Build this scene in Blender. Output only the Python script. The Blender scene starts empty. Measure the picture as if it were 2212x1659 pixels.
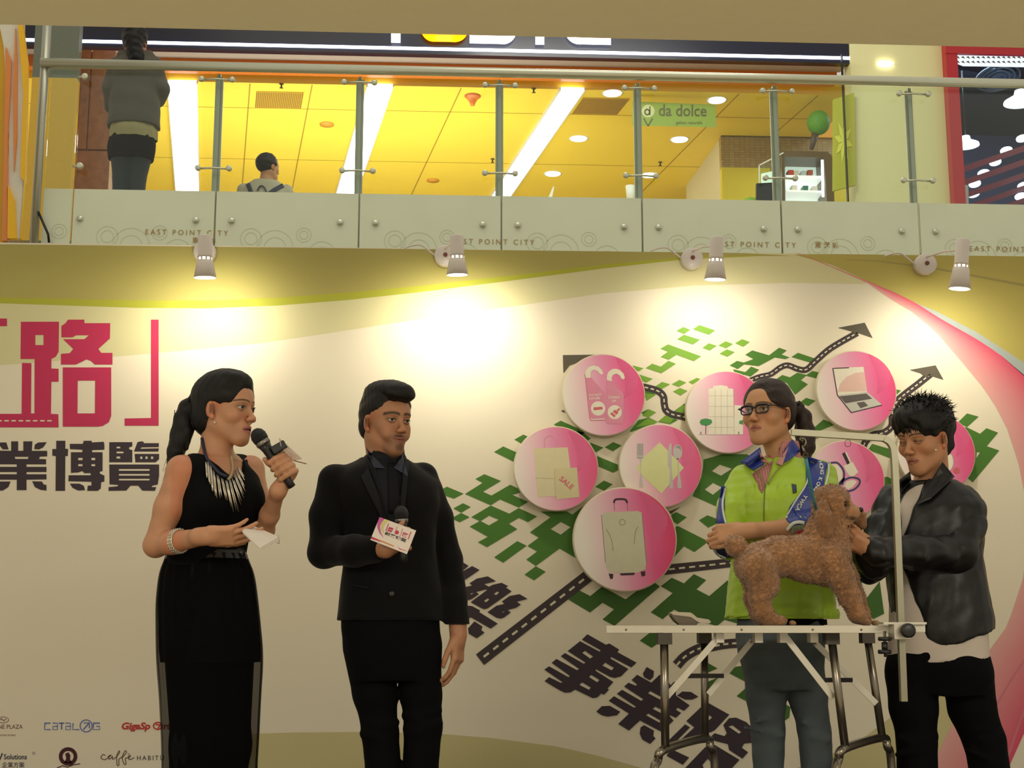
import bpy, math, random
import numpy as np
from mathutils import Vector, Matrix
from mathutils.geometry import tessellate_polygon
random.seed(7)
SC = bpy.context.scene
COL = SC.collection
R_ = math.radians
# ---------------------------------------------------------------- camera
FPX, CX, CY = 3000.0, 1106.0, 829.5
PITCH, YAW, EYE = R_(10.02), R_(3.1), 1.5
cam = bpy.data.cameras.new('camera'); cam.sensor_width = 36; cam.lens = 36 * FPX / 2212
cam.clip_start = .05; cam.clip_end = 200
camo = bpy.data.objects.new('camera', cam); COL.objects.link(camo)
camo.location = (0, 0, EYE); camo.rotation_euler = (math.pi / 2 + PITCH, 0, -YAW)
SC.camera = camo
CM = (Matrix.Rotation(-YAW, 3, 'Z') @ Matrix.Rotation(math.pi / 2 + PITCH, 3, 'X'))
# ---------------------------------------------------------------- world, light, exposure
SC.view_settings.view_transform = 'Standard'; SC.view_settings.look = 'None'
SC.view_settings.exposure = 0.0; SC.view_settings.gamma = 1.0
SC.cycles.use_denoising = True
SC.cycles.max_bounces = 8; SC.cycles.transparent_max_bounces = 24
SC.cycles.sample_clamp_indirect = 6
SC.cycles.caustics_reflective = False; SC.cycles.caustics_refractive = False
w = bpy.data.worlds.new('mall_ambience'); SC.world = w; w.use_nodes = True
w.node_tree.nodes['Background'].inputs[0].default_value = (1.0, .92, .75, 1)
w.node_tree.nodes['Background'].inputs[1].default_value = .60

def area(name, loc, target, size, power, col, sy=None):
    l = bpy.data.lights.new(name, 'AREA'); l.energy = power; l.color = col; l.size = size
    if sy: l.shape = 'RECTANGLE'; l.size_y = sy
    o = bpy.data.objects.new(name, l); COL.objects.link(o); o.location = loc
    o.rotation_euler = (Vector(target) - Vector(loc)).to_track_quat('-Z', 'Y').to_euler()
    return o
area('atrium_light', (0, 6.2, 9.5), (0, 5.4, 0), 6, 100, (1, .95, .80), 3)
area('hall_fill', (-2.2, .6, 2.98), (-2.0, 1.2, 0), 2.2, 120, (1, .94, .79), 1.2)  # added fill pair, lights the floor so its bounce brightens the lower ceiling
area('hall_fill', (2.2, .6, 2.98), (2.0, 1.2, 0), 2.2, 120, (1, .94, .79), 1.2)
area('shop_ceiling_fill', (-.5, 13.2, 4.3), (-.5, 15, 6.65), 5, 220, (1, .99, .92), 2)  # added unseen fill aimed up to brighten the yellow ceiling
area('neighbour_hall_fill', (5.6, 13.6, 7.35), (5.4, 14.2, 5.8), 1.6, 60, (.75, .86, 1), .8)  # added bluish fill that brightens the neighbouring hall
area('gallery_light', (1.5, 9.9, 7.4), (2.2, 12.2, 5.2), 2.5, 70, (1, .98, .86), .6)

# ---------------------------------------------------------------- geometry helpers
def ray(px, py):
    return CM @ Vector(((px - CX) / FPX, -(py - CY) / FPX, -1))
def P(px, py, y):                    # the point at world depth y seen at photo pixel px, py
    d = ray(px, py); t = y / d.y
    return Vector((d.x * t, y, EYE + d.z * t))
def PZ(px, py, z):                   # the point at height z seen at photo pixel px, py
    d = ray(px, py); t = (z - EYE) / d.z
    return Vector((d.x * t, d.y * t, z))
def MPP(y): return y / FPX           # metres per pixel, about

def lin(c):
    if isinstance(c, str): c = tuple(int(c[i:i + 2], 16) / 255 for i in (0, 2, 4))
    return tuple((x / 12.92 if x <= .04045 else ((x + .055) / 1.055) ** 2.4) for x in c[:3])
MATS = {}
def mat(name, col=None, rough=.6, metal=0, emit=None, es=1, var=.06, vscale=30, bump=0, bscale=200, alpha=1, attr=None,
        sheen=0, coat=0, spec=.5, trans=0):
    if name in MATS: return MATS[name]
    m = bpy.data.materials.new(name); m.use_nodes = True; MATS[name] = m
    nt = m.node_tree; N = nt.nodes; L = nt.links; b = N['Principled BSDF']
    b.inputs['Roughness'].default_value = rough; b.inputs['Metallic'].default_value = metal
    b.inputs['Specular IOR Level'].default_value = spec
    if sheen: b.inputs['Sheen Weight'].default_value = sheen
    if coat: b.inputs['Coat Weight'].default_value = coat
    if trans: b.inputs['Transmission Weight'].default_value = trans
    if alpha < 1: b.inputs['Alpha'].default_value = alpha
    tc = N.new('ShaderNodeTexCoord')
    no = N.new('ShaderNodeTexNoise'); no.inputs['Scale'].default_value = vscale; no.inputs['Detail'].default_value = 3
    L.new(tc.outputs['Object'], no.inputs['Vector'])
    hs = N.new('ShaderNodeHueSaturation')
    mr = N.new('ShaderNodeMapRange'); mr.inputs['To Min'].default_value = 1 - var; mr.inputs['To Max'].default_value = 1 + var
    L.new(no.outputs['Fac'], mr.inputs['Value']); L.new(mr.outputs[0], hs.inputs['Value'])
    if attr:
        a = N.new('ShaderNodeAttribute'); a.attribute_name = attr; L.new(a.outputs['Color'], hs.inputs['Color'])
    else:
        hs.inputs['Color'].default_value = (*lin(col), 1)
    L.new(hs.outputs[0], b.inputs['Base Color'])
    if emit is not None:
        b.inputs['Emission Color'].default_value = (*lin(emit), 1); b.inputs['Emission Strength'].default_value = es
    if bump:
        n2 = N.new('ShaderNodeTexNoise'); n2.inputs['Scale'].default_value = bscale; n2.inputs['Detail'].default_value = 4
        L.new(tc.outputs['Object'], n2.inputs['Vector'])
        bp = N.new('ShaderNodeBump'); bp.inputs['Strength'].default_value = bump; bp.inputs['Distance'].default_value = .004
        L.new(n2.outputs['Fac'], bp.inputs['Height']); L.new(bp.outputs[0], b.inputs['Normal'])
    return m
def glass_mat(name, tint=(.93, .98, .95), refl=.07, rough=.02):
    if name in MATS: return MATS[name]
    m = bpy.data.materials.new(name); m.use_nodes = True; MATS[name] = m
    nt = m.node_tree; N = nt.nodes; L = nt.links; N.clear()
    out = N.new('ShaderNodeOutputMaterial'); t = N.new('ShaderNodeBsdfTransparent'); g = N.new('ShaderNodeBsdfGlossy')
    t.inputs[0].default_value = (*tint, 1); g.inputs['Roughness'].default_value = rough
    mx = N.new('ShaderNodeMixShader'); lw = N.new('ShaderNodeLayerWeight'); lw.inputs[0].default_value = .35
    mr = N.new('ShaderNodeMapRange'); mr.inputs['To Min'].default_value = refl; mr.inputs['To Max'].default_value = .35
    L.new(lw.outputs['Facing'], mr.inputs['Value']); L.new(mr.outputs[0], mx.inputs[0])
    L.new(t.outputs[0], mx.inputs[1]); L.new(g.outputs[0], mx.inputs[2]); L.new(mx.outputs[0], out.inputs[0])
    return m

class MB:
    def __init__(s): s.v = []; s.f = []; s.c = []
    def add(s, v, f, col=None):
        n = len(s.v); s.v += [tuple(p) for p in v]; s.f += [tuple(i + n for i in q) for q in f]
        s.c += [col or (1, 1, 1)] * len(v); return s
    def box(s, lo, hi, M=None):
        (a, b, c), (d, e, f) = lo, hi
        v = [Vector(p) for p in ((a, b, c), (d, b, c), (d, e, c), (a, e, c), (a, b, f), (d, b, f), (d, e, f), (a, e, f))]
        if M is not None: v = [M @ p for p in v]
        return s.add(v, [(0, 3, 2, 1), (4, 5, 6, 7), (0, 1, 5, 4), (1, 2, 6, 5), (2, 3, 7, 6), (3, 0, 4, 7)])
    def bar(s, a, b, w, h, up=(0, 0, 1)):          # rectangular bar from a to b
        a, b = Vector(a), Vector(b); d = (b - a).normalized(); u = Vector(up)
        sd = d.cross(u).normalized(); u = sd.cross(d).normalized(); v = []
        for p in (a, b):
            for i, j in ((-1, -1), (1, -1), (1, 1), (-1, 1)): v.append(p + sd * w / 2 * i + u * h / 2 * j)
        return s.add(v, [(0, 3, 2, 1), (4, 5, 6, 7), (0, 1, 5, 4), (1, 2, 6, 5), (2, 3, 7, 6), (3, 0, 4, 7)])
    def tube(s, pts, r, n=12, cap=True, flat=None):
        pts = [Vector(p) for p in pts]; rs = r if isinstance(r, (list, tuple)) else [r] * len(pts)
        v = []; f = []; up = None
        for i, p in enumerate(pts):
            d = (pts[min(i + 1, len(pts) - 1)] - pts[max(i - 1, 0)]).normalized()
            if up is None:
                up = Vector((0, 0, 1)) if abs(d.z) < .9 else Vector((0, 1, 0))
            sd = d.cross(up).normalized(); up = sd.cross(d).normalized()
            for k in range(n):
                a = 2 * math.pi * k / n
                v.append(p + (sd * math.cos(a) + up * math.sin(a) * (flat or 1)) * rs[i])
        for i in range(len(pts) - 1):
            for k in range(n):
                f.append((i * n + k, i * n + (k + 1) % n, (i + 1) * n + (k + 1) % n, (i + 1) * n + k))
        if cap: f.append(tuple(range(n))[::-1]); f.append(tuple((len(pts) - 1) * n + k for k in range(n)))
        return s.add(v, f)
    def lathe(s, o, ax, prof, n=32, ref=None):     # prof: list of (radius, height along ax)
        o = Vector(o); ax = Vector(ax).normalized(); u = Vector(ref) if ref else (Vector((0, 0, 1)) if abs(ax.z) < .9 else Vector((1, 0, 0)))
        a1 = ax.cross(u).normalized(); a2 = a1.cross(ax).normalized(); v = []; f = []
        for r, h in prof:
            for k in range(n):
                a = 2 * math.pi * k / n; v.append(o + ax * h + (a1 * math.cos(a) + a2 * math.sin(a)) * r)
        for i in range(len(prof) - 1):
            for k in range(n): f.append((i * n + k, i * n + (k + 1) % n, (i + 1) * n + (k + 1) % n, (i + 1) * n + k))
        if prof[0][0] > 1e-5: f.append(tuple(range(n))[::-1])
        if prof[-1][0] > 1e-5: f.append(tuple((len(prof) - 1) * n + k for k in range(n)))
        return s.add(v, f)
    def poly(s, loops, fn, off=0):                 # flat polygon (first loop outer, others holes), fn maps 2-d to 3-d
        L2 = [[Vector((p[0], p[1], 0)) for p in l] for l in loops]
        flat = [p for l in L2 for p in l]
        return s.add([fn(p.x, p.y) for p in flat], [tuple(t) for t in tessellate_polygon(L2)])
    def extr(s, loop, fn0, fn1):                   # closed prism between two maps of the same 2-d loop
        t = [tuple(q) for q in tessellate_polygon([[Vector((p[0], p[1], 0)) for p in loop]])]
        n = len(loop); a = [fn0(*p) for p in loop]; b = [fn1(*p) for p in loop]
        return s.add(a + b, t + [tuple(i + n for i in q)[::-1] for q in t] + [(i, (i + 1) % n, n + (i + 1) % n, n + i) for i in range(n)])
    def build(s, name, m, parent=None, smooth=False, origin=None, bevel=0, attr=False):
        me = bpy.data.meshes.new(name); o0 = Vector(origin) if origin is not None else Vector((0, 0, 0))
        me.from_pydata([tuple(Vector(p) - o0) for p in s.v], [], s.f); me.update()
        if attr:
            ca = me.color_attributes.new('Col', 'FLOAT_COLOR', 'POINT')
            ca.data.foreach_set('color', np.array([(*c, 1) for c in s.c], dtype=np.float32).ravel())
        if smooth: me.polygons.foreach_set('use_smooth', [True] * len(me.polygons))
        me.materials.append(m)
        o = bpy.data.objects.new(name, me); COL.objects.link(o)
        if parent is not None:
            o.parent = parent; o.location = o0 - Vector(parent['o0']) if 'o0' in PO.get(parent.name, {}) else o0
            o.location = o0 - worldloc(parent)
        else: o.location = o0
        if bevel:
            b = o.modifiers.new('bevel', 'BEVEL'); b.width = bevel; b.segments = 2; b.limit_method = 'ANGLE'
        return o
PO = {}
def worldloc(o):
    v = Vector((0, 0, 0))
    while o is not None: v = v + o.location; o = o.parent
    return v
def thing(name, label, cat, loc, group=None):
    o = bpy.data.objects.new(name, None); COL.objects.link(o); o.empty_display_size = .1
    o.location = loc; o['label'] = label; o['category'] = cat
    if group: o['group'] = group
    return o
def tag(o, label, cat, group=None):
    o['label'] = label; o['category'] = cat
    if group: o['group'] = group
    return o
def struct(o): o['kind'] = 'structure'; return o
def text_mb(body, fn, size=1, bold=0, mb=None, align='LEFT', shear=0, space=1):
    """flat lettering; fn maps text units (1 = size) to 3-d"""
    c = bpy.data.curves.new('t', 'FONT'); c.body = body; c.size = size; c.offset = bold; c.align_x = align; c.shear = shear
    c.space_character = space; c.resolution_u = 3
    o = bpy.data.objects.new('t', c); COL.objects.link(o)
    dg = bpy.context.evaluated_depsgraph_get(); me = bpy.data.meshes.new_from_object(o.evaluated_get(dg))
    mb = mb or MB(); mb.add([fn(v.co.x, v.co.y) for v in me.vertices], [tuple(p.vertices) for p in me.polygons])
    bpy.data.objects.remove(o); bpy.data.curves.remove(c); bpy.data.meshes.remove(me)
    return mb
def px_text(body, x, y, h, plane, ang=0, **kw):   # lettering printed on a plane y = const, cap height h photo pixels
    s = h / .70; ca, sa = math.cos(R_(ang)), math.sin(R_(ang))
    wx = kw.pop('wx', 1)
    return text_mb(body, lambda u, v: P(x + (u * wx * ca + v * sa) * s, y - (v * ca - u * wx * sa) * s, plane), **kw)
# ================================================================ distance-field modelling of soft shapes
A3 = lambda p: np.array(p, dtype=np.float64)
def nrm(v): v = A3(v); return v / np.linalg.norm(v)
class Fld:
    def __init__(s, lo, hi, h, fine=()):
        s.ax = []
        for i in range(3):
            e = .05 if i < 2 else 0; x = lo[i] - e; a = [x]
            while x < hi[i] + e:
                hh = h
                for (fl, fh, fs) in fine:
                    if fl[i] <= x <= fh[i]: hh = min(hh, fs)
                x += hh; a.append(x)
            s.ax.append(np.array(a, dtype=np.float32))
        s.F = np.full([len(a) for a in s.ax], .5, dtype=np.float32)
    def _v(s, lo, hi, m):
        sl = tuple(slice(max(int(np.searchsorted(s.ax[i], lo[i] - m)) - 1, 0), int(np.searchsorted(s.ax[i], hi[i] + m)) + 1) for i in range(3))
        X = s.ax[0][sl[0]][:, None, None]; Y = s.ax[1][sl[1]][None, :, None]; Z = s.ax[2][sl[2]][None, None, :]
        return sl, X, Y, Z
    def add(s, pr, k=.01):
        sl, X, Y, Z = s._v(pr[0], pr[1], k + .012); v = s.F[sl]
        if v.size == 0: return s
        d = pr[2](X, Y, Z).astype(np.float32)
        h = np.maximum(k - np.abs(v - d), 0) / k; s.F[sl] = np.minimum(v, d) - h * h * k * .25; return s
    def sub(s, pr, k=.005):
        sl, X, Y, Z = s._v(pr[0], pr[1], k + .012); v = s.F[sl]
        if v.size == 0: return s
        d = -pr[2](X, Y, Z).astype(np.float32)
        h = np.maximum(k - np.abs(v - d), 0) / k; s.F[sl] = np.maximum(v, d) + h * h * k * .25; return s
    def warp(s, fn, lo=None, hi=None):                 # add a displacement to the field
        lo = lo if lo is not None else [a[0] for a in s.ax]; hi = hi if hi is not None else [a[-1] for a in s.ax]
        sl, X, Y, Z = s._v(lo, hi, 0); s.F[sl] += fn(X, Y, Z).astype(np.float32); return s
    def cut(s, fn):                                    # keep where fn < 0
        X, Y, Z = s.ax[0][:, None, None], s.ax[1][None, :, None], s.ax[2][None, None, :]
        s.F = np.maximum(s.F, fn(X, Y, Z).astype(np.float32)); return s
    def mesh(s, name, m, parent, col=None, post=None, origin=None):
        F = s.F; S = F < 0
        n = S[:-1, :-1, :-1].astype(np.int8)
        cnt = np.zeros(n.shape, np.int8)
        for i in (0, 1):
            for j in (0, 1):
                for k in (0, 1): cnt += S[i:S.shape[0] - 1 + i, j:S.shape[1] - 1 + j, k:S.shape[2] - 1 + k]
        I, J, K = np.nonzero((cnt > 0) & (cnt < 8))
        acc = np.zeros((len(I), 3)); c = np.zeros(len(I))
        ax = [a.astype(np.float64) for a in s.ax]
        cor = [(i, j, k) for i in (0, 1) for j in (0, 1) for k in (0, 1)]
        val = {q: F[I + q[0], J + q[1], K + q[2]].astype(np.float64) for q in cor}
        pos = {q: np.stack([ax[0][I + q[0]], ax[1][J + q[1]], ax[2][K + q[2]]], 1) for q in cor}
        for q in cor:
            for d in range(3):
                if q[d] == 0:
                    r = tuple(q[e] + (1 if e == d else 0) for e in range(3)); a, b = val[q], val[r]
                    mk = (a < 0) != (b < 0); t = np.where(mk, a / np.where(mk, a - b, 1), 0)
                    acc += np.where(mk[:, None], pos[q] + (pos[r] - pos[q]) * t[:, None], 0); c += mk
        V = acc / c[:, None]
        idx = np.full(cnt.shape, -1, np.int32); idx[I, J, K] = np.arange(len(I))
        Q = []
        for d in range(3):
            e, f = (d + 1) % 3, (d + 2) % 3
            sa = [slice(None)] * 3; sb = [slice(None)] * 3; sa[d] = slice(0, -1); sb[d] = slice(1, None)
            A_, B_ = S[tuple(sa)], S[tuple(sb)]; ch = A_ != B_
            g = list(np.nonzero(ch)); ok = (g[e] > 0) & (g[f] > 0) & (g[e] < S.shape[e] - 1) & (g[f] < S.shape[f] - 1)
            g = [q[ok] for q in g]; ins = A_[tuple(g)]
            def at(de, df):
                h = list(g); h[e] = g[e] - de; h[f] = g[f] - df; return idx[tuple(h)]
            q = np.stack([at(1, 1), at(0, 1), at(0, 0), at(1, 0)], 1); q[~ins] = q[~ins][:, ::-1]; Q.append(q)
        Q = np.concatenate(Q); Q = Q[(Q >= 0).all(1)]
        if post is not None: V = post(V, Q)
        C = col(V) if col is not None else None
        o0 = np.array(worldloc(parent)) if parent is not None else (A3(origin) if origin is not None else np.zeros(3))
        me = bpy.data.meshes.new(name); me.vertices.add(len(V)); me.vertices.foreach_set('co', (V - o0).astype(np.float32).ravel())
        me.loops.add(len(Q) * 4); me.loops.foreach_set('vertex_index', Q.astype(np.int32).ravel())
        me.polygons.add(len(Q)); me.polygons.foreach_set('loop_start', np.arange(0, len(Q) * 4, 4, dtype=np.int32))
        me.polygons.foreach_set('use_smooth', np.ones(len(Q), dtype=bool)); me.update(calc_edges=True)
        if C is not None:
            ca = me.color_attributes.new('Col', 'FLOAT_COLOR', 'POINT')
            ca.data.foreach_set('color', np.concatenate([C, np.ones((len(C), 1))], 1).astype(np.float32).ravel())
        me.materials.append(m); o = bpy.data.objects.new(name, me); COL.objects.link(o)
        if parent is not None: o.parent = parent
        else: o.location = tuple(o0)
        return o
def cap(a, b, ra, rb=None):
    a, b = A3(a), A3(b); rb = ra if rb is None else rb; R = max(ra, rb); ba = b - a; L2 = max(float(ba @ ba), 1e-12)
    def fn(X, Y, Z):
        x, y, z = X - a[0], Y - a[1], Z - a[2]
        t = np.clip((x * ba[0] + y * ba[1] + z * ba[2]) / L2, 0, 1)
        return np.sqrt((x - t * ba[0]) ** 2 + (y - t * ba[1]) ** 2 + (z - t * ba[2]) ** 2) - (ra + (rb - ra) * t)
    return (np.minimum(a, b) - R, np.maximum(a, b) + R, fn)
def ell(c, r, R=None):
    c = A3(c); r = A3(r if hasattr(r, '__len__') else (r, r, r)); M = np.eye(3) if R is None else np.asarray(R, dtype=np.float64)
    ext = np.sqrt(((M * r) ** 2).sum(1))
    def fn(X, Y, Z):
        x, y, z = X - c[0], Y - c[1], Z - c[2]
        u = [(x * M[0, i] + y * M[1, i] + z * M[2, i]) for i in range(3)]
        k0 = np.sqrt(sum((u[i] / r[i]) ** 2 for i in range(3))); k1 = np.sqrt(sum((u[i] / r[i] ** 2) ** 2 for i in range(3)))
        return k0 * (k0 - 1) / np.maximum(k1, 1e-6)
    return (c - ext, c + ext, fn)
def rbox(c, h, r, R=None):
    c = A3(c); h = A3(h); M = np.eye(3) if R is None else np.asarray(R, dtype=np.float64); ext = (np.abs(M) * h).sum(1)
    def fn(X, Y, Z):
        x, y, z = X - c[0], Y - c[1], Z - c[2]
        q = [np.abs(x * M[0, i] + y * M[1, i] + z * M[2, i]) - (h[i] - r) for i in range(3)]
        return np.sqrt(sum(np.maximum(t, 0) ** 2 for t in q)) + np.minimum(np.maximum(np.maximum(q[0], q[1]), q[2]), 0) - r
    return (c - ext, c + ext, fn)
def loft(st, yaw=0, p=2.3, off=0):
    """stations (z, cx, cy, rx, ry) with cx, cy in world, rx along the wearer's side axis, ry along the front axis"""
    st = sorted(st); a = np.array(st, dtype=np.float64); n = 60
    zz = np.linspace(a[0, 0], a[-1, 0], n); T = []
    for c in range(1, 5):
        m_ = np.gradient(a[:, c], a[:, 0]) if len(a) > 2 else np.full(len(a), (a[-1, c] - a[0, c]) / (a[-1, 0] - a[0, 0]))
        j = np.clip(np.searchsorted(a[:, 0], zz) - 1, 0, len(a) - 2); hh = a[j + 1, 0] - a[j, 0]; t = (zz - a[j, 0]) / hh
        T.append((2 * t ** 3 - 3 * t ** 2 + 1) * a[j, c] + (t ** 3 - 2 * t ** 2 + t) * hh * m_[j] + (-2 * t ** 3 + 3 * t ** 2) * a[j + 1, c] + (t ** 3 - t ** 2) * hh * m_[j + 1])
    R = max(T[2].max(), T[3].max()) + off
    lo = A3((T[0].min() - R, T[1].min() - R, zz[0])); hi = A3((T[0].max() + R, T[1].max() + R, zz[-1])); cy_, sy_ = math.cos(yaw), math.sin(yaw)
    def fn(X, Y, Z):
        z = np.clip(Z, zz[0], zz[-1]); cx, cy, rx, ry = [np.interp(z.ravel(), zz, t).reshape(z.shape) for t in T]; rx = rx + off; ry = ry + off
        x, y = X - cx, Y - cy; u = x * cy_ + y * sy_; v = -x * sy_ + y * cy_
        k = (np.abs(u / rx) ** p + np.abs(v / ry) ** p) ** (1 / p)
        # distance estimate that stays sane when rx and ry differ
        g = np.sqrt((u / rx ** 2) ** 2 + (v / ry ** 2) ** 2) / np.maximum(k, 1e-3)
        d = (k - 1) / np.maximum(g, 1 / np.maximum(rx, ry))
        return np.maximum(d, np.maximum(Z - zz[-1], zz[0] - Z))
    return (lo, hi, fn)
_rg = np.random.RandomState(5)
_W = [(_rg.normal(size=3), _rg.rand() * 6.28) for _ in range(40)]
def wav(X, Y, Z, f, n=6, o=0):                   # cheap smooth noise, about -1..1
    r = 0
    for i in range(n):
        w_, ph = _W[(i + o) % 40]; w_ = w_ / np.linalg.norm(w_)
        r = r + np.sin((X * w_[0] + Y * w_[1] + Z * w_[2]) * f * (1 + .35 * i) + ph)
    return r / n ** .5 / 1.2
def frame(f, up=(0, 0, 1)):                      # columns: side, front, up
    f = nrm(f); s = nrm(np.cross(f, A3(up))); u = np.cross(s, f); return np.stack([s, f, u], 1)
def chainc(F, pts, rs, k=.01):
    for i in range(len(pts) - 1): F.add(cap(pts[i], pts[i + 1], rs[i], rs[i + 1]), k)
# ---------------------------------------------------------------- hands
def hand(F, wrist, f, n, thumb_side, curls, thumb, s=1.0, spread=.0, k=.005):
    """wrist, finger direction f, palm normal n (fingers curl towards n), thumb_side +1/-1 across f x n"""
    w_, f = A3(wrist), nrm(f); n = A3(n); n = nrm(n - f * (n @ f)); t = np.cross(f, n) * thumb_side; R = np.stack([t, f, n], 1)
    F.add(rbox(w_ + f * .048 * s, A3((.036, .046, .0135)) * s, .0125 * s, R), .006)
    F.add(cap(w_ - f * .03, w_ + f * .02 * s, .024 * s, .024 * s), .02)
    F.add(cap(w_ + f * .02 * s + t * .022 * s + n * .006, w_ + f * .05 * s + t * .030 * s + n * .006, .015 * s, .012 * s), .008)
    L = ((.042, .025, .021), (.046, .029, .022), (.042, .027, .021), (.033, .021, .018)); ox = (.029, .010, -.010, -.028); oy = (.086, .091, .087, .078)
    for i in range(4):
        p = w_ + (f * oy[i] + t * ox[i]) * s; a = 0; side = nrm(f + t * spread * (1.2 - i * .8))
        for j in range(3):
            a += R_(curls[i][j]); d = side * math.cos(a) + n * math.sin(a); q = p + d * L[i][j] * s
            F.add(cap(p, q, (.0092, .0083, .0075)[j] * s * (.88 if i == 3 else 1), (.0083, .0075, .0062)[j] * s * (.88 if i == 3 else 1)), k if j == 0 else .002); p = q
    p = w_ + (f * .028 + t * .030 + n * .006) * s
    for j, (cf, ct, cn) in enumerate(thumb):
        d = nrm(f * cf + t * ct + n * cn); q = p + d * (.036, .030, .024)[j] * s; F.add(cap(p, q, (.0135, .0105, .0095)[j] * s, (.0105, .0095, .0072)[j] * s), .006 if j == 0 else .003); p = q
def grip(F, c, axis, e, rad, wrist, s=1.0, turn=1, thumb_up=.03, full=225):
    """a fist round a rod: c centre on the rod, axis towards the thumb, e from the rod to the palm"""
    c, m = A3(c), nrm(axis); e = A3(e); e = nrm(e - m * (e @ m)); g = np.cross(m, e) * turn; w_ = A3(wrist)
    R = np.stack([g, m, e], 1)
    F.add(rbox(c + e * (rad + .014) * 1 - g * .004, A3((.026, .040, .014)) * s, .012 * s, R), .008)
    F.add(cap(c + e * (rad + .018) - m * .02 - g * .01, w_, .022 * s, .025 * s), .02)
    for i in range(4):
        ci = c + m * (.031 - .0205 * i) * s; rr = rad + .0085 * s; p = ci + e * (rr + .010) + g * .020
        for j, a in enumerate((62, 118, 172, full - 8 * i)):
            q = ci + (e * math.cos(R_(a)) + g * math.sin(R_(a))) * (rr + (.008, .003, .0, 0)[j]); F.add(cap(p, q, (.0110, .0104, .0098, .0092)[j] * s * (.88 if i == 3 else 1), (.0104, .0098, .0092, .0078)[j] * s * (.88 if i == 3 else 1)), .003); p = q
    p = c + e * (rad + .010) - g * .022 + m * .005
    for j, q in enumerate((c - g * (rad + .013) + e * .004 + m * .022, c - g * (rad + .008) - e * .010 + m * (.022 + thumb_up * .6), c - g * (rad + .002) - e * (rad + .006) + m * (.022 + thumb_up))):
        F.add(cap(p, q, (.0135, .0110, .0095)[j] * s, (.0110, .0095, .0078)[j] * s), .005); p = q
# ---------------------------------------------------------------- heads
def head(F, c, R, s=1.0, male=False, mouth=0, jaw=1.0, smile=0, full=1.0, eyes=1.0):
    c = A3(c); H = lambda x, y, z: c + R @ (A3((x, y, z)) * s)
    E = lambda x, y, z, r, k, sub=False, rot=None: (F.sub if sub else F.add)(ell(H(x, y, z), A3(r) * s, R if rot is None else R @ rot), k * s)
    Cp = lambda a, b, ra, rb, k, sub=False: (F.sub if sub else F.add)(cap(H(*a), H(*b), ra * s, rb * s), k * s)
    E(0, -.012, .032, (.074, .094, .084), .01)                      # skull
    E(0, .022, .030, (.064, .066, .058), .03)                       # forehead
    E(0, .018, -.045, (.055 * full, .064, .062), .035)              # mid face
    Cp((-.043 * jaw, -.002, -.056), (-.015 * jaw, .062, -.100), .020, .014, .03)
    Cp((.043 * jaw, -.002, -.056), (.015 * jaw, .062, -.100), .020, .014, .03)
    E(0, .068, -.099, (.020, .017, .016), .025)                     # chin
    for x in (-1, 1):
        E(x * .041 * full, .054, -.026, (.022, .024, .022), .02)    # cheeks
        Cp((x * .010, .082, .021), (x * .040, .070, .020), .009, .008, .014)
        E(x * .031, .094, -.001, (.017, .013, .010), .012, True)    # sockets
        E(x * .031, .0745, -.0005, (.0125, .0125, .0125), .002)
        Cp((x * .018, .0845, .0035), (x * .031, .0890, .0065), .0022, .0026, .002); Cp((x * .031, .0890, .0065), (x * .045, .0790, .0025), .0026, .0020, .002)
        Cp((x * .019, .0840, -.0050), (x * .031, .0865, -.0080), .0016, .0020, .003); Cp((x * .031, .0865, -.0080), (x * .044, .0785, -.0050), .0020, .0016, .003)
        E(x * .0115, .0985, -.0375, (.0085, .0100, .0072), .005)    # nostril wings
        E(x * .0065, .1025, -.0440, (.0028, .0036, .0024), .002, True)
        E(x * .0760, -.008, -.010, (.0075, .019, .026), .006, rot=np.array(Matrix.Rotation(x * -.40, 3, 'Z'))); E(x * .0745, .001, -.034, (.006, .008, .010), .006)
        E(x * .0875, .001, -.009, (.0085, .0105, .0165), .004, True, rot=np.array(Matrix.Rotation(x * -.40, 3, 'Z')))
        if smile: E(x * .036, .066, -.050, (.015, .013, .015), .02)
    Cp((0, .080, .008), (0, .101, -.028), .0075, .0090, .010)       # nose bridge
    E(0, .1050, -.0335, (.0098, .0105, .0088), .006)
    E(0, .073, -.068, (.026, .020, .022), .02)                      # muzzle
    w_ = .023 + .006 * smile; up = .005 * smile
    Cp((-w_, .073, -.0665 + up), (-.006, .0925, -.0620), .0030, .0046, .004); Cp((w_, .073, -.0665 + up), (.006, .0925, -.0620), .0030, .0046, .004); Cp((-.006, .0925, -.0620), (.006, .0925, -.0620), .0046, .0046, .003)
    Cp((-w_ * .8, .075, -.0715 - mouth + up), (0, .0910, -.0735 - mouth), .0034, .0056, .005); Cp((w_ * .8, .075, -.0715 - mouth + up), (0, .0910, -.0735 - mouth), .0034, .0056, .005)
    Cp((-w_, .078, -.0680 + up - mouth / 2), (0, .0975, -.0672 - mouth / 2), .0012 + mouth * .3, .0013 + mouth * .5, .002, True); Cp((w_, .078, -.0680 + up - mouth / 2), (0, .0975, -.0672 - mouth / 2), .0012 + mouth * .3, .0013 + mouth * .5, .002, True)
    return H
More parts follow.
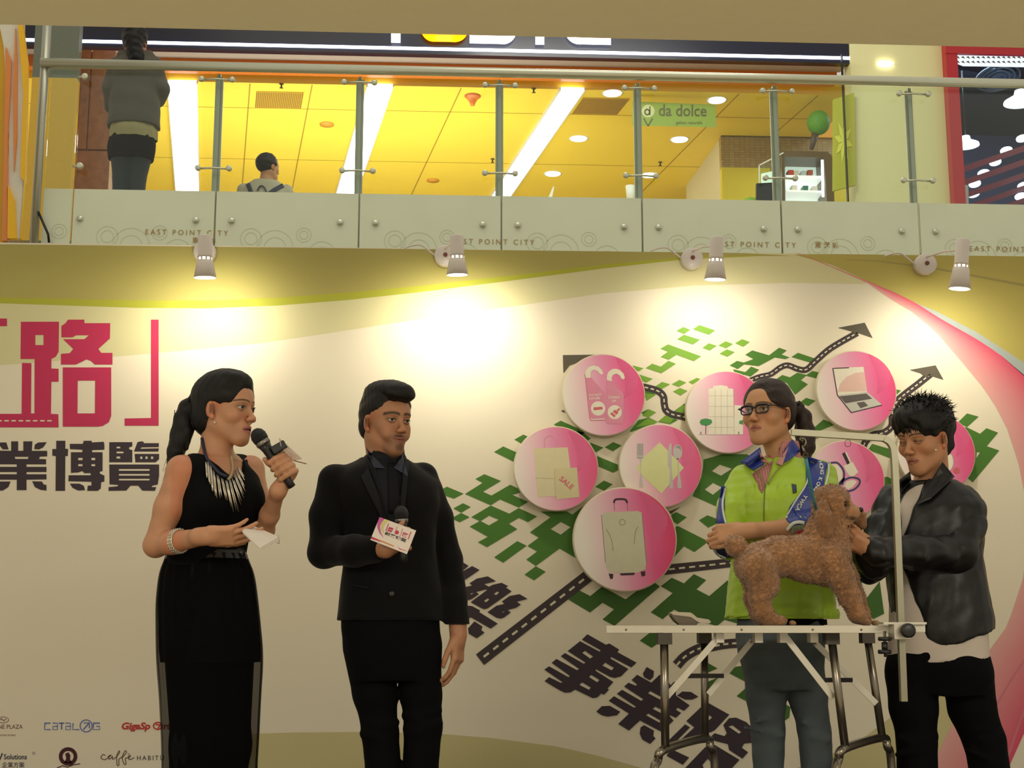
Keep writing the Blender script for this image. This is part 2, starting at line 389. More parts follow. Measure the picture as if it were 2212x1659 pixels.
def face_col(c, R, s, base, lip='a8564e', brow='1c1410', male=False, stub=0, gaze=(0, 0), mouth=0, lid=0, smile=0, broww=1.0, blush=.25, shut=0):
    c = A3(c); B, Lp, Bw = A3(lin(base)), A3(lin(lip)), A3(lin(brow)); rd = A3((B[0] * 1.12, B[1] * .72, B[2] * .68)); wh = A3(lin('c8bcae'))
    def fn(V):
        q = ((V - c) @ R) / s; x, y, z = q[:, 0], q[:, 1], q[:, 2]; C = np.tile(B, (len(V), 1)); fr = (y > .045) & (np.abs(z) < .13); ax_ = np.abs(x)
        def mix(C, T, m): m = np.clip(m, 0, 1)[:, None]; return C * (1 - m) + T * m
        C = C * (1 + .05 * wav(V[:, 0], V[:, 1], V[:, 2], 60, 4))[:, None]
        C = mix(C, rd, blush * fr * np.exp(-(((ax_ - .038) / .02) ** 2 + ((z + .03) / .02) ** 2)))
        C = mix(C, rd, .35 * fr * np.exp(-((x / .014) ** 2 + ((z + .035) / .012) ** 2)))
        C = mix(C, rd, .5 * (ax_ > .068) * (np.abs(y) < .04)); ei = ((y - .001) / .0085) ** 2 + ((z + .010) / .0165) ** 2; C = mix(C, C * .42, (ax_ > .072) * np.clip(1.5 - ei, 0, 1)); C = mix(C, C * 1.25, (ax_ > .072) * np.exp(-((ei - 1.9) / .5) ** 2) * .6)  # redder ears; shade of the ear hollow and lighter rim painted in
        if stub: C = mix(C, A3(lin('5c4638')), stub * fr * np.clip(1.4 - (x / .045) ** 4 - ((z + .09) / .045) ** 4, 0, 1)); C = mix(C, A3(lin('2c2019')), stub * 1.6 * fr * np.clip(1.5 - (x / .024) ** 4 - ((z + .0545) / .0045) ** 2, 0, 1)); C = mix(C, A3(lin('2c2019')), stub * 1.2 * fr * np.clip(1.3 - (x / .016) ** 4 - ((z + .093) / .012) ** 2, 0, 1))
        zb = .0225 + .004 * (1 - ((ax_ - .030) / .022) ** 2) - .003
        C = mix(C, Bw, fr * np.clip(1.35 - np.abs(z - zb) / (.0038 * broww), 0, 1) * np.clip((.026 - np.abs(ax_ - .032)) / .004, 0, 1) * .92)
        sx = np.where(x > 0, x - .031, x + .031); ez = z + .0005; al = (sx / .0135) ** 2 + (ez / (.0056 - lid)) ** 2
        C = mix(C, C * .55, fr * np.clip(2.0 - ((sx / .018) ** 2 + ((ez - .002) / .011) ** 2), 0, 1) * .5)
        if not shut:
            C = mix(C, wh, fr * np.clip((1.1 - al) * 4, 0, 1))
            ir = (sx - gaze[0]) ** 2 + (ez - gaze[1]) ** 2; C = mix(C, A3(lin('1a100c')), fr * (al < 1.1) * np.clip((.0052 ** 2 * 1.3 - ir) / .0052 ** 2 * 4, 0, 1))
        lash = np.abs(ez - (.0052 - lid) * np.sqrt(np.clip(1 - (sx / .015) ** 2, 0, 1)) * (1 if not shut else -.4))
        C = mix(C, A3(lin('140c0a')), fr * (np.abs(sx) < .0155) * np.clip(1.4 - lash / .0016, 0, 1))
        lm = (x / (.025 + .006 * smile)) ** 2 + ((z + .0675 + mouth / 2 - .006 * smile * (x / .025) ** 2) / (.0105 + mouth / 2)) ** 2
        C = mix(C, Lp, fr * (y > .066) * np.clip((1.15 - lm) * 3, 0, 1) * .85)
        C = mix(C, A3(lin('2a1210')), fr * (y > .06) * (np.abs(x) < .022) * np.clip(1.3 - np.abs(z + .0674 + mouth / 2 - .006 * smile * (x / .025) ** 2) / (.0014 + mouth / 2), 0, 1) * .8)
        return C
    return fn
from mathutils.bvhtree import BVHTree
def hitter(objs):
    trees = []
    for o in objs:
        me = o.data; n = len(me.vertices); co = np.empty(n * 3, np.float32); me.vertices.foreach_get('co', co); w_ = np.array(worldloc(o))
        V = (co.reshape(-1, 3) + w_).tolist(); trees.append(BVHTree.FromPolygons(V, [tuple(p.vertices) for p in me.polygons]))
    def hit(px, py, off=.003, dflt=None):
        d = ray(px, py).normalized(); best = None
        for t in trees:
            r = t.ray_cast(Vector((0, 0, EYE)), d)
            if r[0] is not None and (best is None or r[3] < best[1]): best = (r[0], r[3])
        if best is None: return P(px, py, dflt) if dflt else None
        return best[0] - d * off
    return hit
def skin_mat(): return mat('skin', attr='Col', rough=.5, var=.03, vscale=60, bump=.08, bscale=500, spec=.4)
def hair_mat(name='black_hair', c='0b0908', rough=.5):
    if name in MATS: return MATS[name]
    m = mat(name, c, rough, var=.3, vscale=40, spec=.3); nt = m.node_tree; N = nt.nodes; L = nt.links
    tc = N.new('ShaderNodeTexCoord'); mp = N.new('ShaderNodeMapping'); mp.inputs['Scale'].default_value = (1, 1, .12)
    no = N.new('ShaderNodeTexNoise'); no.inputs['Scale'].default_value = 420; bp = N.new('ShaderNodeBump'); bp.inputs['Strength'].default_value = .5; bp.inputs['Distance'].default_value = .003
    L.new(tc.outputs['Object'], mp.inputs[0]); L.new(mp.outputs[0], no.inputs['Vector']); L.new(no.outputs['Fac'], bp.inputs['Height']); L.new(bp.outputs[0], N['Principled BSDF'].inputs['Normal'])
    return m
def drape(name, st, m, parent, yaw=0, pleats=0, amp=0, n=96, rows=60, amp0=None, a0=0, a1=360, post=None):
    """open hanging cloth through stations (z, cx, cy, rx, ry)"""
    a = np.array(sorted(st), dtype=np.float64); zz = np.linspace(a[0, 0], a[-1, 0], rows); T = [np.interp(zz, a[:, 0], a[:, c]) for c in range(1, 5)]
    ker = np.ones(5) / 5
    T = [np.convolve(np.pad(t, 2, 'edge'), ker, 'valid') for t in T]
    mb = MB(); full = a1 - a0 >= 360; cols = n if full else n + 1
    for i in range(rows):
        f = 1 - i / (rows - 1); A_ = amp * f + (amp0 or 0) * (1 - f)
        for k in range(cols):
            t = R_(a0 + (a1 - a0) * k / n); w_ = 1 + A_ * (math.sin(pleats * t + .6 * math.sin(3 * t + i * .03)) + .35 * math.sin(pleats * 1.7 * t + 1 + i * .05))
            u, v = T[2][i] * math.cos(t) * w_, T[3][i] * math.sin(t) * w_
            mb.v.append((T[0][i] + u * math.cos(yaw) - v * math.sin(yaw), T[1][i] + u * math.sin(yaw) + v * math.cos(yaw), zz[i])); mb.c.append((1, 1, 1))
    for i in range(rows - 1):
        for k in range(n if full else n):
            k2 = (k + 1) % n if full else k + 1; mb.f.append((i * cols + k, i * cols + k2, (i + 1) * cols + k2, (i + 1) * cols + k))
    return mb.build(name, m, parent, True)
def leg(F, hip, knee, ankle, r0=.085, r1=.055, r2=.045, k=.03):
    hip, knee, ankle = A3(hip), A3(knee), A3(ankle); F.add(cap(hip, knee, r0, r1), k); F.add(cap(knee, ankle, r1, r2), k)
def shoe(name, m, par, ankle, f, zs, L=.26, w_=.045, h=.002):
    a = A3(ankle); f = nrm((f[0], f[1], 0)); Fd = Fld(a - .32, a + .32, .006); R = frame(f); z0 = zs + .03
    Fd.add(ell((a[0], a[1], z0 + .02), (w_ * .85, .06, .05), R), .03); Fd.add(ell(A3((a[0], a[1], z0)) + f * L * .35, (w_, L * .42, .036), R), .03); Fd.add(cap((a[0], a[1], z0), a, .045, .045), .03)
    Fd.cut(lambda X, Y, Z: zs + .001 - Z + 0 * X + 0 * Y); return Fd.mesh(name, m, par)
def patch(name, q, ht, m, parent, off=.004, n=10, mm=10, dflt=None, th=.0):
    """cloth piece lying on a surface: q = four photo-plane corners, projected on the garment"""
    mb = MB(); (a, b, c, d) = [A3((*p, 0)) for p in q]; G_ = []; last = None
    for i in range(n + 1):
        for j in range(mm + 1):
            u, v = i / n, j / mm; p = a * (1 - u) * (1 - v) + b * u * (1 - v) + c * u * v + d * (1 - u) * v
            h = ht(p[0], p[1], off, dflt); G_.append(h)
    ok = [g for g in G_ if g is not None]
    if not ok: return None
    dep = sorted(g.y for g in ok)[len(ok) // 2]
    k = 0
    for i in range(n + 1):
        for j in range(mm + 1):
            if G_[k] is None or abs(G_[k].y - dep) > .14:
                u, v = i / n, j / mm; p = a * (1 - u) * (1 - v) + b * u * (1 - v) + c * u * v + d * (1 - u) * v; G_[k] = P(p[0], p[1], dep)
            k += 1
    mb.add(G_, [(i * (mm + 1) + j, i * (mm + 1) + j + 1, (i + 1) * (mm + 1) + j + 1, (i + 1) * (mm + 1) + j) for i in range(n) for j in range(mm)])
    o = mb.build(name, m, parent, True)
    s_ = o.modifiers.new('thickness', 'SOLIDIFY'); s_.thickness = th or .002; s_.offset = 0
    return o
def ribbon(name, pts, w, ht, m, parent, off=.005, dflt=None, n=5):
    """narrow band along photo-plane points lying on a surface"""
    ps = smooth(pts, n); mb = MB(); k = len(ps); last = None
    for i, (x, y) in enumerate(ps):
        a, b = ps[max(i - 1, 0)], ps[min(i + 1, k - 1)]; l = math.hypot(b[0] - a[0], b[1] - a[1]) or 1; nx, ny = -(b[1] - a[1]) / l, (b[0] - a[0]) / l
        ww = w if not isinstance(w, (list, tuple)) else w[0] + (w[1] - w[0]) * i / (k - 1)
        for t in (-.5, -.17, .17, .5):
            h = ht(x + nx * ww * t, y + ny * ww * t, off, dflt)
            if h is None: h = P(x + nx * ww * t, y + ny * ww * t, last.y if last is not None else dflt or 4.5)
            last = h; mb.v.append(tuple(h)); mb.c.append((1, 1, 1))
    for i in range(k - 1):
        for j in range(3): mb.f.append((i * 4 + j, i * 4 + j + 1, i * 4 + 5 + j, i * 4 + 4 + j))
    o = mb.build(name, m, parent, True); s_ = o.modifiers.new('thickness', 'SOLIDIFY'); s_.thickness = .002; s_.offset = 0
    return o
def folds(F, segs, amp=.004, wd=.006, k=.01):     # raised creases on cloth
    for a, b in segs: F.add(cap(a, b, wd, wd * .5), k)
# ================================================================ the setting
YW = 6.2                                   # the stage backdrop
ZS = .62                                   # stage floor
YB = 8.8                                   # balustrade line upstairs
ZF = 4.0                                   # upper floor
m_floor = mat('hall_floor', 'c8b898', .35)
struct(MB().box((-7, -3, -.1), (8, 14, 0)).build('floor', m_floor))
struct(MB().box((-4, 3.3, 0.0), (4.5, YW + .02, ZS)).build('trim_1', mat('stage_carpet', '3a3430', .9)))
m_soff = mat('soffit_paint', 'e9e4c6', .7, var=.03)
# edge of the lower ceiling over the viewer
ze = P(1106, 78, 3.4).z
struct(MB().box((-6, -3, ze), (6, 3.4, ze + .5)).build('ceiling', m_soff))
# slab of the upper floor, behind the backdrop
struct(MB().box((-9, YB + .12, ZF - .35), (9, 22, ZF)).build('floor_upper', mat('slab', 'b5ab92', .6)))
struct(MB().box((-9, YW + .3, 0), (9, YW + .4, 3.0)).build('wall_back', mat('wall_low', 'b8ad90', .8)))
# ---- shop upstairs: its lines run towards the vanishing point at pixel 450
d = ray(450, 1360); DS = Vector((d.x / d.y, 1, 0))          # shop depth direction, per metre of y
ZC = 6.65                                                    # shop ceiling
YH = 12.22
def SP(px, py, z=ZC): return PZ(px, py, z)
m_yel = mat('yellow_ceiling_panel', 'f8d648', .45, var=.04, vscale=2)
x0, x1 = P(-200, 160, 12.3).x, P(1842, 160, 12.3).x
xo = P(1560, 160, 12.3).x
def para(mb, xa, xb, ya, yb, z, t):       # slab whose sides follow the shop direction
    v = [(xa + DS.x * (ya - 12.3), ya), (xb + DS.x * (ya - 12.3), ya), (xb + DS.x * (yb - 12.3), yb), (xa + DS.x * (yb - 12.3), yb)]
    return mb.add([(x, y, z) for x, y in v] + [(x, y, z + t) for x, y in v], [(0, 3, 2, 1), (4, 5, 6, 7), (0, 1, 5, 4), (1, 2, 6, 5), (2, 3, 7, 6), (3, 0, 4, 7)])
struct(para(MB(), x0, x1 + .3, 12.7, 19, ZC, .12).build('ceiling_shop', m_yel))
# joints between the ceiling panels
mj = MB()
for px in (-60, 200, 531, 652, 945, 1180, 1500, 1660):
    a = SP(px, 300); a.x -= DS.x * (a.y - 12.3) 
    para(mj, a.x - .006, a.x + .006, 12.72, 18.9, ZC - .002, .001)
for y in (13.35, 14.9, 16.6): mj.box((x0, y, ZC - .002), (x1, y + .01, ZC - .001))
struct(mj.build('trim_2', mat('panel_joint', 'a88418', .6)))
# far walls and the right part of the shop
struct(MB().box((-9, 18.9, ZF), (9, 19, 7)).build('wall_shop', mat('yellow_far_wall', 'e8b830', .5)))
m_pale = mat('pale_shop_wall', 'd8cfae', .6)
a, b = P(1482, 400, 15.6), P(1562, 400, 13.9)
struct(MB().add([(a.x, a.y, ZF), (b.x, b.y, ZF), (b.x, b.y, ZC), (a.x, a.y, ZC)], [(0, 1, 2, 3)]).build('wall_side', m_pale))
a, b = P(1560, 400, 13.9), P(1862, 400, 13.9)
def mosaic(name, c1, c2, sc):
    m = mat(name, c1, .4); nt = m.node_tree; N = nt.nodes; L = nt.links
    br = N.new('ShaderNodeTexBrick'); br.inputs['Color1'].default_value = (*lin(c1), 1); br.inputs['Color2'].default_value = (*lin(c2), 1)
    br.inputs['Mortar'].default_value = (*lin('8a7650'), 1); br.inputs['Scale'].default_value = sc; br.offset = 0
    tc = N.new('ShaderNodeTexCoord'); mp = N.new('ShaderNodeMapping'); mp.inputs['Rotation'].default_value = (math.pi / 2, 0, 0)
    L.new(tc.outputs['Object'], mp.inputs[0]); L.new(mp.outputs[0], br.inputs['Vector']); L.new(br.outputs[0], N['Principled BSDF'].inputs['Base Color'])
    return m
ztile, zyel = P(1600, 262, 13.9).z, P(1600, 362, 13.9).z
struct(MB().box((a.x, 13.9, zyel), (b.x, 14.0, ztile)).build('wall_tile', mosaic('brown_mosaic', 'b39a6c', 'a58a5c', 9)))
struct(MB().box((a.x, 13.9, ZF), (b.x, 14.0, zyel)).build('wall_counter', mat('yellow_wall', 'e6d23c', .5)))
struct(MB().box((a.x, 13.88, ztile), (b.x, 14.0, ZC)).build('wall_lintel', mat('orange_wall', 'e8a830', .5)))
# brown marble pier on the left
m_mar = mat('brown_marble', '9c6444', .3, var=.45, vscale=16)
xa, xb = P(164, 250, 11.0).x, P(242, 250, 11.0).x
zt = P(200, 108, 11.0).z
mb = MB(); xm = P(191, 250, 11.0).x; zj = P(191, 324, 11.0).z
mb.box((xa, 11, zj + .008), (xm - .006, 11.6, zt)).box((xm + .006, 11, zj + .008), (xb, 11.6, zt)).box((xa, 11, ZF), (xb, 11.6, zj - .008)).box((xa + .01, 11.02, ZF), (xb - .01, 11.6, zt - .01))
struct(mb.build('wall_pier', m_mar))
# added yellow panel at far left, painted reflection of the shop ceiling in glass
xa2, xb2 = P(92, 250, 10.6).x, P(164, 250, 10.6).x
struct(MB().box((xa2 - .1, 10.6, ZF), (xb2 - .01, 10.7, P(130, 168, 10.6).z)).build('reflection_left', mat('yellow_strip', 'dcb440', .5)))
struct(MB().box((xa2 - .1, 10.6, P(130, 168, 10.6).z), (xb2 - .01, 10.7, 7.4)).build('wall_left_upper', mat('grey_green_wall', '6f7668', .4)))
# cream wall and red framed opening on the right
m_cream = mat('cream_wall', 'ddd9a4', .5, var=.02)
xc0, xc1 = P(1842, 250, 12.2).x, P(2042, 250, 12.2).x
struct(MB().box((xc0, 12.2, ZF), (xc1, 12.4, 8)).build('wall_right', m_cream))
m_red = mat('red_frame', 'b32430', .35)
xr = xc1
struct(MB().box((xr, 12.1, ZF), (xr + .11, 12.2, 8)).box((xr - .002, 12.092, P(2100, 117, 12.1).z), (xr + 2.2, 12.13, 8.01)).build('door_1', m_red))
struct(MB().box((xr + .1, 16, ZF), (xr + 3, 16.1, 8)).build('wall_far', mat('night_blue', '243054', .5)))
mb = MB()
for i in range(12):                        # red slatted slope of the neighbouring escalator hall
    y = 12.9 + i * .26; z = 6.25 - i * .09
    mb.add([(xr + .1 - i * .0, y, z - .35), (xr + 2.6, y, z + .55), (xr + 2.6, y + .17, z + .52), (xr + .1, y + .17, z - .38)], [(0, 1, 2, 3)])
struct(mb.build('ceiling_red', mat('plum_slat', 'a03c68', .5)))
struct(MB().box((xr + .1, 12.2, 7.5), (xr + 3, 16.1, 7.6)).build('ceiling_dark', mat('dark_ceiling', '24303c', .6)))
struct(MB().box((P(1826, 300, 12.05).x, 12.05, ZF), (P(1828.5, 300, 12.05).x, 12.09, 6.8)).build('trim_4', mat('black_metal', '181818', .4)))
# ---- balustrade: one continuous railing
bal = thing('glass_balustrade', 'clear glass balustrade with steel posts and round handrail along the upper gallery', 'railing', P(1106, 470, YB))
m_steel = mat('brushed_steel', 'd2d4c0', .3, .75, var=.03)
m_glass = glass_mat('clear_glass', refl=.012)
zr = P(1106, 164, YB).z; RR = .032
zfr = P(1106, 424, YB).z                   # top of the frosted band
zlo = ZF - .42
xs_post = [P(x, 300, YB).x for x in (467, 781, 1082, 1384, 1683, 1972)]
pitchx = (xs_post[-1] - xs_post[0]) / 5
xs_post = [xs_post[0] - pitchx * .0 + pitchx * i for i in range(0, 7)]
xl = P(90, 300, YB).x
MB().tube([(xl - .02, YB - .05, zr), (7, YB - .05, zr)], RR, 20).build('handrail', m_steel, bal, True)
m_st2 = mat('post_steel', 'b4b6a8', .35, .7, var=.03)
for i, x in enumerate([xl] + xs_post):
    if i == 0:
        MB().tube([(x, YB - .03, zlo), (x, YB - .03, zr + .75)], .028, 16).build('post', m_st2, bal, True)
        continue
    MB().box((x - .010, YB + .02, zlo), (x + .010, YB + .09, zr - RR * .6)).box((x - .026, YB + .045, zlo), (x + .026, YB + .06, zr - RR)).build('post', m_st2, bal)
    for pz in (192, 381):
        z = P(1106, pz, YB).z
        f = MB().tube([(x - .10, YB - .05, z), (x, YB - .055, z + .004), (x + .10, YB - .05, z)], .007, 8)
        for sx in (-1, 1): f.lathe((x + sx * .10, YB - .062, z), (0, 1, 0), [(.012, -.012), (.019, -.008), (.019, .01), (.010, .03)], 16)
        f.build('glass_fitting', m_steel, bal, True)
for z in (P(1106, 192, YB).z, P(1106, 381, YB).z):
    MB().tube([(P(165, 300, YB).x, YB - .05, z), (P(180, 300, YB).x, YB - .05, z)], .008, 8).lathe((P(181, 300, YB).x, YB - .062, z), (0, 1, 0), [(.014, -.012), (.022, -.008), (.022, .01)], 16).build('glass_fitting', m_steel, bal, True)
m_frost = mat('frosted_band', 'e2ead0', .35, var=.05, vscale=4, trans=0)
edges = [xl + .03, P(165, 300, YB).x] + [x + .012 for x in xs_post]
m_edge = mat('glass_edge', 'a9c3ae', .2)
for i in range(len(edges) - 1):
    a, b = edges[i] + .006, edges[i + 1] - .006
    MB().box((a, YB, zfr), (b, YB + .012, zr - .02)).build('glass_panel', m_glass, bal)
    fb = MB().box((a, YB - .002, zlo), (b, YB + .014, zfr)).build('frosted_panel', m_frost, bal)
    mb = MB()
    for cx, cz, r in ((.25, .30, .07), (.42, .24, .12), (.62, .33, .05), (.75, .2, .09), (.12, .15, .06)):
        c = Vector((a + (b - a) * cx, YB - .0035, zlo + .12 + cz))
        if c.x + r > b or c.x - r < a: continue
        for rr in (r, r * .6):
            L = [[(rr * math.cos(t / 24 * 6.283), rr * math.sin(t / 24 * 6.283)) for t in range(24)], [((rr - .004) * math.cos(t / 24 * 6.283), (rr - .004) * math.sin(t / 24 * 6.283)) for t in range(24)]]
            mb.poly(L, lambda u, v, c=c: (c.x + u, c.y, c.z + v))
    if mb.v: mb.build('etched_rings', mat('etched_ring', 'd4dcbc', .4), fb)
for x in xs_post[:-1]:
    for sx in (-.11, .12):
        MB().lathe((x + sx, YB - .014, P(1106, 487, YB).z), (0, 1, 0), [(.016, -.006), (.02, 0), (.02, .02)], 14).build('panel_bolt', m_steel, bal, True)
MB().lathe((P(173, 473, YB).x, YB - .012, P(173, 473, YB).z), (0, 1, 0), [(.016, -.006), (.02, 0), (.02, .02)], 14).build('panel_bolt', m_steel, bal, True)
m_bt = mat('copper_lettering', 'a8884e', .5)
for i, x in enumerate((313, 975, 1540, 2093)):
    y = (506, 526, 532, 542)[i]
    px_text('EAST POINT CITY', x, y, 11, YB - .006, ang=.9, space=1.5).build('balustrade_lettering', m_bt, bal)
for i, x in enumerate((415, 1760)):
    y = (524, 534)[i]
    px_text('東港城', x, y, 10, YB - .006, ang=.9, space=1.6, bold=.01).build('balustrade_lettering', m_bt, bal)
# ---- left orange/yellow column panels
cl = thing('decorated_column', 'column at the far left with yellow, orange and white curved panels', 'column', (P(20, 400, 8.6).x, 8.6, ZF))
def strip(name, m, pts, y, th=.03, parent=cl):
    MB().extr(pts, lambda u, v: P(u, v, y), lambda u, v: P(u, v, y) + Vector((0, th, 0))).build(name, m, parent)
strip('panel', mat('deep_yellow', 'd6a818', .35), [(-80, -40), (14, -40), (14, 250), (14, 530), (-80, 530)], 8.62)
strip('panel', mat('white_gloss', 'dcd8c8', .25), [(-20, -40), (52, -40), (50, 380), (40, 515), (10, 515), (20, 300), (8, 100)], 8.60)
strip('panel', mat('orange_gloss', 'e08a48', .3), [(12, 100), (24, 130), (22, 190), (16, 300), (16, 520), (4, 520), (10, 220)], 8.58)
strip('panel', mat('orange_gloss', 'e08a48', .3), [(33, 60), (37, 130), (36, 300), (30, 370), (28, 200)], 8.585)
strip('panel', mat('bright_yellow', 'f2bc14', .3), [(48, 40), (60, 140), (55, 395), (44, 380), (50, 200), (38, 40)], 8.58)
strip('panel', mat('bright_yellow', 'f2bc14', .3), [(17, 400), (30, 430), (35, 515), (16, 515)], 8.57)
MB().tube([P(83, 458, YB - .05), P(104, 506, YB - .05), P(106, 524, YB - .03)], .008, 8).build('stay', mat('black_metal', '181818', .4), bal, True)
# ================================================================ shop front upstairs
m_navy = mat('navy_fascia', '12142a', .25, var=.02)
hd = thing('shop_sign', 'dark navy shop fascia with lit letters and a white light line', 'sign', P(1000, 100, YH))
zb = P(1106, 121, YH).z
xh0, xh1 = P(164, 130, YH).x, P(1840, 130, YH).x
MB().box((xh0 - 1.2, YH, zb), (xh1, YH + .08, zb + .9)).build('fascia', m_navy, hd)
para(MB(), xh0 - 1.2 , xh1 - .02, YH + .08, YH + .24, zb + .01, .7).build('soffit', mat('grey_soffit', 'a89e90', .45), hd)
zl = P(1106, 110, YH).z
MB().box((xh0 - 1.2, YH - .012, zl - .013), (xh1 - .01, YH, zl + .013)).build('light_line', mat('white_light_line', 'ffffff', emit='dfe8ff', es=5), hd)
m_wl = mat('lit_letter', 'ffffff', emit='f4f6ff', es=2.2); m_ol = mat('lit_letter_orange', 'ffb020', emit='ffa010', es=1.6)
def stroke(mb, pts, wd, y0, y1, fn):       # ribbon of constant width through 2-d points
    for i in range(len(pts) - 1):
        (a, b), (c, e) = pts[i], pts[i + 1]; L = math.hypot(c - a, e - b) or 1; ux, uy = (c - a) / L, (e - b) / L
        nx, ny = -uy * wd / 2, ux * wd / 2; ex, ey = ux * wd * .2, uy * wd * .2
        q = [(a + nx - ex, b + ny - ey), (a - nx - ex, b - ny - ey), (c - nx + ex, e - ny + ey), (c + nx + ex, e + ny + ey)]
        mb.extr(q, lambda u, v: fn(u, v, y0), lambda u, v: fn(u, v, y1))
def letter(pts_list, m, wd=17):
    mb = MB()
    for pts in pts_list: stroke(mb, pts, wd, YH - .05, YH - .002, lambda u, v, y: P(u, v + (u - 1080) * .021, y))
    return mb.build('letter', m, hd)
def arc(cx, cy, rx, ry, a0, a1, n=10): return [(cx + rx * math.cos(R_(a0 + (a1 - a0) * i / n)), cy + ry * math.sin(R_(a0 + (a1 - a0) * i / n))) for i in range(n + 1)]
letter([[(855, -20), (855, 93)], [(815, -20), (895, -20)]], m_wl, 20)
letter([[(925, -20), (985, -20)], arc(985, 0, 16, 20, -90, 0), [(1001, 0), (1001, 70)], arc(981, 67, 20, 17, 0, 90), [(981, 84), (937, 84)], arc(937, 67, 18, 17, 90, 180), [(919, 67), (919, 40), (1001, 35)]], m_ol, 18)
letter([[(1100, -20), (1045, -20)], arc(1045, 5, 22, 25, -90, -180), arc(1045, 12, 22, 22, 180, 90), [(1045, 34), (1080, 34)], arc(1082, 60, 24, 25, -90, 0), arc(1086, 65, 20, 21, 0, 90), [(1086, 86), (1018, 86)]], m_wl, 18)
letter([[(1166, -20), (1166, 91)], [(1126, -20), (1206, -20)]], m_wl, 19)
letter([[(1312, -20), (1250, -20)], arc(1250, 10, 22, 30, -90, -180), [(1228, 10), (1228, 50)], arc(1252, 58, 24, 25, 180, 90), [(1252, 83), (1316, 83)], [(1228, 35), (1300, 35)]], m_wl, 18)
struct(para(MB(), xh0 - 1.2, xh1 - .05, YH + .24, YH + .34, zb - .10, .7).build('trim_3', mat('orange_trim', 'd4701c', .4)))
# strip lights in the ceiling
m_strip = mat('strip_light_diffuser', 'ffffff', emit='ffffff', es=6)
m_wf = mat('white_frame', 'e8e4d8', .4)
for i, (xa, xb) in enumerate(((363, 424), (795, 848), (1212, 1262))):
    a = SP(xa, 172 + i * 8); b = SP(xb, 172 + i * 8); y0 = a.y
    ax, bx = a.x - DS.x * (y0 - 12.3), b.x - DS.x * (y0 - 12.3)
    t = thing('strip_light', ('long white strip light nearest the standing woman, left in the yellow ceiling',
        'long white strip light in the middle of the yellow ceiling', 'long slanting white strip light beside the row of round downlights')[i], 'light', (a.x, y0, ZC), 'strip lights in the shop ceiling')
    para(MB(), ax, bx, y0, y0 + 5.2, ZC - .03, .028).build('diffuser', m_strip, t)
    para(MB(), ax - .012, ax, y0, y0 + 5.2, ZC - .035, .033).build('frame', m_wf, t)
    para(MB(), bx, bx + .012, y0, y0 + 5.2, ZC - .035, .033).build('frame', m_wf, t)
m_dl = mat('downlight_glow', 'ffffff', emit='fff4dc', es=9)
for px, py, lab in ((1323, 201, 'round downlight nearest the front edge, beside the right air grille'), (1548, 216, 'round downlight above the right end of the green shop sign'),
        (1250, 299, 'round downlight to the right of the slanting strip light, middle of three'), (1468, 301, 'round downlight below the green shop sign'),
        (1194, 375, 'round downlight close to the lower end of the slanting strip light'), (1403, 378, 'round downlight beside the fourth post above the counter')):
    c = SP(px, py); t = thing('downlight', lab, 'light', c, 'round downlights in the shop ceiling')
    MB().lathe(c - Vector((0, 0, .002)), (0, 0, -1), [(.085, -.0), (.085, .006), (.0, .007)], 24).build('lamp_face', m_dl, t, True)
    MB().lathe(c, (0, 0, -1), [(.088, 0), (.105, .004), (.105, .0)], 24).build('ring', m_wf, t, True)
m_gr = mat('grille_brown', '7a5a20', .6)
for (px, py, w_, sk, lab) in ((603, 216, .52, 0, 'rectangular air grille in the yellow ceiling between the left posts'), (1297, 229, .42, 0, 'slanted air grille in the yellow ceiling beside the slanting strip light')):
    c = SP(px, py); t = thing('air_grille', lab, 'vent', c, 'air grilles in the shop ceiling')
    ax = c.x - DS.x * (c.y - 12.3); hw = .23
    para(MB(), ax - hw, ax + hw, c.y - .22, c.y + .22, ZC - .006, .005).build('backing', mat('grille_gold', 'c89b28', .5), t)
    sl = MB(); n = 26
    for k in range(n): para(sl, ax - hw + 2 * hw * k / n + .004, ax - hw + 2 * hw * (k + .55) / n, c.y - .2, c.y + .2, ZC - .010, .004)
    sl.build('slats', m_gr, t)
c = SP(1021, 207)
t = thing('ceiling_speaker', 'small orange cone shaped fitting hanging from the yellow ceiling', 'ceiling fitting', c)
MB().lathe(c, (0, 0, -1), [(.075, 0), (.075, .015), (.06, .02), (.03, .07), (.02, .10), (0, .105)], 24).build('cone', mat('orange_plastic', 'e07830', .4), t, True)
MB().lathe(c, (0, 0, -1), [(.08, 0), (.08, .008), (.0, .009)], 24).build('base', mat('orange_plastic2', 'c86820', .4), t, True)
for px, py, lab in ((608, 181, 'tiny sprinkler head above the left air grille'), (1153, 191, 'tiny sprinkler head left of the slanting strip light near the front edge'), (1064, 343, 'tiny sprinkler head just left of the third glass post'), (1426, 350, 'tiny sprinkler head just right of the fourth glass post')):
    c = SP(px, py); tag(MB().lathe(c, (0, 0, -1), [(.022, 0), (.022, .005), (.008, .01), (.008, .04), (.02, .042), (.0, .044)], 12).build('sprinkler_head', mat('dark_brass', '4a3a18', .4, .5), None, True, origin=c), lab, 'sprinkler', 'sprinklers in the shop ceiling')
for px, py, lab in ((706, 268, 'flat round cover left of the middle strip light'), (935, 389, 'flat round cover between the second and third glass posts, low')):
    c = SP(px, py); tag(MB().lathe(c, (0, 0, -1), [(.075, 0), (.075, .012), (.0, .014)], 20).build('ceiling_cover', mat('amber_cover', 'd8962c', .4), None, True, origin=c), lab, 'ceiling cover', 'round covers in the shop ceiling')
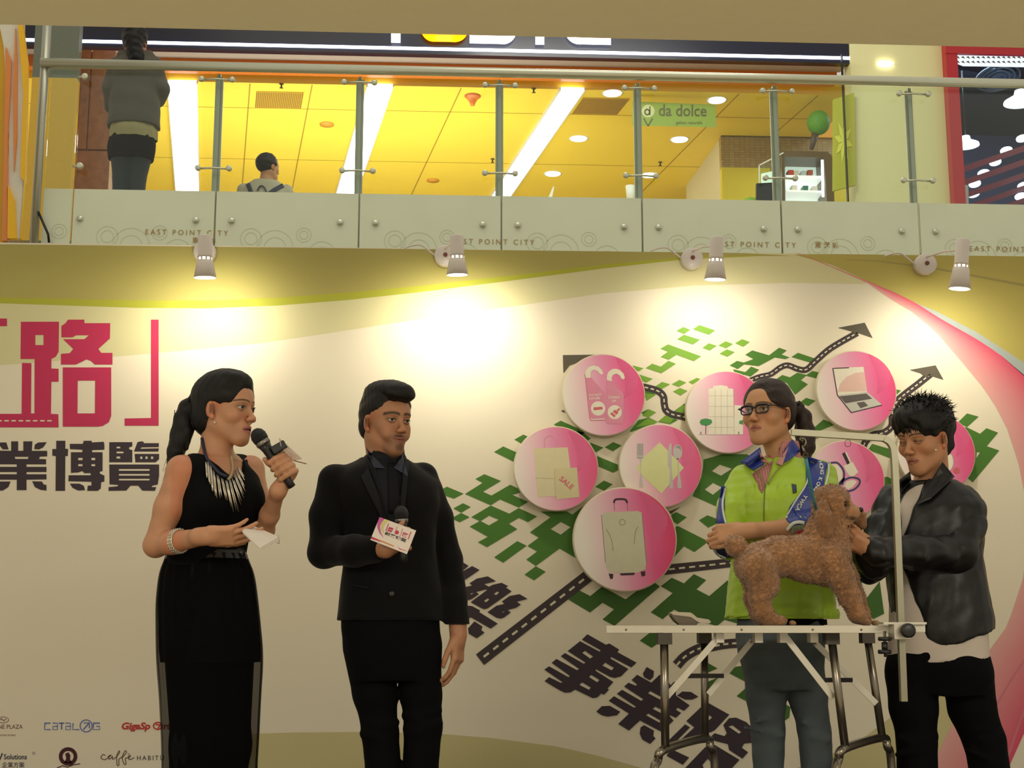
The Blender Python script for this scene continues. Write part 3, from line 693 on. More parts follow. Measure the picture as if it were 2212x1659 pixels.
# small lettering on the ceiling panel
# green shop sign
YG = 12.8
sg = thing('hanging_sign', 'green hanging sign reading da dolce under the orange ceiling', 'sign', P(1455, 250, YG))
MB().extr([(1366, 219), (1545, 226), (1547, 275), (1366, 271)], lambda u, v: P(u, v, YG), lambda u, v: P(u, v, YG + .04)).build('board', mat('sign_green', '8ea83a', .5), sg)
px_text('da dolce', 1422, 250, 25, YG - .003, bold=.012, wx=.86, ang=.6).build('lettering', mat('sign_brown', '5a5a28', .5), sg)
px_text('gelato naturale', 1460, 268, 7, YG - .003, wx=.95).build('lettering', mat('sign_brown', '5a5a28', .5), sg)
for px_ in (1380, 1530):
    q = P(px_, 222, YG + .02); MB().tube([q, (q.x, q.y, ZC)], .005, 6).build('hanging_rod', mat('white_frame', 'e8e4d8', .4), sg)
mb = MB(); mb.poly([[(1400 + 14 * math.cos(t / 20 * 6.283), 240 + 14 * math.sin(t / 20 * 6.283)) for t in range(20)]], lambda u, v: P(u, v, YG - .003)).build('logo', mat('logo_pale', 'd0d69a', .5), sg)
mb = MB(); stroke(mb, arc(1398, 242, 5, 6, 0, 350, 12), 2.5, YG - .006, YG - .004, lambda u, v, y: P(u, v, y)); stroke(mb, [(1404, 230), (1404, 248)], 2.5, YG - .006, YG - .004, lambda u, v, y: P(u, v, y))
stroke(mb, [(1391, 256), (1400, 272), (1409, 256)], 2.5, YG - .006, YG - .004, lambda u, v, y: P(u, v, y)); mb.build('logo_mark', mat('sign_brown', '5a5a28', .5), sg)
# display fridge
YR = 12.9
fr = thing('display_fridge', 'lit glass display fridge with brown frame on the shop counter', 'fridge', P(1720, 430, YR))
m_bf = mat('brown_fridge_frame', '6b5638', .35); m_fw = mat('fridge_white', 'e4ece4', .4, emit='e8fff4', es=.55)
def prism(name, pts, y0, y1, m, par): return MB().extr(pts, lambda u, v: P(u, v, y0), lambda u, v: P(u, v, y0) + Vector((0, y1 - y0, 0))).build(name, m, par)
prism('frame', [(1690, 326), (1788, 328), (1800, 340), (1803, 460), (1788, 460), (1780, 340), (1695, 338), (1697, 460), (1690, 460)], YR, YR + .5, m_bf, fr)
prism('interior', [(1697, 340), (1779, 342), (1781, 460), (1698, 460)], YR + .3, YR + .34, m_fw, fr)
for y, in ((378,), (410,)): prism('shelf', [(1698, y), (1779, y + 2), (1779, y + 6), (1698, y + 4)], YR + .03, YR + .3, mat('shelf_white', 'f0f4ee', .3, emit='ffffff', es=.5), fr)
prism('door_light', [(1774, 345), (1779, 345), (1781, 425), (1776, 425)], YR - .005, YR + .01, mat('cool_tube', 'ffffff', emit='e8f4ff', es=2.5), fr)
for (x, y, c) in ((1708, 372, 'c84030'), (1720, 373, 'd8d0c0'), (1736, 374, 'b8c4c0'), (1750, 372, 'a4482c'), (1716, 405, 'e8e0d0'), (1740, 406, '3a6a5a'), (1760, 407, 'd0c8b8')):
    prism('cake_tray', [(x - 5, y - 5), (x + 6, y - 5), (x + 6, y + 5), (x - 5, y + 5)], YR + .1, YR + .2, mat('tray_' + c, c, .5), fr)
prism('side_glass', [(1640, 356), (1692, 330), (1692, 460), (1640, 460)], YR + .0, YR + .01, m_glass, fr)
mb = MB(); stroke(mb, [(1640, 460), (1640, 357), (1692, 330)], 3, YR - .01, YR + .01, lambda u, v, y: P(u, v, y)); mb.build('side_frame', mat('white_frame', 'e8e4d8', .4), fr)
prism('side_interior', [(1645, 375), (1690, 365), (1690, 460), (1645, 460)], YR + .3, YR + .32, m_fw, fr)
# counter clutter
zc_ = P(1400, 440, 12.5).z
xq0, xq1 = P(1150, 440, 12.5).x, P(1822, 440, 12.5).x
cn_ = thing('shop_counter', 'long pale shop counter behind the frosted glass band', 'counter', (xq0, 12.7, ZF))
MB().box((xq0, 12.38, zc_ - .05), (xq1, 13.5, zc_)).build('worktop', mat('counter_top', 'd8d0b8', .4), cn_); MB().box((xq0 + .05, 12.45, ZF), (xq1 - .05, 13.45, zc_ - .05)).build('cabinet', mat('counter_body', 'b8ac88', .5), cn_)
ct = tag(prism('counter_screen', [(1634, 396), (1672, 394), (1672, 439), (1634, 439)], 12.5, 12.54, mat('black_screen', '1a1f26', .3), None), 'small black screen on the counter beside the display fridge', 'screen')
g = MB().lathe((P(1620, 425, 12.8).x, 12.8, zc_ + .092), (0, 0, 1), [(0, -.09), (.06, -.07), (.09, 0), (.07, .06), (0, .09)], 20).build('green_cup', mat('apple_green', '7fae3a', .4), None, True)
tag(g, 'rounded green container beside the black counter screen', 'container')
w1 = prism('menu_card', [(1179, 440), (1195, 402), (1197, 404), (1190, 440)], 12.5, 12.51, mat('card_white', 'e8e8e0', .5), None); tag(w1, 'small white card standing on the counter between third and fourth post', 'card')
w2 = MB().lathe((P(1362, 432, 12.5).x, 12.5, zc_ + .001), (0, 0, 1), [(.035, 0), (.045, .17), (.03, .175), (0, .175)], 16).build('paper_cup_stack', mat('card_white', 'e8e8e0', .5), None, True); tag(w2, 'white cup standing on the counter left of the fourth post', 'cup')
# tree ornament and flower panel
to = thing('topiary_ball', 'round green leafy ball on a dark stem standing on the fridge', 'ornament', P(1762, 320, 12.85))
c = P(1768, 265, 12.85); mb = MB(); rr = 26 * MPP(13)
mb.lathe(c - Vector((0, 0, rr * 1.1)), (0, 0, 1), [(rr * math.sin(math.pi * i / 12) , rr * 1.1 * (1 - math.cos(math.pi * i / 12))) for i in range(13)], 24)
mb.build('foliage_ball', mat('leaf_green', '5c9a2c', .6, var=.3, vscale=60, bump=.6, bscale=90), to, True)
MB().tube([P(1762, 285, 12.87), P(1757, 305, 12.87), P(1753, 322, 12.87)], [.04, .03, .02], 10).build('stem', mat('dark_stem', '5a4a3c', .5), to, True)
fp = thing('flower_panel', 'yellow green wall panel with large flower beside the shop opening', 'wall panel', P(1825, 300, 12.15))
prism('panel', [(1800, 215), (1845, 200), (1848, 400), (1800, 412)], 12.14, 12.17, mat('lime_panel', 'b8b832', .5), fp)
mb = MB()
for i in range(8):
    a = i * math.pi / 4 + .2; cx, cy = 1822, 305
    mb.poly([[(cx, cy), (cx + 10 * math.cos(a - .35), cy + 25 * math.sin(a - .35)), (cx + 20 * math.cos(a), cy + 50 * math.sin(a)), (cx + 10 * math.cos(a + .35), cy + 25 * math.sin(a + .35))]], lambda u, v: P(u, v, 12.135))
mb.build('flower', mat('flower_yellow', 'dede50', .5), fp)
wl = MB().lathe(P(1913, 137, 12.19), (0, -1, 0), [(.11, 0), (.10, .02), (0, .025)], 24).build('wall_light', mat('downlight_glow', 'fff'), None, True, origin=P(1913, 137, 12.19)); wl.scale = (.7, 1, .16)
tag(wl, 'small oval light on the cream wall near the dark fascia', 'light')
# neighbouring hall lights
m_blue = mat('cool_lamp', 'ffffff', emit='cfeaff', es=3)
zq = P(2130, 130, 13.0).z
fl = thing('fluorescent_fitting', 'wide patterned fluorescent fitting at the top of the red framed opening', 'light', P(2130, 130, 13.0))
mb = MB(); mb.extr([(2056, 119), (2260, 121), (2260, 146), (2080, 143), (2060, 135)], lambda u, v: P(u, v, 13.0), lambda u, v: P(u, v, 13.05)); mb.build('diffuser', mat('cool_diffuser', 'ffffff', emit='d8ecf4', es=1.1), fl)
mb = MB()
for i in range(18):
    for j in range(2): mb.poly([[(2064 + i * 11, 124 + j * 10), (2070 + i * 11, 121 + j * 10), (2074 + i * 11, 127 + j * 10)]], lambda u, v: P(u, v, 12.995))
mb.build('prisms', mat('prism_grey', 'b0c0c0', .3), fl)
vt = thing('round_vent', 'round dark ceiling vent with rings in the neighbouring hall', 'vent', P(2155, 168, 13.4))
mb = MB(); c = P(2155, 168, 13.4)
for r in (.23, .18, .13, .08): mb.lathe(c, (0, -.3, -1), [(r, 0), (r, .01), (r - .02, .012), (r - .02, 0)], 32)
mb.build('rings', mat('vent_grey', '3c4c58', .4), vt, True)
for k, (px, py, s, lab) in enumerate(((2087, 315, 1, 'small white pendant lamp in the red framed opening'), (2205, 222, 1.3, 'larger white pendant lamp cut by the right edge'))):
    c = P(px, py, 13.1); t = thing('pendant_lamp', lab, 'lamp', c, 'pendant lamps in the neighbouring hall')
    MB().lathe(c, (0, 0, 1), [(.13 * s, 0), (.125 * s, .02), (.05 * s, .06 * s), (.04 * s, .10 * s), (.0, .11 * s)], 24).build('shade', m_blue, t, True)
    MB().tube([c + Vector((0, 0, .1)), c + Vector((0, 0, .8))], .006, 6).build('cord', mat('black_metal', '181818', .4), t, True)
for k, (px, py) in enumerate(((2174, 326), (2150, 351), (2125, 375), (2106, 398), (2103, 420), (2208, 300), (2211, 402), (2205, 425))):
    c = P(px, py, 13.6 + k * .05); o = MB().lathe(c, (0, -.35, -1), [(.062, -.01), (.062, 0), (0, .004)], 20).build('hall_downlight', m_blue, None, True, origin=c)
    tag(o, ('first', 'second', 'third', 'fourth', 'fifth')[k] + ' disc light down the row on the plum slope' if k < 5 else ('highest', 'middle', 'lowest')[k - 5] + ' of the disc lights at the right edge over the plum slope', 'light', 'disc lights on the plum slope')
pn = prism('notice_board', [(2069, 398), (2092, 400), (2097, 751), (2071, 751)], 12.3, 12.32, mat('notice_white', 'c8ccd4', .5), None); tag(pn, 'pale upright notice board just inside the red frame', 'notice')
# ================================================================ stage backdrop and its print
ZT = P(1106, 540, YW).z
bk = thing('stage_backdrop', 'wide cream printed stage backdrop with pink and dark characters, roads and green tiles', 'backdrop', P(1106, 1700, YW))
MB().box((-3.6, YW, ZS), (4.0, YW + .06, ZT)).build('board', mat('print_cream', 'e9dec6', .6, spec=.25, var=.015, vscale=2), bk)
LAY = [0]
def WP(k): return lambda u, v: P(u, v, YW - .0002 * k)
def tr(pts, ox, oy, s): return [(ox + u / s, oy + v / s) for u, v in pts]
def T4(k, m, name, polys, ox=0, oy=0, s=1, holes=None):
    mb = MB()
    for i, p in enumerate(polys):
        mb.poly([tr(p, ox, oy, s)] + [tr(h, ox, oy, s) for h in (holes or {}).get(i, [])], WP(k))
    return mb.build(name, m, bk)
TL = lambda y: y                                     # keep readable
top = 540 - 60
m_olive = mat('print_olive', 'b0a55e', .6, var=.02, vscale=2, spec=.25); m_olive2 = mat('print_light_olive', 'd8d0a0', .6, var=.02, vscale=2, spec=.25)
m_lime = mat('print_lime', 'b0b03c', .6, var=.02, vscale=2, spec=.25)
def yt(x): return 526.6 + x * .0118                  # the board's top edge in the photo
Ledge1 = [(-200, 640), (0, 655), (150, 660), (300, 665), (450, 666), (600, 660), (750, 648), (900, 632), (1106, 606), (1300, 580), (1480, 560), (1640, 553), (1800, 560), (1900, 568), (2020, 585), (2212, 622), (2400, 665)]
Ledge2 = [(-200, 800), (0, 789), (250, 770), (400, 757), (560, 742), (760, 712), (950, 683), (1106, 662), (1300, 634), (1500, 617), (1700, 611), (1870, 613)]
tp = [(x, yt(x) + 1) for x in range(2400, -201, -200)]
T4(1, m_olive2, 'light_olive_print', [Ledge2 + [(1870, 600), (1830, 573)] + [p for p in tp if p[0] < 1830]])
right = [(1830, 573), (1880, 603), (1960, 650), (2034, 690), (2109, 732), (2212, 782), (2400, 880)]
T4(2, m_olive, 'olive_print', [Ledge1[:12] + [(1716, 553)] + tp[::1][tp.index([q for q in tp if q[0] <= 1700][0]):]])
T4(2, mat('print_olive_warm', 'b8aa5c', .6, var=.02, vscale=2, spec=.25), 'olive_print', [[(1716, 550)] + [(1797, 572), (1884, 612), (1980, 655), (2109, 727), (2212, 790), (2400, 900)] + [p for p in tp if p[0] > 1700]])
T4(3, m_lime, 'lime_stripe', [Ledge1[:12] + [(x, y - d) for (x, y), d in zip(Ledge1[:12][::-1], (1, 4, 8, 11, 14, 16, 17, 17, 16, 14, 12, 10))]])
T4(3, mat('print_olive_dark', 'a2965a', .6, spec=.25, var=.02), 'thin_olive_line', [[(1826, 561), (1900, 565), (2020, 582), (2212, 619), (2400, 662), (2400, 660), (2212, 613), (2020, 578), (1900, 563), (1826, 560)]])
T4(1, mat('print_olive_low', 'cabf8c', .6, var=.02, vscale=2, spec=.25), 'lower_olive_print', [[(380, 1606), (546, 1585), (640, 1582), (800, 1581), (950, 1585), (1060, 1594), (1200, 1612), (1290, 1632), (1390, 1660), (1500, 1700), (1500, 2050), (380, 2050)],
  [(2160, 1370), (2138, 1404), (2060, 1450), (1950, 1530), (1850, 1605), (1720, 1660), (1600, 1720), (1600, 2050), (1990, 2050), (2015, 1659), (2066, 1545), (2138, 1404)]])
def strip_mesh(name, A, B, ca, cb, k, n=60):
    def res(E):
        d = [0]
        for i in range(1, len(E)): d.append(d[-1] + math.hypot(E[i][0] - E[i - 1][0], E[i][1] - E[i - 1][1]))
        o = []
        for j in range(n + 1):
            t = d[-1] * j / n; i = max(q for q in range(len(E) - 1) if d[q] <= t + 1e-6); f = (t - d[i]) / max(d[i + 1] - d[i], 1e-6)
            o.append((E[i][0] + (E[i + 1][0] - E[i][0]) * f, E[i][1] + (E[i + 1][1] - E[i][1]) * f))
        return o
    a, b = res(A), res(B); mb = MB(); W = WP(k); m = 4
    for j in range(n + 1):
        for q in range(m + 1):
            f = q / m; mb.v.append(tuple(W(a[j][0] + (b[j][0] - a[j][0]) * f, a[j][1] + (b[j][1] - a[j][1]) * f)))
            mb.c.append(tuple(x + (y - x) * f for x, y in zip(lin(ca), lin(cb))))
    for j in range(n):
        for q in range(m): i = j * (m + 1) + q; mb.f.append((i, i + 1, i + m + 2, i + m + 1))
    return mb.build(name, mat('print_gradient', attr='Col', rough=.6, spec=.25, var=.02), bk, attr=True)
up = [(1722, 546), (1797, 575), (1884, 612), (1934, 632), (1979, 655), (2034, 690), (2109, 732), (2159, 765), (2212, 810), (2290, 890), (2330, 1000), (2340, 1160), (2300, 1330), (2250, 1500), (2160, 1700), (2000, 2000)]
lo = [(1722, 547), (1797, 577), (1872, 610), (1929, 650), (1972, 675), (2022, 717), (2072, 775), (2122, 835), (2149, 875), (2175, 925), (2200, 1000), (2212, 1060), (2218, 1150), (2212, 1245), (2176, 1352), (2138, 1404), (2066, 1545), (2030, 1620), (2000, 1700), (1900, 1900)]
strip_mesh('pink_swoosh', up, lo, 'd8506c', 'e2a8a2', 4)
strip_mesh('pink_swoosh_edge', up, [(x * .45 + u * .55, y * .45 + v * .55) for (x, y), (u, v) in zip(up, up)], 'd04a68', 'd04a68', 5) if 0 else None
T4(4, mat('print_grey_blue', 'a9b0ac', .6, spec=.25), 'grey_blue_band', [[(1979, 655), (2034, 690), (2109, 732), (2159, 765), (2212, 812), (2300, 905), (2300, 850), (2212, 783), (2109, 717), (2022, 672)]])
T4(5, mat('print_rose_line', 'cf7c84', .6, spec=.25), 'rose_line', [[(2212, 1530), (2190, 1590), (2170, 1650), (2150, 1720), (2153, 1720), (2178, 1640), (2205, 1560), (2240, 1480)], [(2240, 1380), (2180, 1470), (2140, 1540), (2144, 1542), (2184, 1474), (2244, 1386)]])
# green tiles
A = (950, 840, 4); B = (1340, 680, 4); Cc = (1180, 1200, 4); D = (1659, 840, 4); F5 = (1500, 1000, 4.147)
m_gA, m_gB = mat('print_green', '4f7d33', .6, spec=.25, var=.04, vscale=3), mat('print_bright_green', '7aa63a', .6, spec=.25, var=.04, vscale=3)
m_gC = mat('print_deep_green', '44692f', .6, spec=.25, var=.04, vscale=3)
G = {A: [[(985, 308), (1045, 275), (1260, 370), (1200, 420)], [(645, 438), (722, 395), (800, 430), (720, 480)], [(470, 545), (548, 497), (700, 565), (640, 630)],
  [(308, 778), (385, 737), (528, 795), (372, 888), (446, 922), (608, 828), (730, 885), (625, 915), (765, 977), (683, 1025), (520, 955), (440, 1005), (218, 908), (370, 812)],
  [(-20, 885), (62, 845), (205, 905), (122, 948), (-20, 900)], [(118, 1032), (200, 988), (268, 1020), (185, 1070)], [(20, 1005), (102, 1037), (20, 1075)], [(100, 1118), (185, 1072), (258, 1108), (172, 1152)],
  [(272, 1108), (440, 1008), (600, 1078), (682, 1030), (842, 1103), (762, 1152), (682, 1115), (597, 1165), (670, 1212), (408, 1368), (330, 1325), (415, 1278), (258, 1190), (345, 1142)],
  [(470, 1455), (670, 1315), (750, 1355), (548, 1502)],
  [(778, 1240), (955, 1110), (870, 1060), (1100, 1060), (1145, 1085), (1240, 1015), (1400, 1100), (1400, 1560), (1190, 1470), (1035, 1380), (830, 1530), (748, 1475), (840, 1405), (757, 1357), (855, 1285)],
  [(732, 1605), (830, 1532), (915, 1580), (815, 1655)], [(1180, 360), (1245, 380), (1305, 430), (1270, 450)], [(1300, 465), (1415, 508), (1350, 550), (1300, 500)], [(1425, 505), (1498, 460), (1572, 490), (1495, 540)],
  [(1360, 580), (1550, 660), (1550, 695), (1498, 725), (1370, 670)], [(1345, 845), (1418, 792), (1495, 825), (1420, 880)], [(1740, 205), (1795, 178), (1868, 205), (1800, 245)],
  [(1640, 370), (1715, 270), (1803, 247), (1885, 285), (1850, 300), (1660, 370)], [(1885, 285), (1965, 228), (2055, 270), (1990, 305)], [(2021, 195), (2130, 115), (2130, 240), (2080, 225)],
  [(1770, -20), (1830, -10), (1860, 45), (1790, 95), (1750, 30)], [(2010, 1080), (2045, 1065), (2135, 1110), (2055, 1170), (1990, 1130)],
  [(2040, 1190), (2058, 1185), (2322, 1318), (2200, 1410), (2110, 1360), (2010, 1470), (1990, 1300)], [(2240, 1135), (2312, 1092), (2440, 1140), (2320, 1200)]],
 Cc: [[(190, 380), (285, 300), (380, 350), (480, 270), (560, 310), (685, 378), (860, 250), (940, 235), (982, 268), (590, 608), (487, 552), (585, 465), (487, 408), (378, 492)],
  [(990, 265), (1085, 192), (1190, 240), (1275, 160), (1382, 212), (1298, 292), (1408, 350), (1565, 215), (1700, 280), (1700, 600), (1540, 555), (1475, 610), (1250, 540), (1105, 467), (1005, 550), (903, 490), (1092, 325)],
  [(808, 735), (890, 670), (1010, 670), (1000, 735), (910, 798)], [(1400, 930), (1480, 975), (1400, 1010)], [(1550, 1000), (1640, 960), (1720, 950), (1790, 1130), (1720, 1090)], [(1645, 1215), (1740, 1130), (1830, 1310)],
  [(2030, 1260), (2110, 1310), (2100, 1400), (2030, 1450)], [(1390, 1180), (1395, 1090), (1520, 1040), (1560, 1010), (1500, 1090)]],
 D: [[(865, 525), (900, 475), (1090, 530), (1090, 612)], [(1640, 290), (1720, 212), (1820, 240), (1720, 330)],
  [(1700, 330), (1725, 335), (1832, 388), (1888, 340), (1988, 378), (1890, 495), (1998, 532), (1770, 808), (1640, 700), (1700, 500)], [(365, 400), (400, 420), (440, 425), (370, 445)], [(1000, 765), (1030, 758), (1070, 780), (1070, 840), (1000, 850)],
  [(1090, 0), (1150, 15), (1110, 50)]],
 F5: [[(1420, 990), (1510, 1060), (1460, 1130), (1430, 1100)], [(1540, 1215), (1660, 1060), (1700, 1350), (1600, 1400), (1480, 1170)]]}
HO = {A: {8: [[(353, 1142), (425, 1095), (510, 1130), (425, 1180)]], 10: [[(958, 1212), (1045, 1150), (1130, 1195), (1045, 1260)]]}, D: {2: [[(1800, 600), (1805, 545), (1832, 548)]]}}
for i, (k, ps) in enumerate(G.items()): T4(6 + .5 * i, (m_gA, m_gC, m_gA, m_gC)[i], 'green_tiles', ps, *k, holes=HO.get(k))
T4(7.2, m_gA, 'green_tiles', [[(715, 1325), (720, 1250), (880, 1205), (1097, 1205), (1300, 1350), (1250, 1700), (980, 1720), (830, 1655), (625, 1565), (700, 1400)], [(1340, 560), (1400, 520), (1465, 540), (1530, 500), (1610, 520), (1560, 565), (1620, 600), (1510, 690), (1460, 620), (1440, 590)],
  [(1600, 525), (1660, 485), (1725, 500), (1700, 550)], [(1550, 760), (1605, 717), (1685, 742), (1625, 788)], [(1640, 1005), (1755, 905), (1860, 945), (1790, 975), (1700, 1010)], [(1478, 365), (1535, 328), (1690, 380), (1640, 412)],
  [(945, 437), (1008, 398), (1068, 412), (1150, 382), (1080, 345), (1140, 307), (1285, 350), (1372, 284), (1438, 308), (1392, 342), (1462, 368), (1425, 383), (1335, 368), (1195, 443), (1070, 428), (1015, 468)],
  [(975, 470), (1080, 495), (1130, 447), (1200, 475), (1125, 533), (985, 495)]], *B, holes={0: [[(792, 1350), (860, 1295), (965, 1330), (870, 1390)], [(730, 1510), (800, 1452), (880, 1490), (800, 1555)]]})
T4(7.5, m_gB, 'green_tiles', [[(485, 138), (545, 105), (605, 130), (550, 165)], [(628, 125), (682, 88), (820, 135), (765, 172)], [(492, 210), (550, 172), (687, 215), (628, 257)],
  [(348, 292), (412, 255), (697, 358), (635, 400), (485, 345), (418, 388), (350, 363), (412, 318)], [(220, 460), (275, 422), (350, 448), (415, 397), (480, 423), (355, 505)], [(110, 438), (200, 462), (165, 485), (120, 480)],
  [(160, 515), (280, 553), (225, 585), (190, 570)], [(300, 620), (360, 580), (430, 600), (350, 645)], [(445, 600), (510, 562), (570, 585), (505, 622)], [(590, 580), (660, 545), (690, 555), (625, 600)], [(455, 662), (515, 632), (580, 657), (520, 697)],
  [(710, 285), (765, 245), (832, 268), (770, 308)], [(848, 265), (910, 228), (972, 252), (912, 288)], [(992, 245), (1052, 210), (1118, 235), (1060, 275)], [(858, 335), (920, 298), (987, 322), (925, 362)],
  [(190, 870), (245, 815), (308, 842), (245, 888)], [(130, 970), (242, 893), (320, 925), (290, 945), (200, 960)], [(330, 920), (400, 860), (465, 893), (430, 940)], [(470, 840), (535, 780), (570, 800), (545, 850)], [(215, 680), (310, 690), (225, 742)]], *B)
# roads
m_road = mat('print_road', '453a3c', .6, spec=.25, var=.05); m_head = mat('print_arrow_head', '5e5648', .6, spec=.25, var=.08)
m_dash = mat('print_dash', 'ddd4b8', .6, spec=.25)
def smooth(pts, n=6):
    o = []
    for i in range(len(pts) - 1):
        p = [pts[max(i - 1, 0)], pts[i], pts[i + 1], pts[min(i + 2, len(pts) - 1)]]
        for j in range(n):
            t = j / n
            o.append(tuple(.5 * (2 * p[1][q] + (p[2][q] - p[0][q]) * t + (2 * p[0][q] - 5 * p[1][q] + 4 * p[2][q] - p[3][q]) * t * t + (3 * p[1][q] - p[0][q] - 3 * p[2][q] + p[3][q]) * t ** 3) for q in (0, 1)))
    return o + [pts[-1]]
def road(pts, w0, w1, dash=(16, 12), dw=.14, curve=True, off=0):
    pts = smooth(pts) if curve else pts
    def ribbon(P_, wa, wb, k, mb):
        n = len(P_)
        L, Rr = [], []
        for i, (x, y) in enumerate(P_):
            a, b = P_[max(i - 1, 0)], P_[min(i + 1, n - 1)]; l = math.hypot(b[0] - a[0], b[1] - a[1]) or 1
            nx, ny = -(b[1] - a[1]) / l, (b[0] - a[0]) / l; hw = (wa + (wb - wa) * i / max(n - 1, 1)) / 2
            L.append((x + nx * hw, y + ny * hw)); Rr.append((x - nx * hw, y - ny * hw))
        W = WP(k)
        for i in range(n - 1): mb.add([W(*L[i]), W(*L[i + 1]), W(*Rr[i + 1]), W(*Rr[i])], [(0, 1, 2, 3)])
    mb = MB(); ribbon(pts, w0, w1, 9, mb); o = mb.build('printed_road', m_road, bk)
    # dashes
    d = [0]
    for i in range(1, len(pts)): d.append(d[-1] + math.hypot(pts[i][0] - pts[i - 1][0], pts[i][1] - pts[i - 1][1]))
    def at(t):
        t = min(max(t, 0), d[-1]); i = max(q for q in range(len(pts) - 1) if d[q] <= t + 1e-6); f = (t - d[i]) / max(d[i + 1] - d[i], 1e-6)
        return (pts[i][0] + (pts[i + 1][0] - pts[i][0]) * f, pts[i][1] + (pts[i + 1][1] - pts[i][1]) * f)
    mb = MB(); t = off
    while t < d[-1] - dash[0] * .3:
        wv = (w0 + (w1 - w0) * t / d[-1]) * dw
        ribbon([at(t), at(t + dash[0] / 2), at(t + dash[0])], wv, wv, 10, mb); t += dash[0] + dash[1]
    mb.build('road_dashes', m_dash, o)
road([(1037, 1425), (1290, 1229)], 29, 26, (14, 12), .17, False, 10)
road([(1425, 1232), (1660, 1207)], 22, 18, (13, 9), .18, False, 20)
road([(1380, 834), (1400, 838), (1422, 845), (1433, 856), (1435, 872), (1439, 886), (1452, 895), (1475, 900), (1500, 908)], 15, 15, (7.5, 5.5), .2)
road([(1610, 826), (1640, 814), (1665, 808), (1685, 794), (1702, 789), (1724, 797), (1742, 798), (1762, 780), (1795, 752), (1852, 719)], 11, 14, (7, 4.5), .2)
road([(1862, 985), (1868, 957), (1885, 940), (1908, 935), (1926, 920), (1928, 890), (1938, 867), (1954, 852), (1980, 832), (2010, 808)], 15, 15, (7, 4.5), .18)
road([(1462, 1437), (1480, 1440 - 22), (1508, 1412 - 10), (1530, 1398), (1570, 1391), (1620, 1388)], 22, 20, (11, 8), .2)
road([(1440, 1030), (1480, 1012), (1500, 1018)], 12, 12)
T4(10, m_head, 'arrow_head', [[(1810, 708), (1868, 697), (1885, 730), (1856, 720), (1850, 722), (1840, 716)], [(1965, 799), (2021, 789), (2038, 820), (2008, 811), (2000, 815), (1988, 806)], [(1216, 767), (1290, 766), (1230, 790), (1217, 806)], [(1212, 888), (1217, 885), (1222, 892)], [(1445, 1105), (1470, 1095), (1450, 1110)]])
# characters
m_pk = mat('print_magenta', 'c2345a', .6, spec=.25, var=.03); m_dk = mat('print_charcoal', '40353c', .6, spec=.25, var=.05); m_cr = mat('print_cream', '')
K4 = (0, 600, 3.3175)
T4(6, m_pk, 'printed_character', [[(150, 315), (423, 315), (420, 530), (400, 565), (368, 582), (368, 650), (420, 652), (420, 745), (368, 745), (365, 975), (418, 978), (420, 1072), (-160, 1072), (-160, 975), (155, 975), (158, 610), (225, 612), (222, 972), (247, 972), (248, 582), (147, 582)],
  [(487, 300), (605, 300), (605, 325), (790, 325), (788, 435), (705, 510), (725, 538), (806, 538), (806, 622), (680, 622), (650, 595), (620, 585), (595, 598), (545, 622), (437, 622), (437, 545), (500, 540), (525, 510), (452, 440), (605, 440), (637, 412), (545, 412), (520, 427), (440, 427), (440, 345), (470, 325)],
  [(450, 642), (797, 642), (797, 990), (780, 1035), (735, 1062), (700, 1067), (450, 1067)]], *K4, holes={0: [[(253, 410), (312, 410), (312, 482), (253, 482)]], 2: [[(557, 737), (682, 737), (680, 972), (555, 972)]]})
T4(6, m_pk, 'printed_bracket', [[(1082, 300), (1137, 300), (1137, 1060), (893, 1060), (893, 1008), (1082, 1005)]], *K4)
T4(6, m_pk, 'printed_bracket', [[(-160, 290), (50, 292), (50, 347), (-160, 347)]], *K4)
T4(7, m_dash, 'underline_dashes', [[(x, 1020), (x + 32, 1020), (x + 32, 1030), (x, 1030)] for x in (-71, -20, 31, 82, 134, 185, 236, 288, 338)], *K4)
def rects(*r): return [[(a, b), (c, b), (c, d_), (a, d_)] for a, b, c, d_ in r]
T4(6, m_dk, 'printed_character', [[(-30, 1238), (80, 1240), (80, 1172), (130, 1172), (130, 1240), (167, 1240), (167, 1172), (232, 1172), (228, 1240), (338, 1240), (338, 1280), (285, 1282), (280, 1298), (330, 1300), (330, 1337), (190, 1337), (190, 1355), (333, 1355), (333, 1392), (190, 1392), (190, 1408), (333, 1408), (333, 1445), (190, 1447), (190, 1522), (120, 1522), (120, 1447), (-30, 1447), (-30, 1408), (120, 1408), (120, 1392), (-30, 1392), (-30, 1355), (120, 1355), (120, 1337), (-30, 1337)],
  [(-20, 1180), (45, 1180), (62, 1230), (20, 1230)], [(275, 1180), (335, 1178), (310, 1215), (280, 1230), (245, 1228), (250, 1195)], [(0, 1460), (75, 1460), (60, 1500), (20, 1525), (-10, 1525)], [(230, 1458), (300, 1460), (312, 1480), (333, 1485), (333, 1525), (290, 1520), (250, 1500)]], *K4, holes={0: [[(105, 1283), (205, 1283), (200, 1298), (110, 1298)]]})
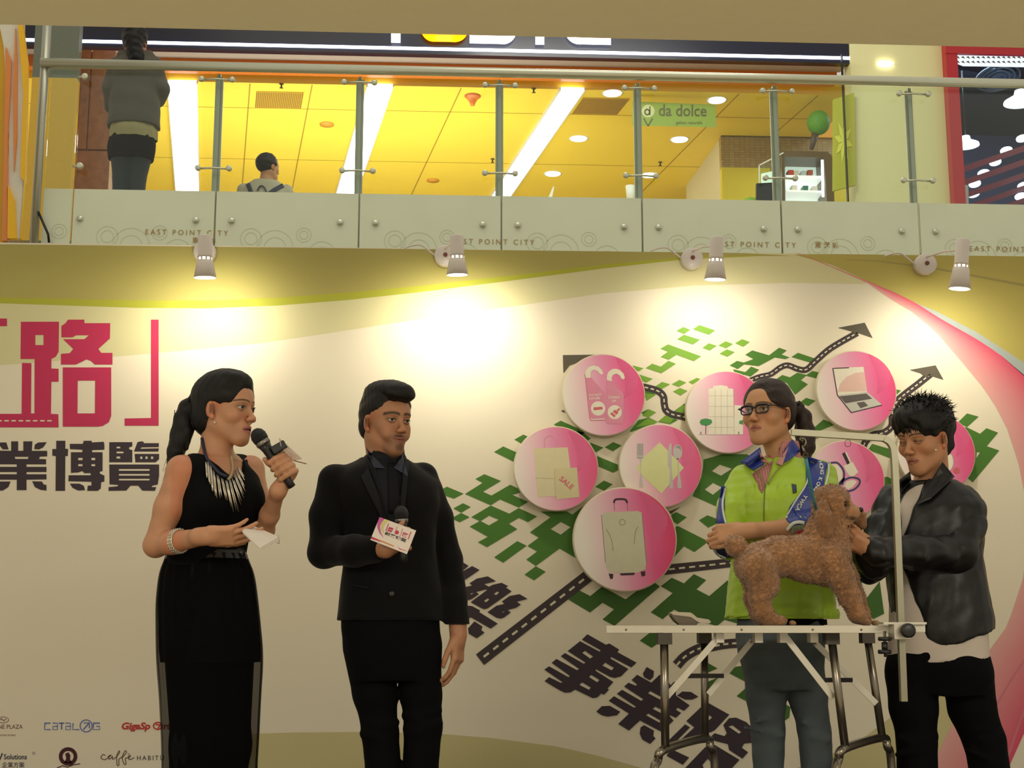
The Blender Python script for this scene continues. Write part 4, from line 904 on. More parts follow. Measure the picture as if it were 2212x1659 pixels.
T4(6, m_dk, 'printed_character', [[(403, 1168), (468, 1168), (468, 1225), (488, 1227), (486, 1277), (468, 1278), (466, 1527), (398, 1527), (400, 1278), (375, 1275), (375, 1227), (403, 1227)],
  [(500, 1190), (593, 1190), (600, 1168), (655, 1168), (660, 1180), (742, 1175), (748, 1192), (748, 1232), (660, 1235), (660, 1250), (735, 1250), (735, 1385), (715, 1390), (715, 1402), (740, 1415), (748, 1415), (748, 1460), (725, 1465), (722, 1510), (700, 1527), (625, 1527), (628, 1490), (655, 1488), (655, 1462), (490, 1458), (492, 1415), (650, 1415), (650, 1400), (605, 1400), (590, 1385), (560, 1395), (508, 1398), (508, 1250), (590, 1250), (590, 1232), (502, 1228)],
  [(500, 1475), (570, 1475), (600, 1490), (610, 1522), (560, 1525), (520, 1505)]], *K4, holes={1: rects((560, 1290, 592, 1307), (655, 1290, 682, 1307), (560, 1335, 592, 1350), (655, 1335, 682, 1350))})
T4(6, m_dk, 'printed_character', [[(783, 1178), (948, 1178), (948, 1208), (925, 1215), (925, 1228), (948, 1235), (948, 1280), (948, 1322), (783, 1322)], [(960, 1245), (985, 1178), (1010, 1172), (1030, 1175), (1030, 1185), (1138, 1185), (1138, 1213), (1015, 1215), (1005, 1225), (1138, 1222), (1135, 1245)], [(965, 1262), (1140, 1262), (1140, 1300), (1115, 1322), (970, 1322)],
  [(783, 1338), (1140, 1338), (1140, 1420), (1130, 1482), (1095, 1488), (1085, 1500), (1120, 1500), (1110, 1527), (1020, 1525), (990, 1490), (935, 1490), (905, 1525), (778, 1527), (778, 1500), (840, 1495), (850, 1485), (785, 1480)]], *K4,
  holes={0: rects((835, 1210, 862, 1222), (835, 1245, 885, 1258), (835, 1280, 862, 1295)), 2: rects((1005, 1280, 1020, 1298), (1042, 1280, 1058, 1298), (1082, 1280, 1098, 1298)), 3: rects((852, 1370, 1072, 1383), (852, 1405, 1072, 1418), (852, 1440, 1072, 1452))})
E5 = (1100, 1330, 4)
T4(11, m_dk, 'printed_character', [[(675, 160), (835, 250), (865, 240), (950, 292), (935, 315), (1100, 405), (1055, 447), (880, 355), (875, 370), (1030, 460), (965, 525), (910, 538), (870, 528), (750, 462), (745, 475), (900, 572), (850, 628), (862, 640), (820, 682), (795, 672), (762, 705), (722, 712), (570, 638), (530, 662), (480, 665), (430, 640), (305, 565), (345, 530), (445, 580), (462, 575), (303, 465), (345, 437), (510, 530), (525, 520), (367, 407), (408, 373), (585, 470), (605, 460), (445, 350), (482, 322), (645, 415), (660, 405), (505, 305), (612, 220), (780, 310), (790, 298), (628, 207)]], *E5,
  holes={0: [[(630, 320), (655, 303), (725, 352), (700, 370)], [(805, 430), (830, 405), (905, 450), (885, 472)], [(690, 530), (708, 510), (780, 555), (760, 575)], [(607, 598), (630, 575), (705, 620), (690, 640)]]})
T4(11, m_dk, 'printed_character', [[(1105, 510), (1228, 578), (1300, 510), (1330, 510), (1395, 600), (1425, 570), (1455, 590), (1440, 640), (1440, 690), (1560, 775), (1510, 822), (1455, 795), (1440, 810), (1485, 840), (1440, 882), (1390, 860), (1385, 868), (1420, 905), (1385, 940), (1310, 1000), (1130, 905), (1035, 992), (942, 935), (1035, 845), (860, 735), (905, 695), (1080, 795), (1095, 785), (930, 675), (975, 640), (1140, 735), (1160, 722), (993, 612), (1030, 578), (1095, 605), (1105, 595), (1058, 555)],
  [(1188, 443), (1250, 478), (1245, 530), (1215, 558), (1165, 530), (1155, 500)], [(752, 828), (800, 782), (870, 778), (960, 830), (930, 860), (850, 872), (800, 860)], [(1450, 690), (1495, 655), (1570, 658), (1635, 700), (1580, 725), (1520, 725)], [(1165, 945), (1250, 992), (1245, 1040), (1265, 1060), (1218, 1108), (1150, 1070), (1128, 1020), (1135, 965)]], *E5,
  holes={0: [[(1200, 670), (1218, 650), (1310, 700), (1305, 725)], [(1240, 805), (1262, 785), (1330, 820), (1310, 840)], [(1182, 860), (1205, 845), (1305, 905), (1300, 925)]]})
T4(11, m_dk, 'printed_character', [[(1530, 910), (1705, 745), (1902, 855), (1775, 990), (1740, 1008), (1705, 1008), (1600, 1110), (1440, 1110), (1600, 965)], [(1520, 938), (1562, 965), (1420, 1110), (1370, 1110), (1385, 1070)], [(1360, 1210), (1500, 1288), (1555, 1225), (1480, 1190), (1400, 1150)],
  [(1850, 945), (1900, 885), (1960, 880), (2050, 920), (2100, 970), (2130, 1000), (2130, 1095), (2030, 1105), (2010, 1140), (2065, 1180), (2015, 1235), (1900, 1160), (1890, 1110), (1790, 1085), (1725, 1060), (1775, 1015), (1860, 1040), (1880, 1015)],
  [(1740, 1095), (1990, 1245), (1850, 1400), (1440, 1400), (1660, 1170), (1720, 1110)]], *E5, holes={0: [[(1710, 850), (1755, 878), (1710, 915)]], 3: [[(1895, 957), (1930, 947), (2005, 1005), (1985, 1020)]], 4: [[(1670, 1290), (1715, 1235), (1780, 1310), (1700, 1370)]]})
T4(11, m_dk, 'printed_character', [[(300, 200), (470, 270), (580, 340), (470, 430), (300, 480)], [(400, 480), (640, 342), (770, 410), (490, 600), (400, 560)],
  [(595, 640), (720, 560), (910, 520), (1055, 605), (850, 655), (930, 700), (1000, 665), (1150, 632), (1265, 690), (1225, 715), (1325, 780), (910, 1075), (850, 1090), (780, 1060), (615, 968), (900, 755), (890, 745), (710, 790), (760, 830), (640, 910), (590, 930), (400, 930), (400, 730), (640, 680)],
  [(1155, 955), (1290, 860), (1460, 828), (1600, 910), (1415, 960), (1485, 1010), (1400, 1065), (1255, 1105), (1310, 1145), (1190, 1235), (1130, 1252), (1060, 1235), (905, 1140), (1060, 1030), (1200, 995)],
  [(400, 1020), (500, 1020), (640, 1035), (780, 1110), (765, 1140), (1085, 1340), (960, 1425), (620, 1230), (500, 1290), (400, 1290)], [(570, 1420), (680, 1300), (820, 1390), (800, 1450), (855, 1495), (720, 1595), (580, 1510)]], 940, 1180, 8.0145,
  holes={2: [[(605, 822), (670, 800), (630, 838)], [(1015, 825), (1075, 780), (1110, 800), (1055, 845)], [(845, 945), (905, 900), (940, 920), (880, 970)]], 3: [[(1155, 1140), (1220, 1115), (1170, 1150)]]})
# sponsor marks
YL = YW - .0016
m_br, m_bl, m_rd, m_nv, m_mr = mat('print_brown', '7a4a44', .6, spec=.25), mat('print_blue', '6070b4', .6, spec=.25), mat('print_red', 'c0403c', .6, spec=.25), mat('print_navy', '34344c', .6, spec=.25), mat('print_maroon', '4c2028', .6, spec=.25)
px_text('CROWNE PLAZA', 49, 1574, 9, YL, align='RIGHT', wx=.92).build('sponsor_lettering', m_br, bk)
px_text('HONG KONG', 34, 1590, 4, YL, align='RIGHT').build('sponsor_lettering', m_br, bk)
def ring(mb, cx, cy, rx, ry, w, y=YL, n=32):
    mb.poly([[(cx + rx * math.cos(t * 6.2832 / n), cy + ry * math.sin(t * 6.2832 / n)) for t in range(n)], [(cx + (rx - w) * math.cos(t * 6.2832 / n), cy + (ry - w) * math.sin(t * 6.2832 / n)) for t in range(n)]], lambda u, v: P(u, v, y)); return mb
def lines(mb, pts, w, y=YL):
    n = len(pts); L, Rr = [], []; closed = math.hypot(pts[0][0] - pts[-1][0], pts[0][1] - pts[-1][1]) < w
    for i, (x, z) in enumerate(pts):
        a, b = (pts[i - 1] if i else (pts[-2] if closed else pts[0])), (pts[i + 1] if i < n - 1 else (pts[1] if closed else pts[-1]))
        def un(p, q): l = math.hypot(q[0] - p[0], q[1] - p[1]); return ((q[0] - p[0]) / l, (q[1] - p[1]) / l) if l > 1e-6 else (0, 0)
        d0, d1 = un(a, (x, z)), un((x, z), b); dx, dy = d0[0] + d1[0], d0[1] + d1[1]; l = math.hypot(dx, dy) or 1; dx, dy = dx / l, dy / l
        k = w / 2 / max(.5, abs(dx * (d1[0] or d0[0]) + dy * (d1[1] or d0[1])) if l > 1e-6 else 1)
        L.append(P(x - dy * k, z + dx * k, y)); Rr.append(P(x + dy * k, z - dx * k, y))
    return mb.add(L + Rr, [(i, i + 1, n + i + 1, n + i) for i in range(n - 1)])
mb = ring(MB(), 6, 1555, 13, 7, 1.2); lines(mb, [(-2, 1556), (3, 1552), (8, 1557), (13, 1553)], 1.5); mb.build('sponsor_emblem', m_br, bk)
mb = MB()   # squared blue word mark with an arrow in a ring
for seg in ([(109, 1562), (97, 1562), (96, 1576), (109, 1576)], [(114, 1562), (124, 1562), (124, 1576), (114, 1576), (114, 1569), (124, 1569)], [(127, 1562), (139, 1562)], [(133, 1562), (133, 1576)], [(142, 1562), (152, 1562), (152, 1576), (142, 1576), (142, 1569), (152, 1569)], [(158, 1562), (157, 1576), (171, 1576)],
            [(216, 1562), (202, 1562), (201, 1576), (215, 1576), (215, 1569), (208, 1569)], [(180, 1576), (192, 1562)], [(181, 1562), (193, 1561), (193, 1573)]): lines(mb, seg, 2.6)
ring(mb, 186, 1568, 14, 14, 2.2); mb.build('sponsor_lettering', m_bl, bk)
px_text('GigaSp', 261, 1575, 14, YL, bold=.04, shear=.2, wx=1.13).build('sponsor_lettering', m_rd, bk)
px_text('rt', 352, 1575, 14, YL, bold=.03, shear=.2).build('sponsor_lettering', m_rd, bk)
mb = ring(MB(), 341, 1568, 11, 9, 3); lines(mb, [(336, 1565), (346, 1566), (341, 1574)], 3); mb.build('sponsor_emblem', m_rd, bk)
px_text('Solutions', 8, 1640, 11, YL, bold=.015, wx=.86).build('sponsor_lettering', m_nv, bk)
lines(MB(), [(-3, 1629), (0, 1640), (5, 1627)], 3).build('sponsor_emblem', m_nv, bk)
ring(MB(), 73, 1627, 3, 3, .8).build('sponsor_emblem', m_nv, bk)
px_text('企業方案', 4, 1657, 9, YL, bold=.005, wx=.95).build('sponsor_lettering', m_nv, bk)
mb = ring(MB(), 147, 1634, 20, 20, 8); mb.poly([[(141, 1628), (148, 1625), (152, 1632), (151, 1640), (156, 1648), (139, 1648), (143, 1638)]], lambda u, v: P(u, v, YL)); mb.build('sponsor_emblem', m_mr, bk)
lines(MB(), [(123, 1659), (135, 1654), (146, 1657), (158, 1652), (173, 1650)], 2).build('sponsor_emblem', m_mr, bk)
mb = MB()   # hand written word
lines(mb, smooth([(228, 1632), (222, 1630), (218, 1637), (226, 1641), (234, 1636), (240, 1631), (234, 1634), (236, 1640), (243, 1634), (243, 1640), (250, 1636), (258, 1626), (257, 1622), (252, 1634), (253, 1652), (257, 1652), (257, 1640), (266, 1634), (273, 1625), (270, 1622), (264, 1636), (268, 1650), (272, 1650), (271, 1638), (278, 1637), (282, 1632), (277, 1634), (280, 1641), (290, 1636)]), 1.6); lines(mb, [(276, 1628), (280, 1629)], 1.4)
mb.build('sponsor_lettering', mat('print_brown_dark', '5a4030', .6, spec=.25), bk)
px_text('HABITŪ', 295, 1642, 10, YL, space=1.35, wx=.95).build('sponsor_lettering', m_nv, bk)
# ---------------------------------------------------------------- round signs mounted on the backdrop
def disc_mat():
    m = mat('pink_gradient_print', 'e05080', .35); nt = m.node_tree; N = nt.nodes; L = nt.links; b = N['Principled BSDF']
    tc = N.new('ShaderNodeTexCoord'); sx = N.new('ShaderNodeSeparateXYZ'); L.new(tc.outputs['Object'], sx.inputs[0])
    mul = N.new('ShaderNodeMath'); mul.operation = 'MULTIPLY_ADD'; mul.inputs[1].default_value = 2.4; mul.inputs[2].default_value = .5; L.new(sx.outputs['X'], mul.inputs[0])
    m2 = N.new('ShaderNodeMath'); m2.operation = 'MULTIPLY_ADD'; m2.inputs[1].default_value = .45; L.new(sx.outputs['Z'], m2.inputs[0]); L.new(mul.outputs[0], m2.inputs[2])
    cr = N.new('ShaderNodeValToRGB'); e = cr.color_ramp.elements
    e[0].position = .05; e[0].color = (*lin('efe6d8'), 1); e[1].position = 1.0; e[1].color = (*lin('e23a72'), 1)
    for p_, c_ in ((.28, 'eec8cc'), (.5, 'ea98b8'), (.76, 'e85c92')):
        q = e.new(p_); q.color = (*lin(c_), 1)
    L.new(m2.outputs[0], cr.inputs[0]); L.new(cr.outputs[0], b.inputs['Base Color']); return m
m_dg = disc_mat(); m_rim = mat('disc_rim', 'cfc2a4', .5); m_arc = mat('disc_arc', 'e0588a', .35)
YD = YW - .055
def disc(name_px, r, lab, yo=0, arc_=True):
    cx, cy = name_px; y = YD - yo; c = P(cx, cy, y); R = r * MPP(y) * 1.012
    t = thing('round_sign', lab, 'sign', Vector((c.x, y, c.z)), 'round pink signs mounted on the backdrop')
    MB().lathe(c + Vector((0, .028, 0)), (0, -1, 0), [(R * .985, 0), (R, .004), (R, .026), (R * .985, .029)], 64).build('rim', m_rim, t, True)
    MB().lathe(c + Vector((0, 0, 0)), (0, -1, 0), [(R * .975, 0), (R * .975, .0022)], 64).build('face', m_dg, t, origin=c)
    MB().lathe(c + Vector((0, YW - y - .003, 0)), (0, -1, 0), [(R * .35, 0), (R * .35, YW - y - .031)], 24).build('standoff', m_rim, t)
    if arc_:
        pts = [(cx + .93 * r * math.cos(R_(a)), cy + .93 * r * math.sin(R_(a))) for a in range(-72, -24, 4)] + smooth([(cx + r * .82, cy - r * .28), (cx + r * .70, cy - r * .06), (cx + r * .48, cy + r * .10)]) + smooth([(cx + r * .52, cy - r * .08), (cx + r * .50, cy - r * .36), (cx + r * .40, cy - r * .64), (cx + r * .29, cy - r * .86)])[1:]
        mb = MB(); mb.poly([pts], lambda u, v: P(u, v, y - .0025)); mb.build('printed_arc', mat('disc_arc', 'e0588a', .35), t)
    return t, y
def on(t, y, name, m, polys, ox=0, oy=0, s=1, k=1, holes=None):
    mb = MB()
    for i, p in enumerate(polys): mb.poly([tr(p, ox, oy, s)] + [tr(h, ox, oy, s) for h in (holes or {}).get(i, [])], lambda u, v: P(u, v, y - .0025 - .0002 * k))
    return mb.build(name, m, t)
def onl(t, y, name, m, lns, w, ox=0, oy=0, s=1, k=2):
    mb = MB()
    for l in lns: lines(mb, tr(l, ox, oy, s), w, y - .0025 - .0002 * k)
    return mb.build(name, m, t)
def circ(cx, cy, r, ry=None, n=28): return [(cx + r * math.cos(i * 6.2832 / n), cy + (ry or r) * math.sin(i * 6.2832 / n)) for i in range(n)]
m_lp, m_cd, m_rs = mat('disc_pale', 'ece2cc', .4), mat('disc_cream', 'dccfa4', .4), mat('disc_rose', 'd2606c', .4)
m_pp = mat('disc_pink', 'e08aa4', .4)
H = (1180, 740, 7.9)
t, y = disc((1304, 853), 91, 'round pink sign showing two door hangers, top left of the cluster')
def hanger(dx, dy): return [(x + dx, y_ + dy) for x, y_ in ((740, 1290), (660, 540), (680, 470), (730, 415), (810, 390), (890, 410), (950, 470), (975, 530), (950, 548), (910, 530), (880, 490), (830, 465), (780, 475), (755, 520), (760, 580), (800, 640), (900, 750), (1000, 850), (1010, 1320), (760, 1320))]
on(t, y, 'hanger_left', m_pp, [hanger(0, 0)], *H)
onl(t, y, 'hanger_outline', m_rs, [[(740, 1290), (660, 540)], [(740, 1290), (760, 1330), (1000, 1325)]], 1, *H)
on(t, y, 'hanger_left_hook', m_lp, [[(665, 600), (660, 540), (680, 470), (730, 415), (810, 390), (890, 410), (950, 470), (975, 530), (950, 548), (910, 530), (880, 490), (830, 465), (780, 475), (755, 520), (760, 600)]], *H, k=2)
on(t, y, 'hanger_right', m_pp, [[(1010, 1340), (1035, 560), (1060, 500), (1120, 455), (1190, 445), (1260, 470), (1320, 530), (1342, 600), (1325, 628), (1285, 620), (1255, 565), (1200, 530), (1140, 550), (1115, 600), (1130, 670), (1210, 770), (1300, 850), (1325, 900), (1318, 1350), (1290, 1388), (1040, 1388)]], *H, k=3)
on(t, y, 'hanger_right_hook', m_lp, [[(1032, 640), (1035, 560), (1060, 500), (1120, 455), (1190, 445), (1260, 470), (1320, 530), (1342, 600), (1325, 628), (1285, 620), (1255, 565), (1200, 530), (1140, 550), (1115, 600), (1122, 660)]], *H, k=4)
on(t, y, 'round_symbol', m_lp, [circ(885, 1125, 122)], *H, k=2); on(t, y, 'round_symbol', m_lp, [circ(1168, 1188, 120)], *H, k=4)
on(t, y, 'minus_symbol', m_rs, [[(805, 1105), (958, 1095), (965, 1140), (810, 1155)]], *H, k=3)
on(t, y, 'brush_symbol', m_rs, [[(1090, 1215), (1120, 1185), (1185, 1245), (1160, 1280)], [(1135, 1175), (1170, 1145), (1235, 1190), (1195, 1235)], [(1195, 1150), (1250, 1115), (1265, 1135), (1220, 1180)]], *H, k=5)
px_text('DO NOT', 1272.5, 856, 4.6, y - .0033, bold=.02, ang=-3).build('lettering', m_lp, t); px_text('DISTURB', 1273, 863.5, 4.6, y - .0033, bold=.02, wx=.88, ang=-3).build('lettering', m_lp, t)
px_text('CLEAN', 1314, 860.5, 5, y - .0037, bold=.02, wx=1.05).build('lettering', m_lp, t); px_text('UP', 1322, 868.5, 5, y - .0037, bold=.02).build('lettering', m_lp, t)
on(t, y, 'white_line', m_lp, [[(755, 1290), (800, 1305), (1000, 1295), (1000, 1312), (800, 1320), (765, 1312)]], *H, k=2)
t, y = disc((1201, 1012), 92, 'round pink sign showing paper bags with the word SALE', .004)
on(t, y, 'paper_bag', m_cd, [[(812, 515), (1105, 505), (1128, 680), (1130, 920), (845, 935)]], *A)
on(t, y, 'bag_front', mat('disc_cream2', 'd6c898', .4), [[(990, 690), (1185, 680), (1207, 935), (1010, 955)]], *A, k=2)
onl(t, y, 'bag_folds', mat('disc_fold', 'bfae80', .4), [[(990, 690), (1000, 950)], [(825, 770), (985, 775)]], .9, *A, k=3)
onl(t, y, 'bag_handle', mat('disc_handle', 'd8a0a8', .4), [smooth([(905, 505), (905, 440), (935, 405), (980, 415), (1005, 460), (1010, 505)])], 1.4, *A)
px_text('SALE', 1207, 1036, 11, y - .0033, bold=.02, ang=40, wx=1.05).build('lettering', m_rs, t)
t, y = disc((1570, 890), 91.5, 'round pink sign showing a glass tower and tree, behind the woman in glasses', .002)
m_gr2, m_tg = mat('disc_line', 'b0a898', .4), mat('disc_tree', '3c9048', .4)
on(t, y, 'tower', m_lp, [[(762, 640), (800, 635), (805, 615), (870, 608), (925, 618), (930, 635), (975, 640), (985, 1035), (762, 1035)], [(985, 780), (1060, 785), (1060, 1035), (985, 1035)]], *B)
onl(t, y, 'tower_grid', m_gr2, [[(762, v), (980, v)] for v in (700, 792, 880, 972)] + [[(x, 645), (x, 1033)] for x in (820, 872, 925)] + [[(678, 1035), (1080, 1035)], [(984, 645), (984, 1035)]], .7, *B)
on(t, y, 'tree', m_tg, [[(685, 930), (695, 905), (740, 895), (785, 905), (795, 930), (775, 950), (745, 958), (700, 950)], [(1025, 940), (1030, 915), (1060, 910), (1060, 950)]], *B, k=3)
onl(t, y, 'tree_trunk', m_mr, [[(740, 950), (738, 1030)], [(696, 1010), (696, 1032)], [(1023, 1010), (1023, 1032)]], 1.4, *B, k=3)
t, y = disc((1427, 1006), 91, 'round pink sign showing fork, napkin, knife and spoon')
on(t, y, 'napkin', mat('disc_napkin', 'dede9c', .4), [[(1900, 462), (2110, 680), (1915, 905), (1742, 740), (1700, 680), (1752, 600)]], *A)
m_ct, m_ctd = mat('disc_cutlery', 'c8c0b8', .4), mat('disc_cutlery_dark', '6c5c60', .4)
on(t, y, 'fork', m_ct, [[(1703, 475), (1757, 475), (1757, 590), (1745, 605), (1738, 700), (1757, 850), (1722, 850), (1736, 700), (1728, 605), (1702, 590)]], *A, k=2)
onl(t, y, 'fork_tines', m_ctd, [[(x, 472), (x, 575)] for x in (1712, 1725, 1738, 1752)] + [[(1702, 595), (1757, 595)]], .9, *A, k=3)
on(t, y, 'knife', m_ct, [[(1990, 465), (2003, 480), (2005, 690), (2018, 850), (2010, 865), (1985, 862), (1990, 700), (1968, 660), (1972, 520)]], *A, k=3)
on(t, y, 'spoon', m_ct, [circ(2055, 545, 40, 65), [(2050, 600), (2062, 600), (2068, 700), (2092, 850), (2075, 865), (2052, 850), (2058, 700)]], *A, k=2)
on(t, y, 'spoon_bowl', mat('disc_cutlery_mid', '9c8e90', .4), [[(2030, 510), (2055, 485), (2080, 500), (2088, 545), (2075, 520), (2050, 505)]], *A, k=3)
t, y = disc((1828, 1035), 85, 'round pink sign showing scissors and a nail polish bottle', .002)
onl(t, y, 'scissors', mat('disc_navy', '26265c', .4), [smooth([(540, 640), (600, 640), (650, 700), (655, 770), (620, 830), (590, 840)]), [(600, 835), (660, 770)], smooth([(640, 830), (660, 790), (720, 765), (785, 780), (790, 820), (750, 865), (690, 885), (655, 870)])], 4, *D)
on(t, y, 'bottle_cap', m_dk, [[(640, 560), (665, 545), (710, 640), (685, 655)]], *D); on(t, y, 'bottle_cap_shine', m_lp, [[(665, 548), (678, 545), (718, 630), (708, 640)]], *D, k=2)
on(t, y, 'bottle', m_lp, [[(655, 665), (730, 630), (780, 720), (720, 770), (680, 720)]], *D, k=1); on(t, y, 'scissor_loop', m_lp, [[(540, 650), (600, 655), (640, 710), (640, 770), (600, 820), (540, 810)], [(660, 840), (680, 800), (730, 785), (770, 800), (730, 850), (690, 870)]], *D, k=1)
onl(t, y, 'small_ring', m_mr, [circ(690, 470, 26, 30) + [(716, 470)]], .9, *D)
t, y = disc((1850, 844), 90, 'round pink sign showing an open laptop, top right of the cluster')
L3 = (1659, 500, 4)
on(t, y, 'laptop_screen', m_lp, [[(560, 1180), (825, 1170), (855, 1385), (600, 1415)]], *L3); on(t, y, 'laptop_image', mat('disc_soft', 'e4bcae', .4), [[(605, 1385), (620, 1320), (680, 1255), (760, 1220), (830, 1215), (850, 1380)]], *L3, k=2)
onl(t, y, 'laptop_edge', m_dk, [[(560, 1180), (600, 1415)], [(565, 1183), (700, 1177)], [(600, 1415), (720, 1565), (985, 1500)]], 2, *L3, k=3)
on(t, y, 'laptop_base', mat('disc_silver', 'c8c4b8', .4), [[(600, 1415), (855, 1385), (985, 1498), (720, 1562)]], *L3, k=1)
on(t, y, 'laptop_keys', mat('disc_keys', '5c5450', .4), [[(615, 1425), (850, 1400), (900, 1445), (670, 1485)], [(765, 1480), (830, 1470), (865, 1505), (800, 1528)]], *L3, k=2)
t, y = disc((2022, 978), 88, 'round pink sign at far right, mostly behind the person in the black jacket', .002)
on(t, y, 'clock_face', m_lp, [circ(1545, 630, 58, 85)], *D); onl(t, y, 'clock_rim', m_gr2, [circ(1545, 630, 58, 85) + [(1603, 630)]], 1.2, *D); on(t, y, 'red_dot', m_rs, [circ(1630, 705, 28)], *D, k=3)
t, y = disc((1350, 1165), 112, 'largest round pink sign, showing a pale trolley suitcase', .036)
on(t, y, 'suitcase', mat('disc_case', 'cfc9ac', .4), [[(1397, 1090), (1430, 1068), (1710, 1055), (1745, 1070), (1785, 1500), (1775, 1560), (1700, 1590), (1480, 1590), (1440, 1550), (1430, 1500)]], *A)
onl(t, y, 'case_lines', mat('disc_case_dark', '8e8868', .4), [[(1397, 1090), (1432, 1500)], [(1747, 1080), (1785, 1500)], smooth([(1438, 1210), (1470, 1270), (1490, 1330), (1497, 1400)]), smooth([(1713, 1190), (1690, 1240), (1680, 1340)]), circ(1577, 1153, 25) + [(1602, 1153)]], 1.4, *A)
onl(t, y, 'trolley_handle', m_dk, [smooth([(1505, 985), (1515, 958), (1560, 952), (1605, 958), (1620, 985)])], 4, *A); onl(t, y, 'trolley_rods', m_ctd, [[(1506, 980), (1510, 1055)], [(1620, 980), (1624, 1050)]], 1, *A)
on(t, y, 'case_wheel', m_dk, [[(1458, 1595), (1500, 1600), (1495, 1640), (1475, 1645)]], *A, k=2); on(t, y, 'case_wheel', m_dk, [[(1735, 1580), (1775, 1575), (1775, 1615), (1745, 1622)]], *A, k=2); on(t, y, 'case_foot', m_dk, [[(1555, 1595), (1685, 1588), (1680, 1608), (1565, 1612)]], *A, k=2)
# ---------------------------------------------------------------- wall lamps along the top edge
m_lw, m_lg = mat('lamp_white', 'd6ccc4', .4, var=.02), mat('lamp_inner', 'fff4d8', emit='fff0d0', es=4)
def lamp(hx, hy0, hy1, bx, by, yh, lab, tilt, power, col=(1, .95, .76), cable=True, aim=None, spot=R_(150)):
    base = P(bx, by, YW - .03); top = P(hx, hy0, yh); bot = P(hx + tilt, hy1, yh + .02)
    t = thing('wall_lamp', lab, 'lamp', base, 'adjustable lamps along the top of the backdrop')
    MB().lathe(base + Vector((0, .03, 0)), (0, -1, 0), [(.050, 0), (.050, .05), (.046, .056), (0, .058)], 28).build('base', m_lw, t, True)
    ax = (bot - top).normalized(); L = (bot - top).length; mid = .52
    MB().lathe(top, ax, [(.026, 0), (.030, .004), (.030, L * mid - .01), (.033, L * mid)], 28).build('lamp_head', m_lw, t, True)
    MB().lathe(top, ax, [(.026, L * mid), (.026, L * mid + .012)], 20).build('lit_slots', m_lg, t, True)
    mb = MB()
    for k in range(10):
        a = 2 * math.pi * k / 10; u = ax.cross(Vector((0, 1, 0))).normalized(); v = ax.cross(u)
        p0 = top + ax * (L * mid - .001) + (u * math.cos(a) + v * math.sin(a)) * .031
        mb.bar(p0, p0 + ax * .014, .008, .003, up=(u * math.cos(a) + v * math.sin(a)))
    mb.build('slot_bars', m_lw, t)
    MB().lathe(top, ax, [(.034, L * mid + .012), (.037, L * mid + .03), (.048, L), (.046, L), (.035, L * mid + .03), (.028, L * mid + .014)], 32).build('shade', m_lw, t, True)
    arm0 = base + Vector((0, -.03, .03)); arm1 = top + ax * L * .22
    MB().tube([arm0, (arm0 + arm1) / 2 + Vector((0, 0, .01)), arm1], .005, 8).build('arm', m_lw, t, True)
    MB().lathe(base + Vector((0, -.028, 0)), (0, -1, 0), [(.010, 0), (.010, .006), (0, .007)], 12).build('screw', mat('print_brown', ''), t)
    if cable:
        MB().tube([P(*q, YW - .03) for q in smooth([(bx - 20, by), (bx - 35, by - 12), (bx - 52, by - 24), (bx - 70, by - 24), (bx - 88, by - 18)])], .004, 6).build('cable', m_lw, t, True)
    l = bpy.data.lights.new('lamp_bulb', 'SPOT'); l.energy = power; l.color = col; l.spot_size = spot; l.spot_blend = 1; l.shadow_soft_size = .03
    o = bpy.data.objects.new('lamp_bulb', l); COL.objects.link(o); o.parent = t; pos = top + ax * (L + .01)
    o.location = pos - worldloc(t); o.rotation_euler = ((aim - pos) if aim is not None else ax).to_track_quat('-Z', 'Y').to_euler()
lamp(443, 508, 600, 443, 546, YW - .40, 'white lamp pointing straight down at far left of the backdrop top', 0, 19, aim=P(437, 690, YW), cable=False)
lamp(986, 508, 594, 962, 554, YW - .40, 'white lamp second from the left on the backdrop top', 2, 22, aim=P(975, 745, YW))
lamp(1548, 512, 604, 1494, 560, YW - .40, 'white lamp third from the left on the backdrop top, above the green tiles', -3, 11, aim=P(1530, 720, YW))
lamp(2080, 517, 624, 1998, 572, YW - .42, 'white lamp furthest right on the backdrop top', -7, 13, aim=P(2040, 800, YW))
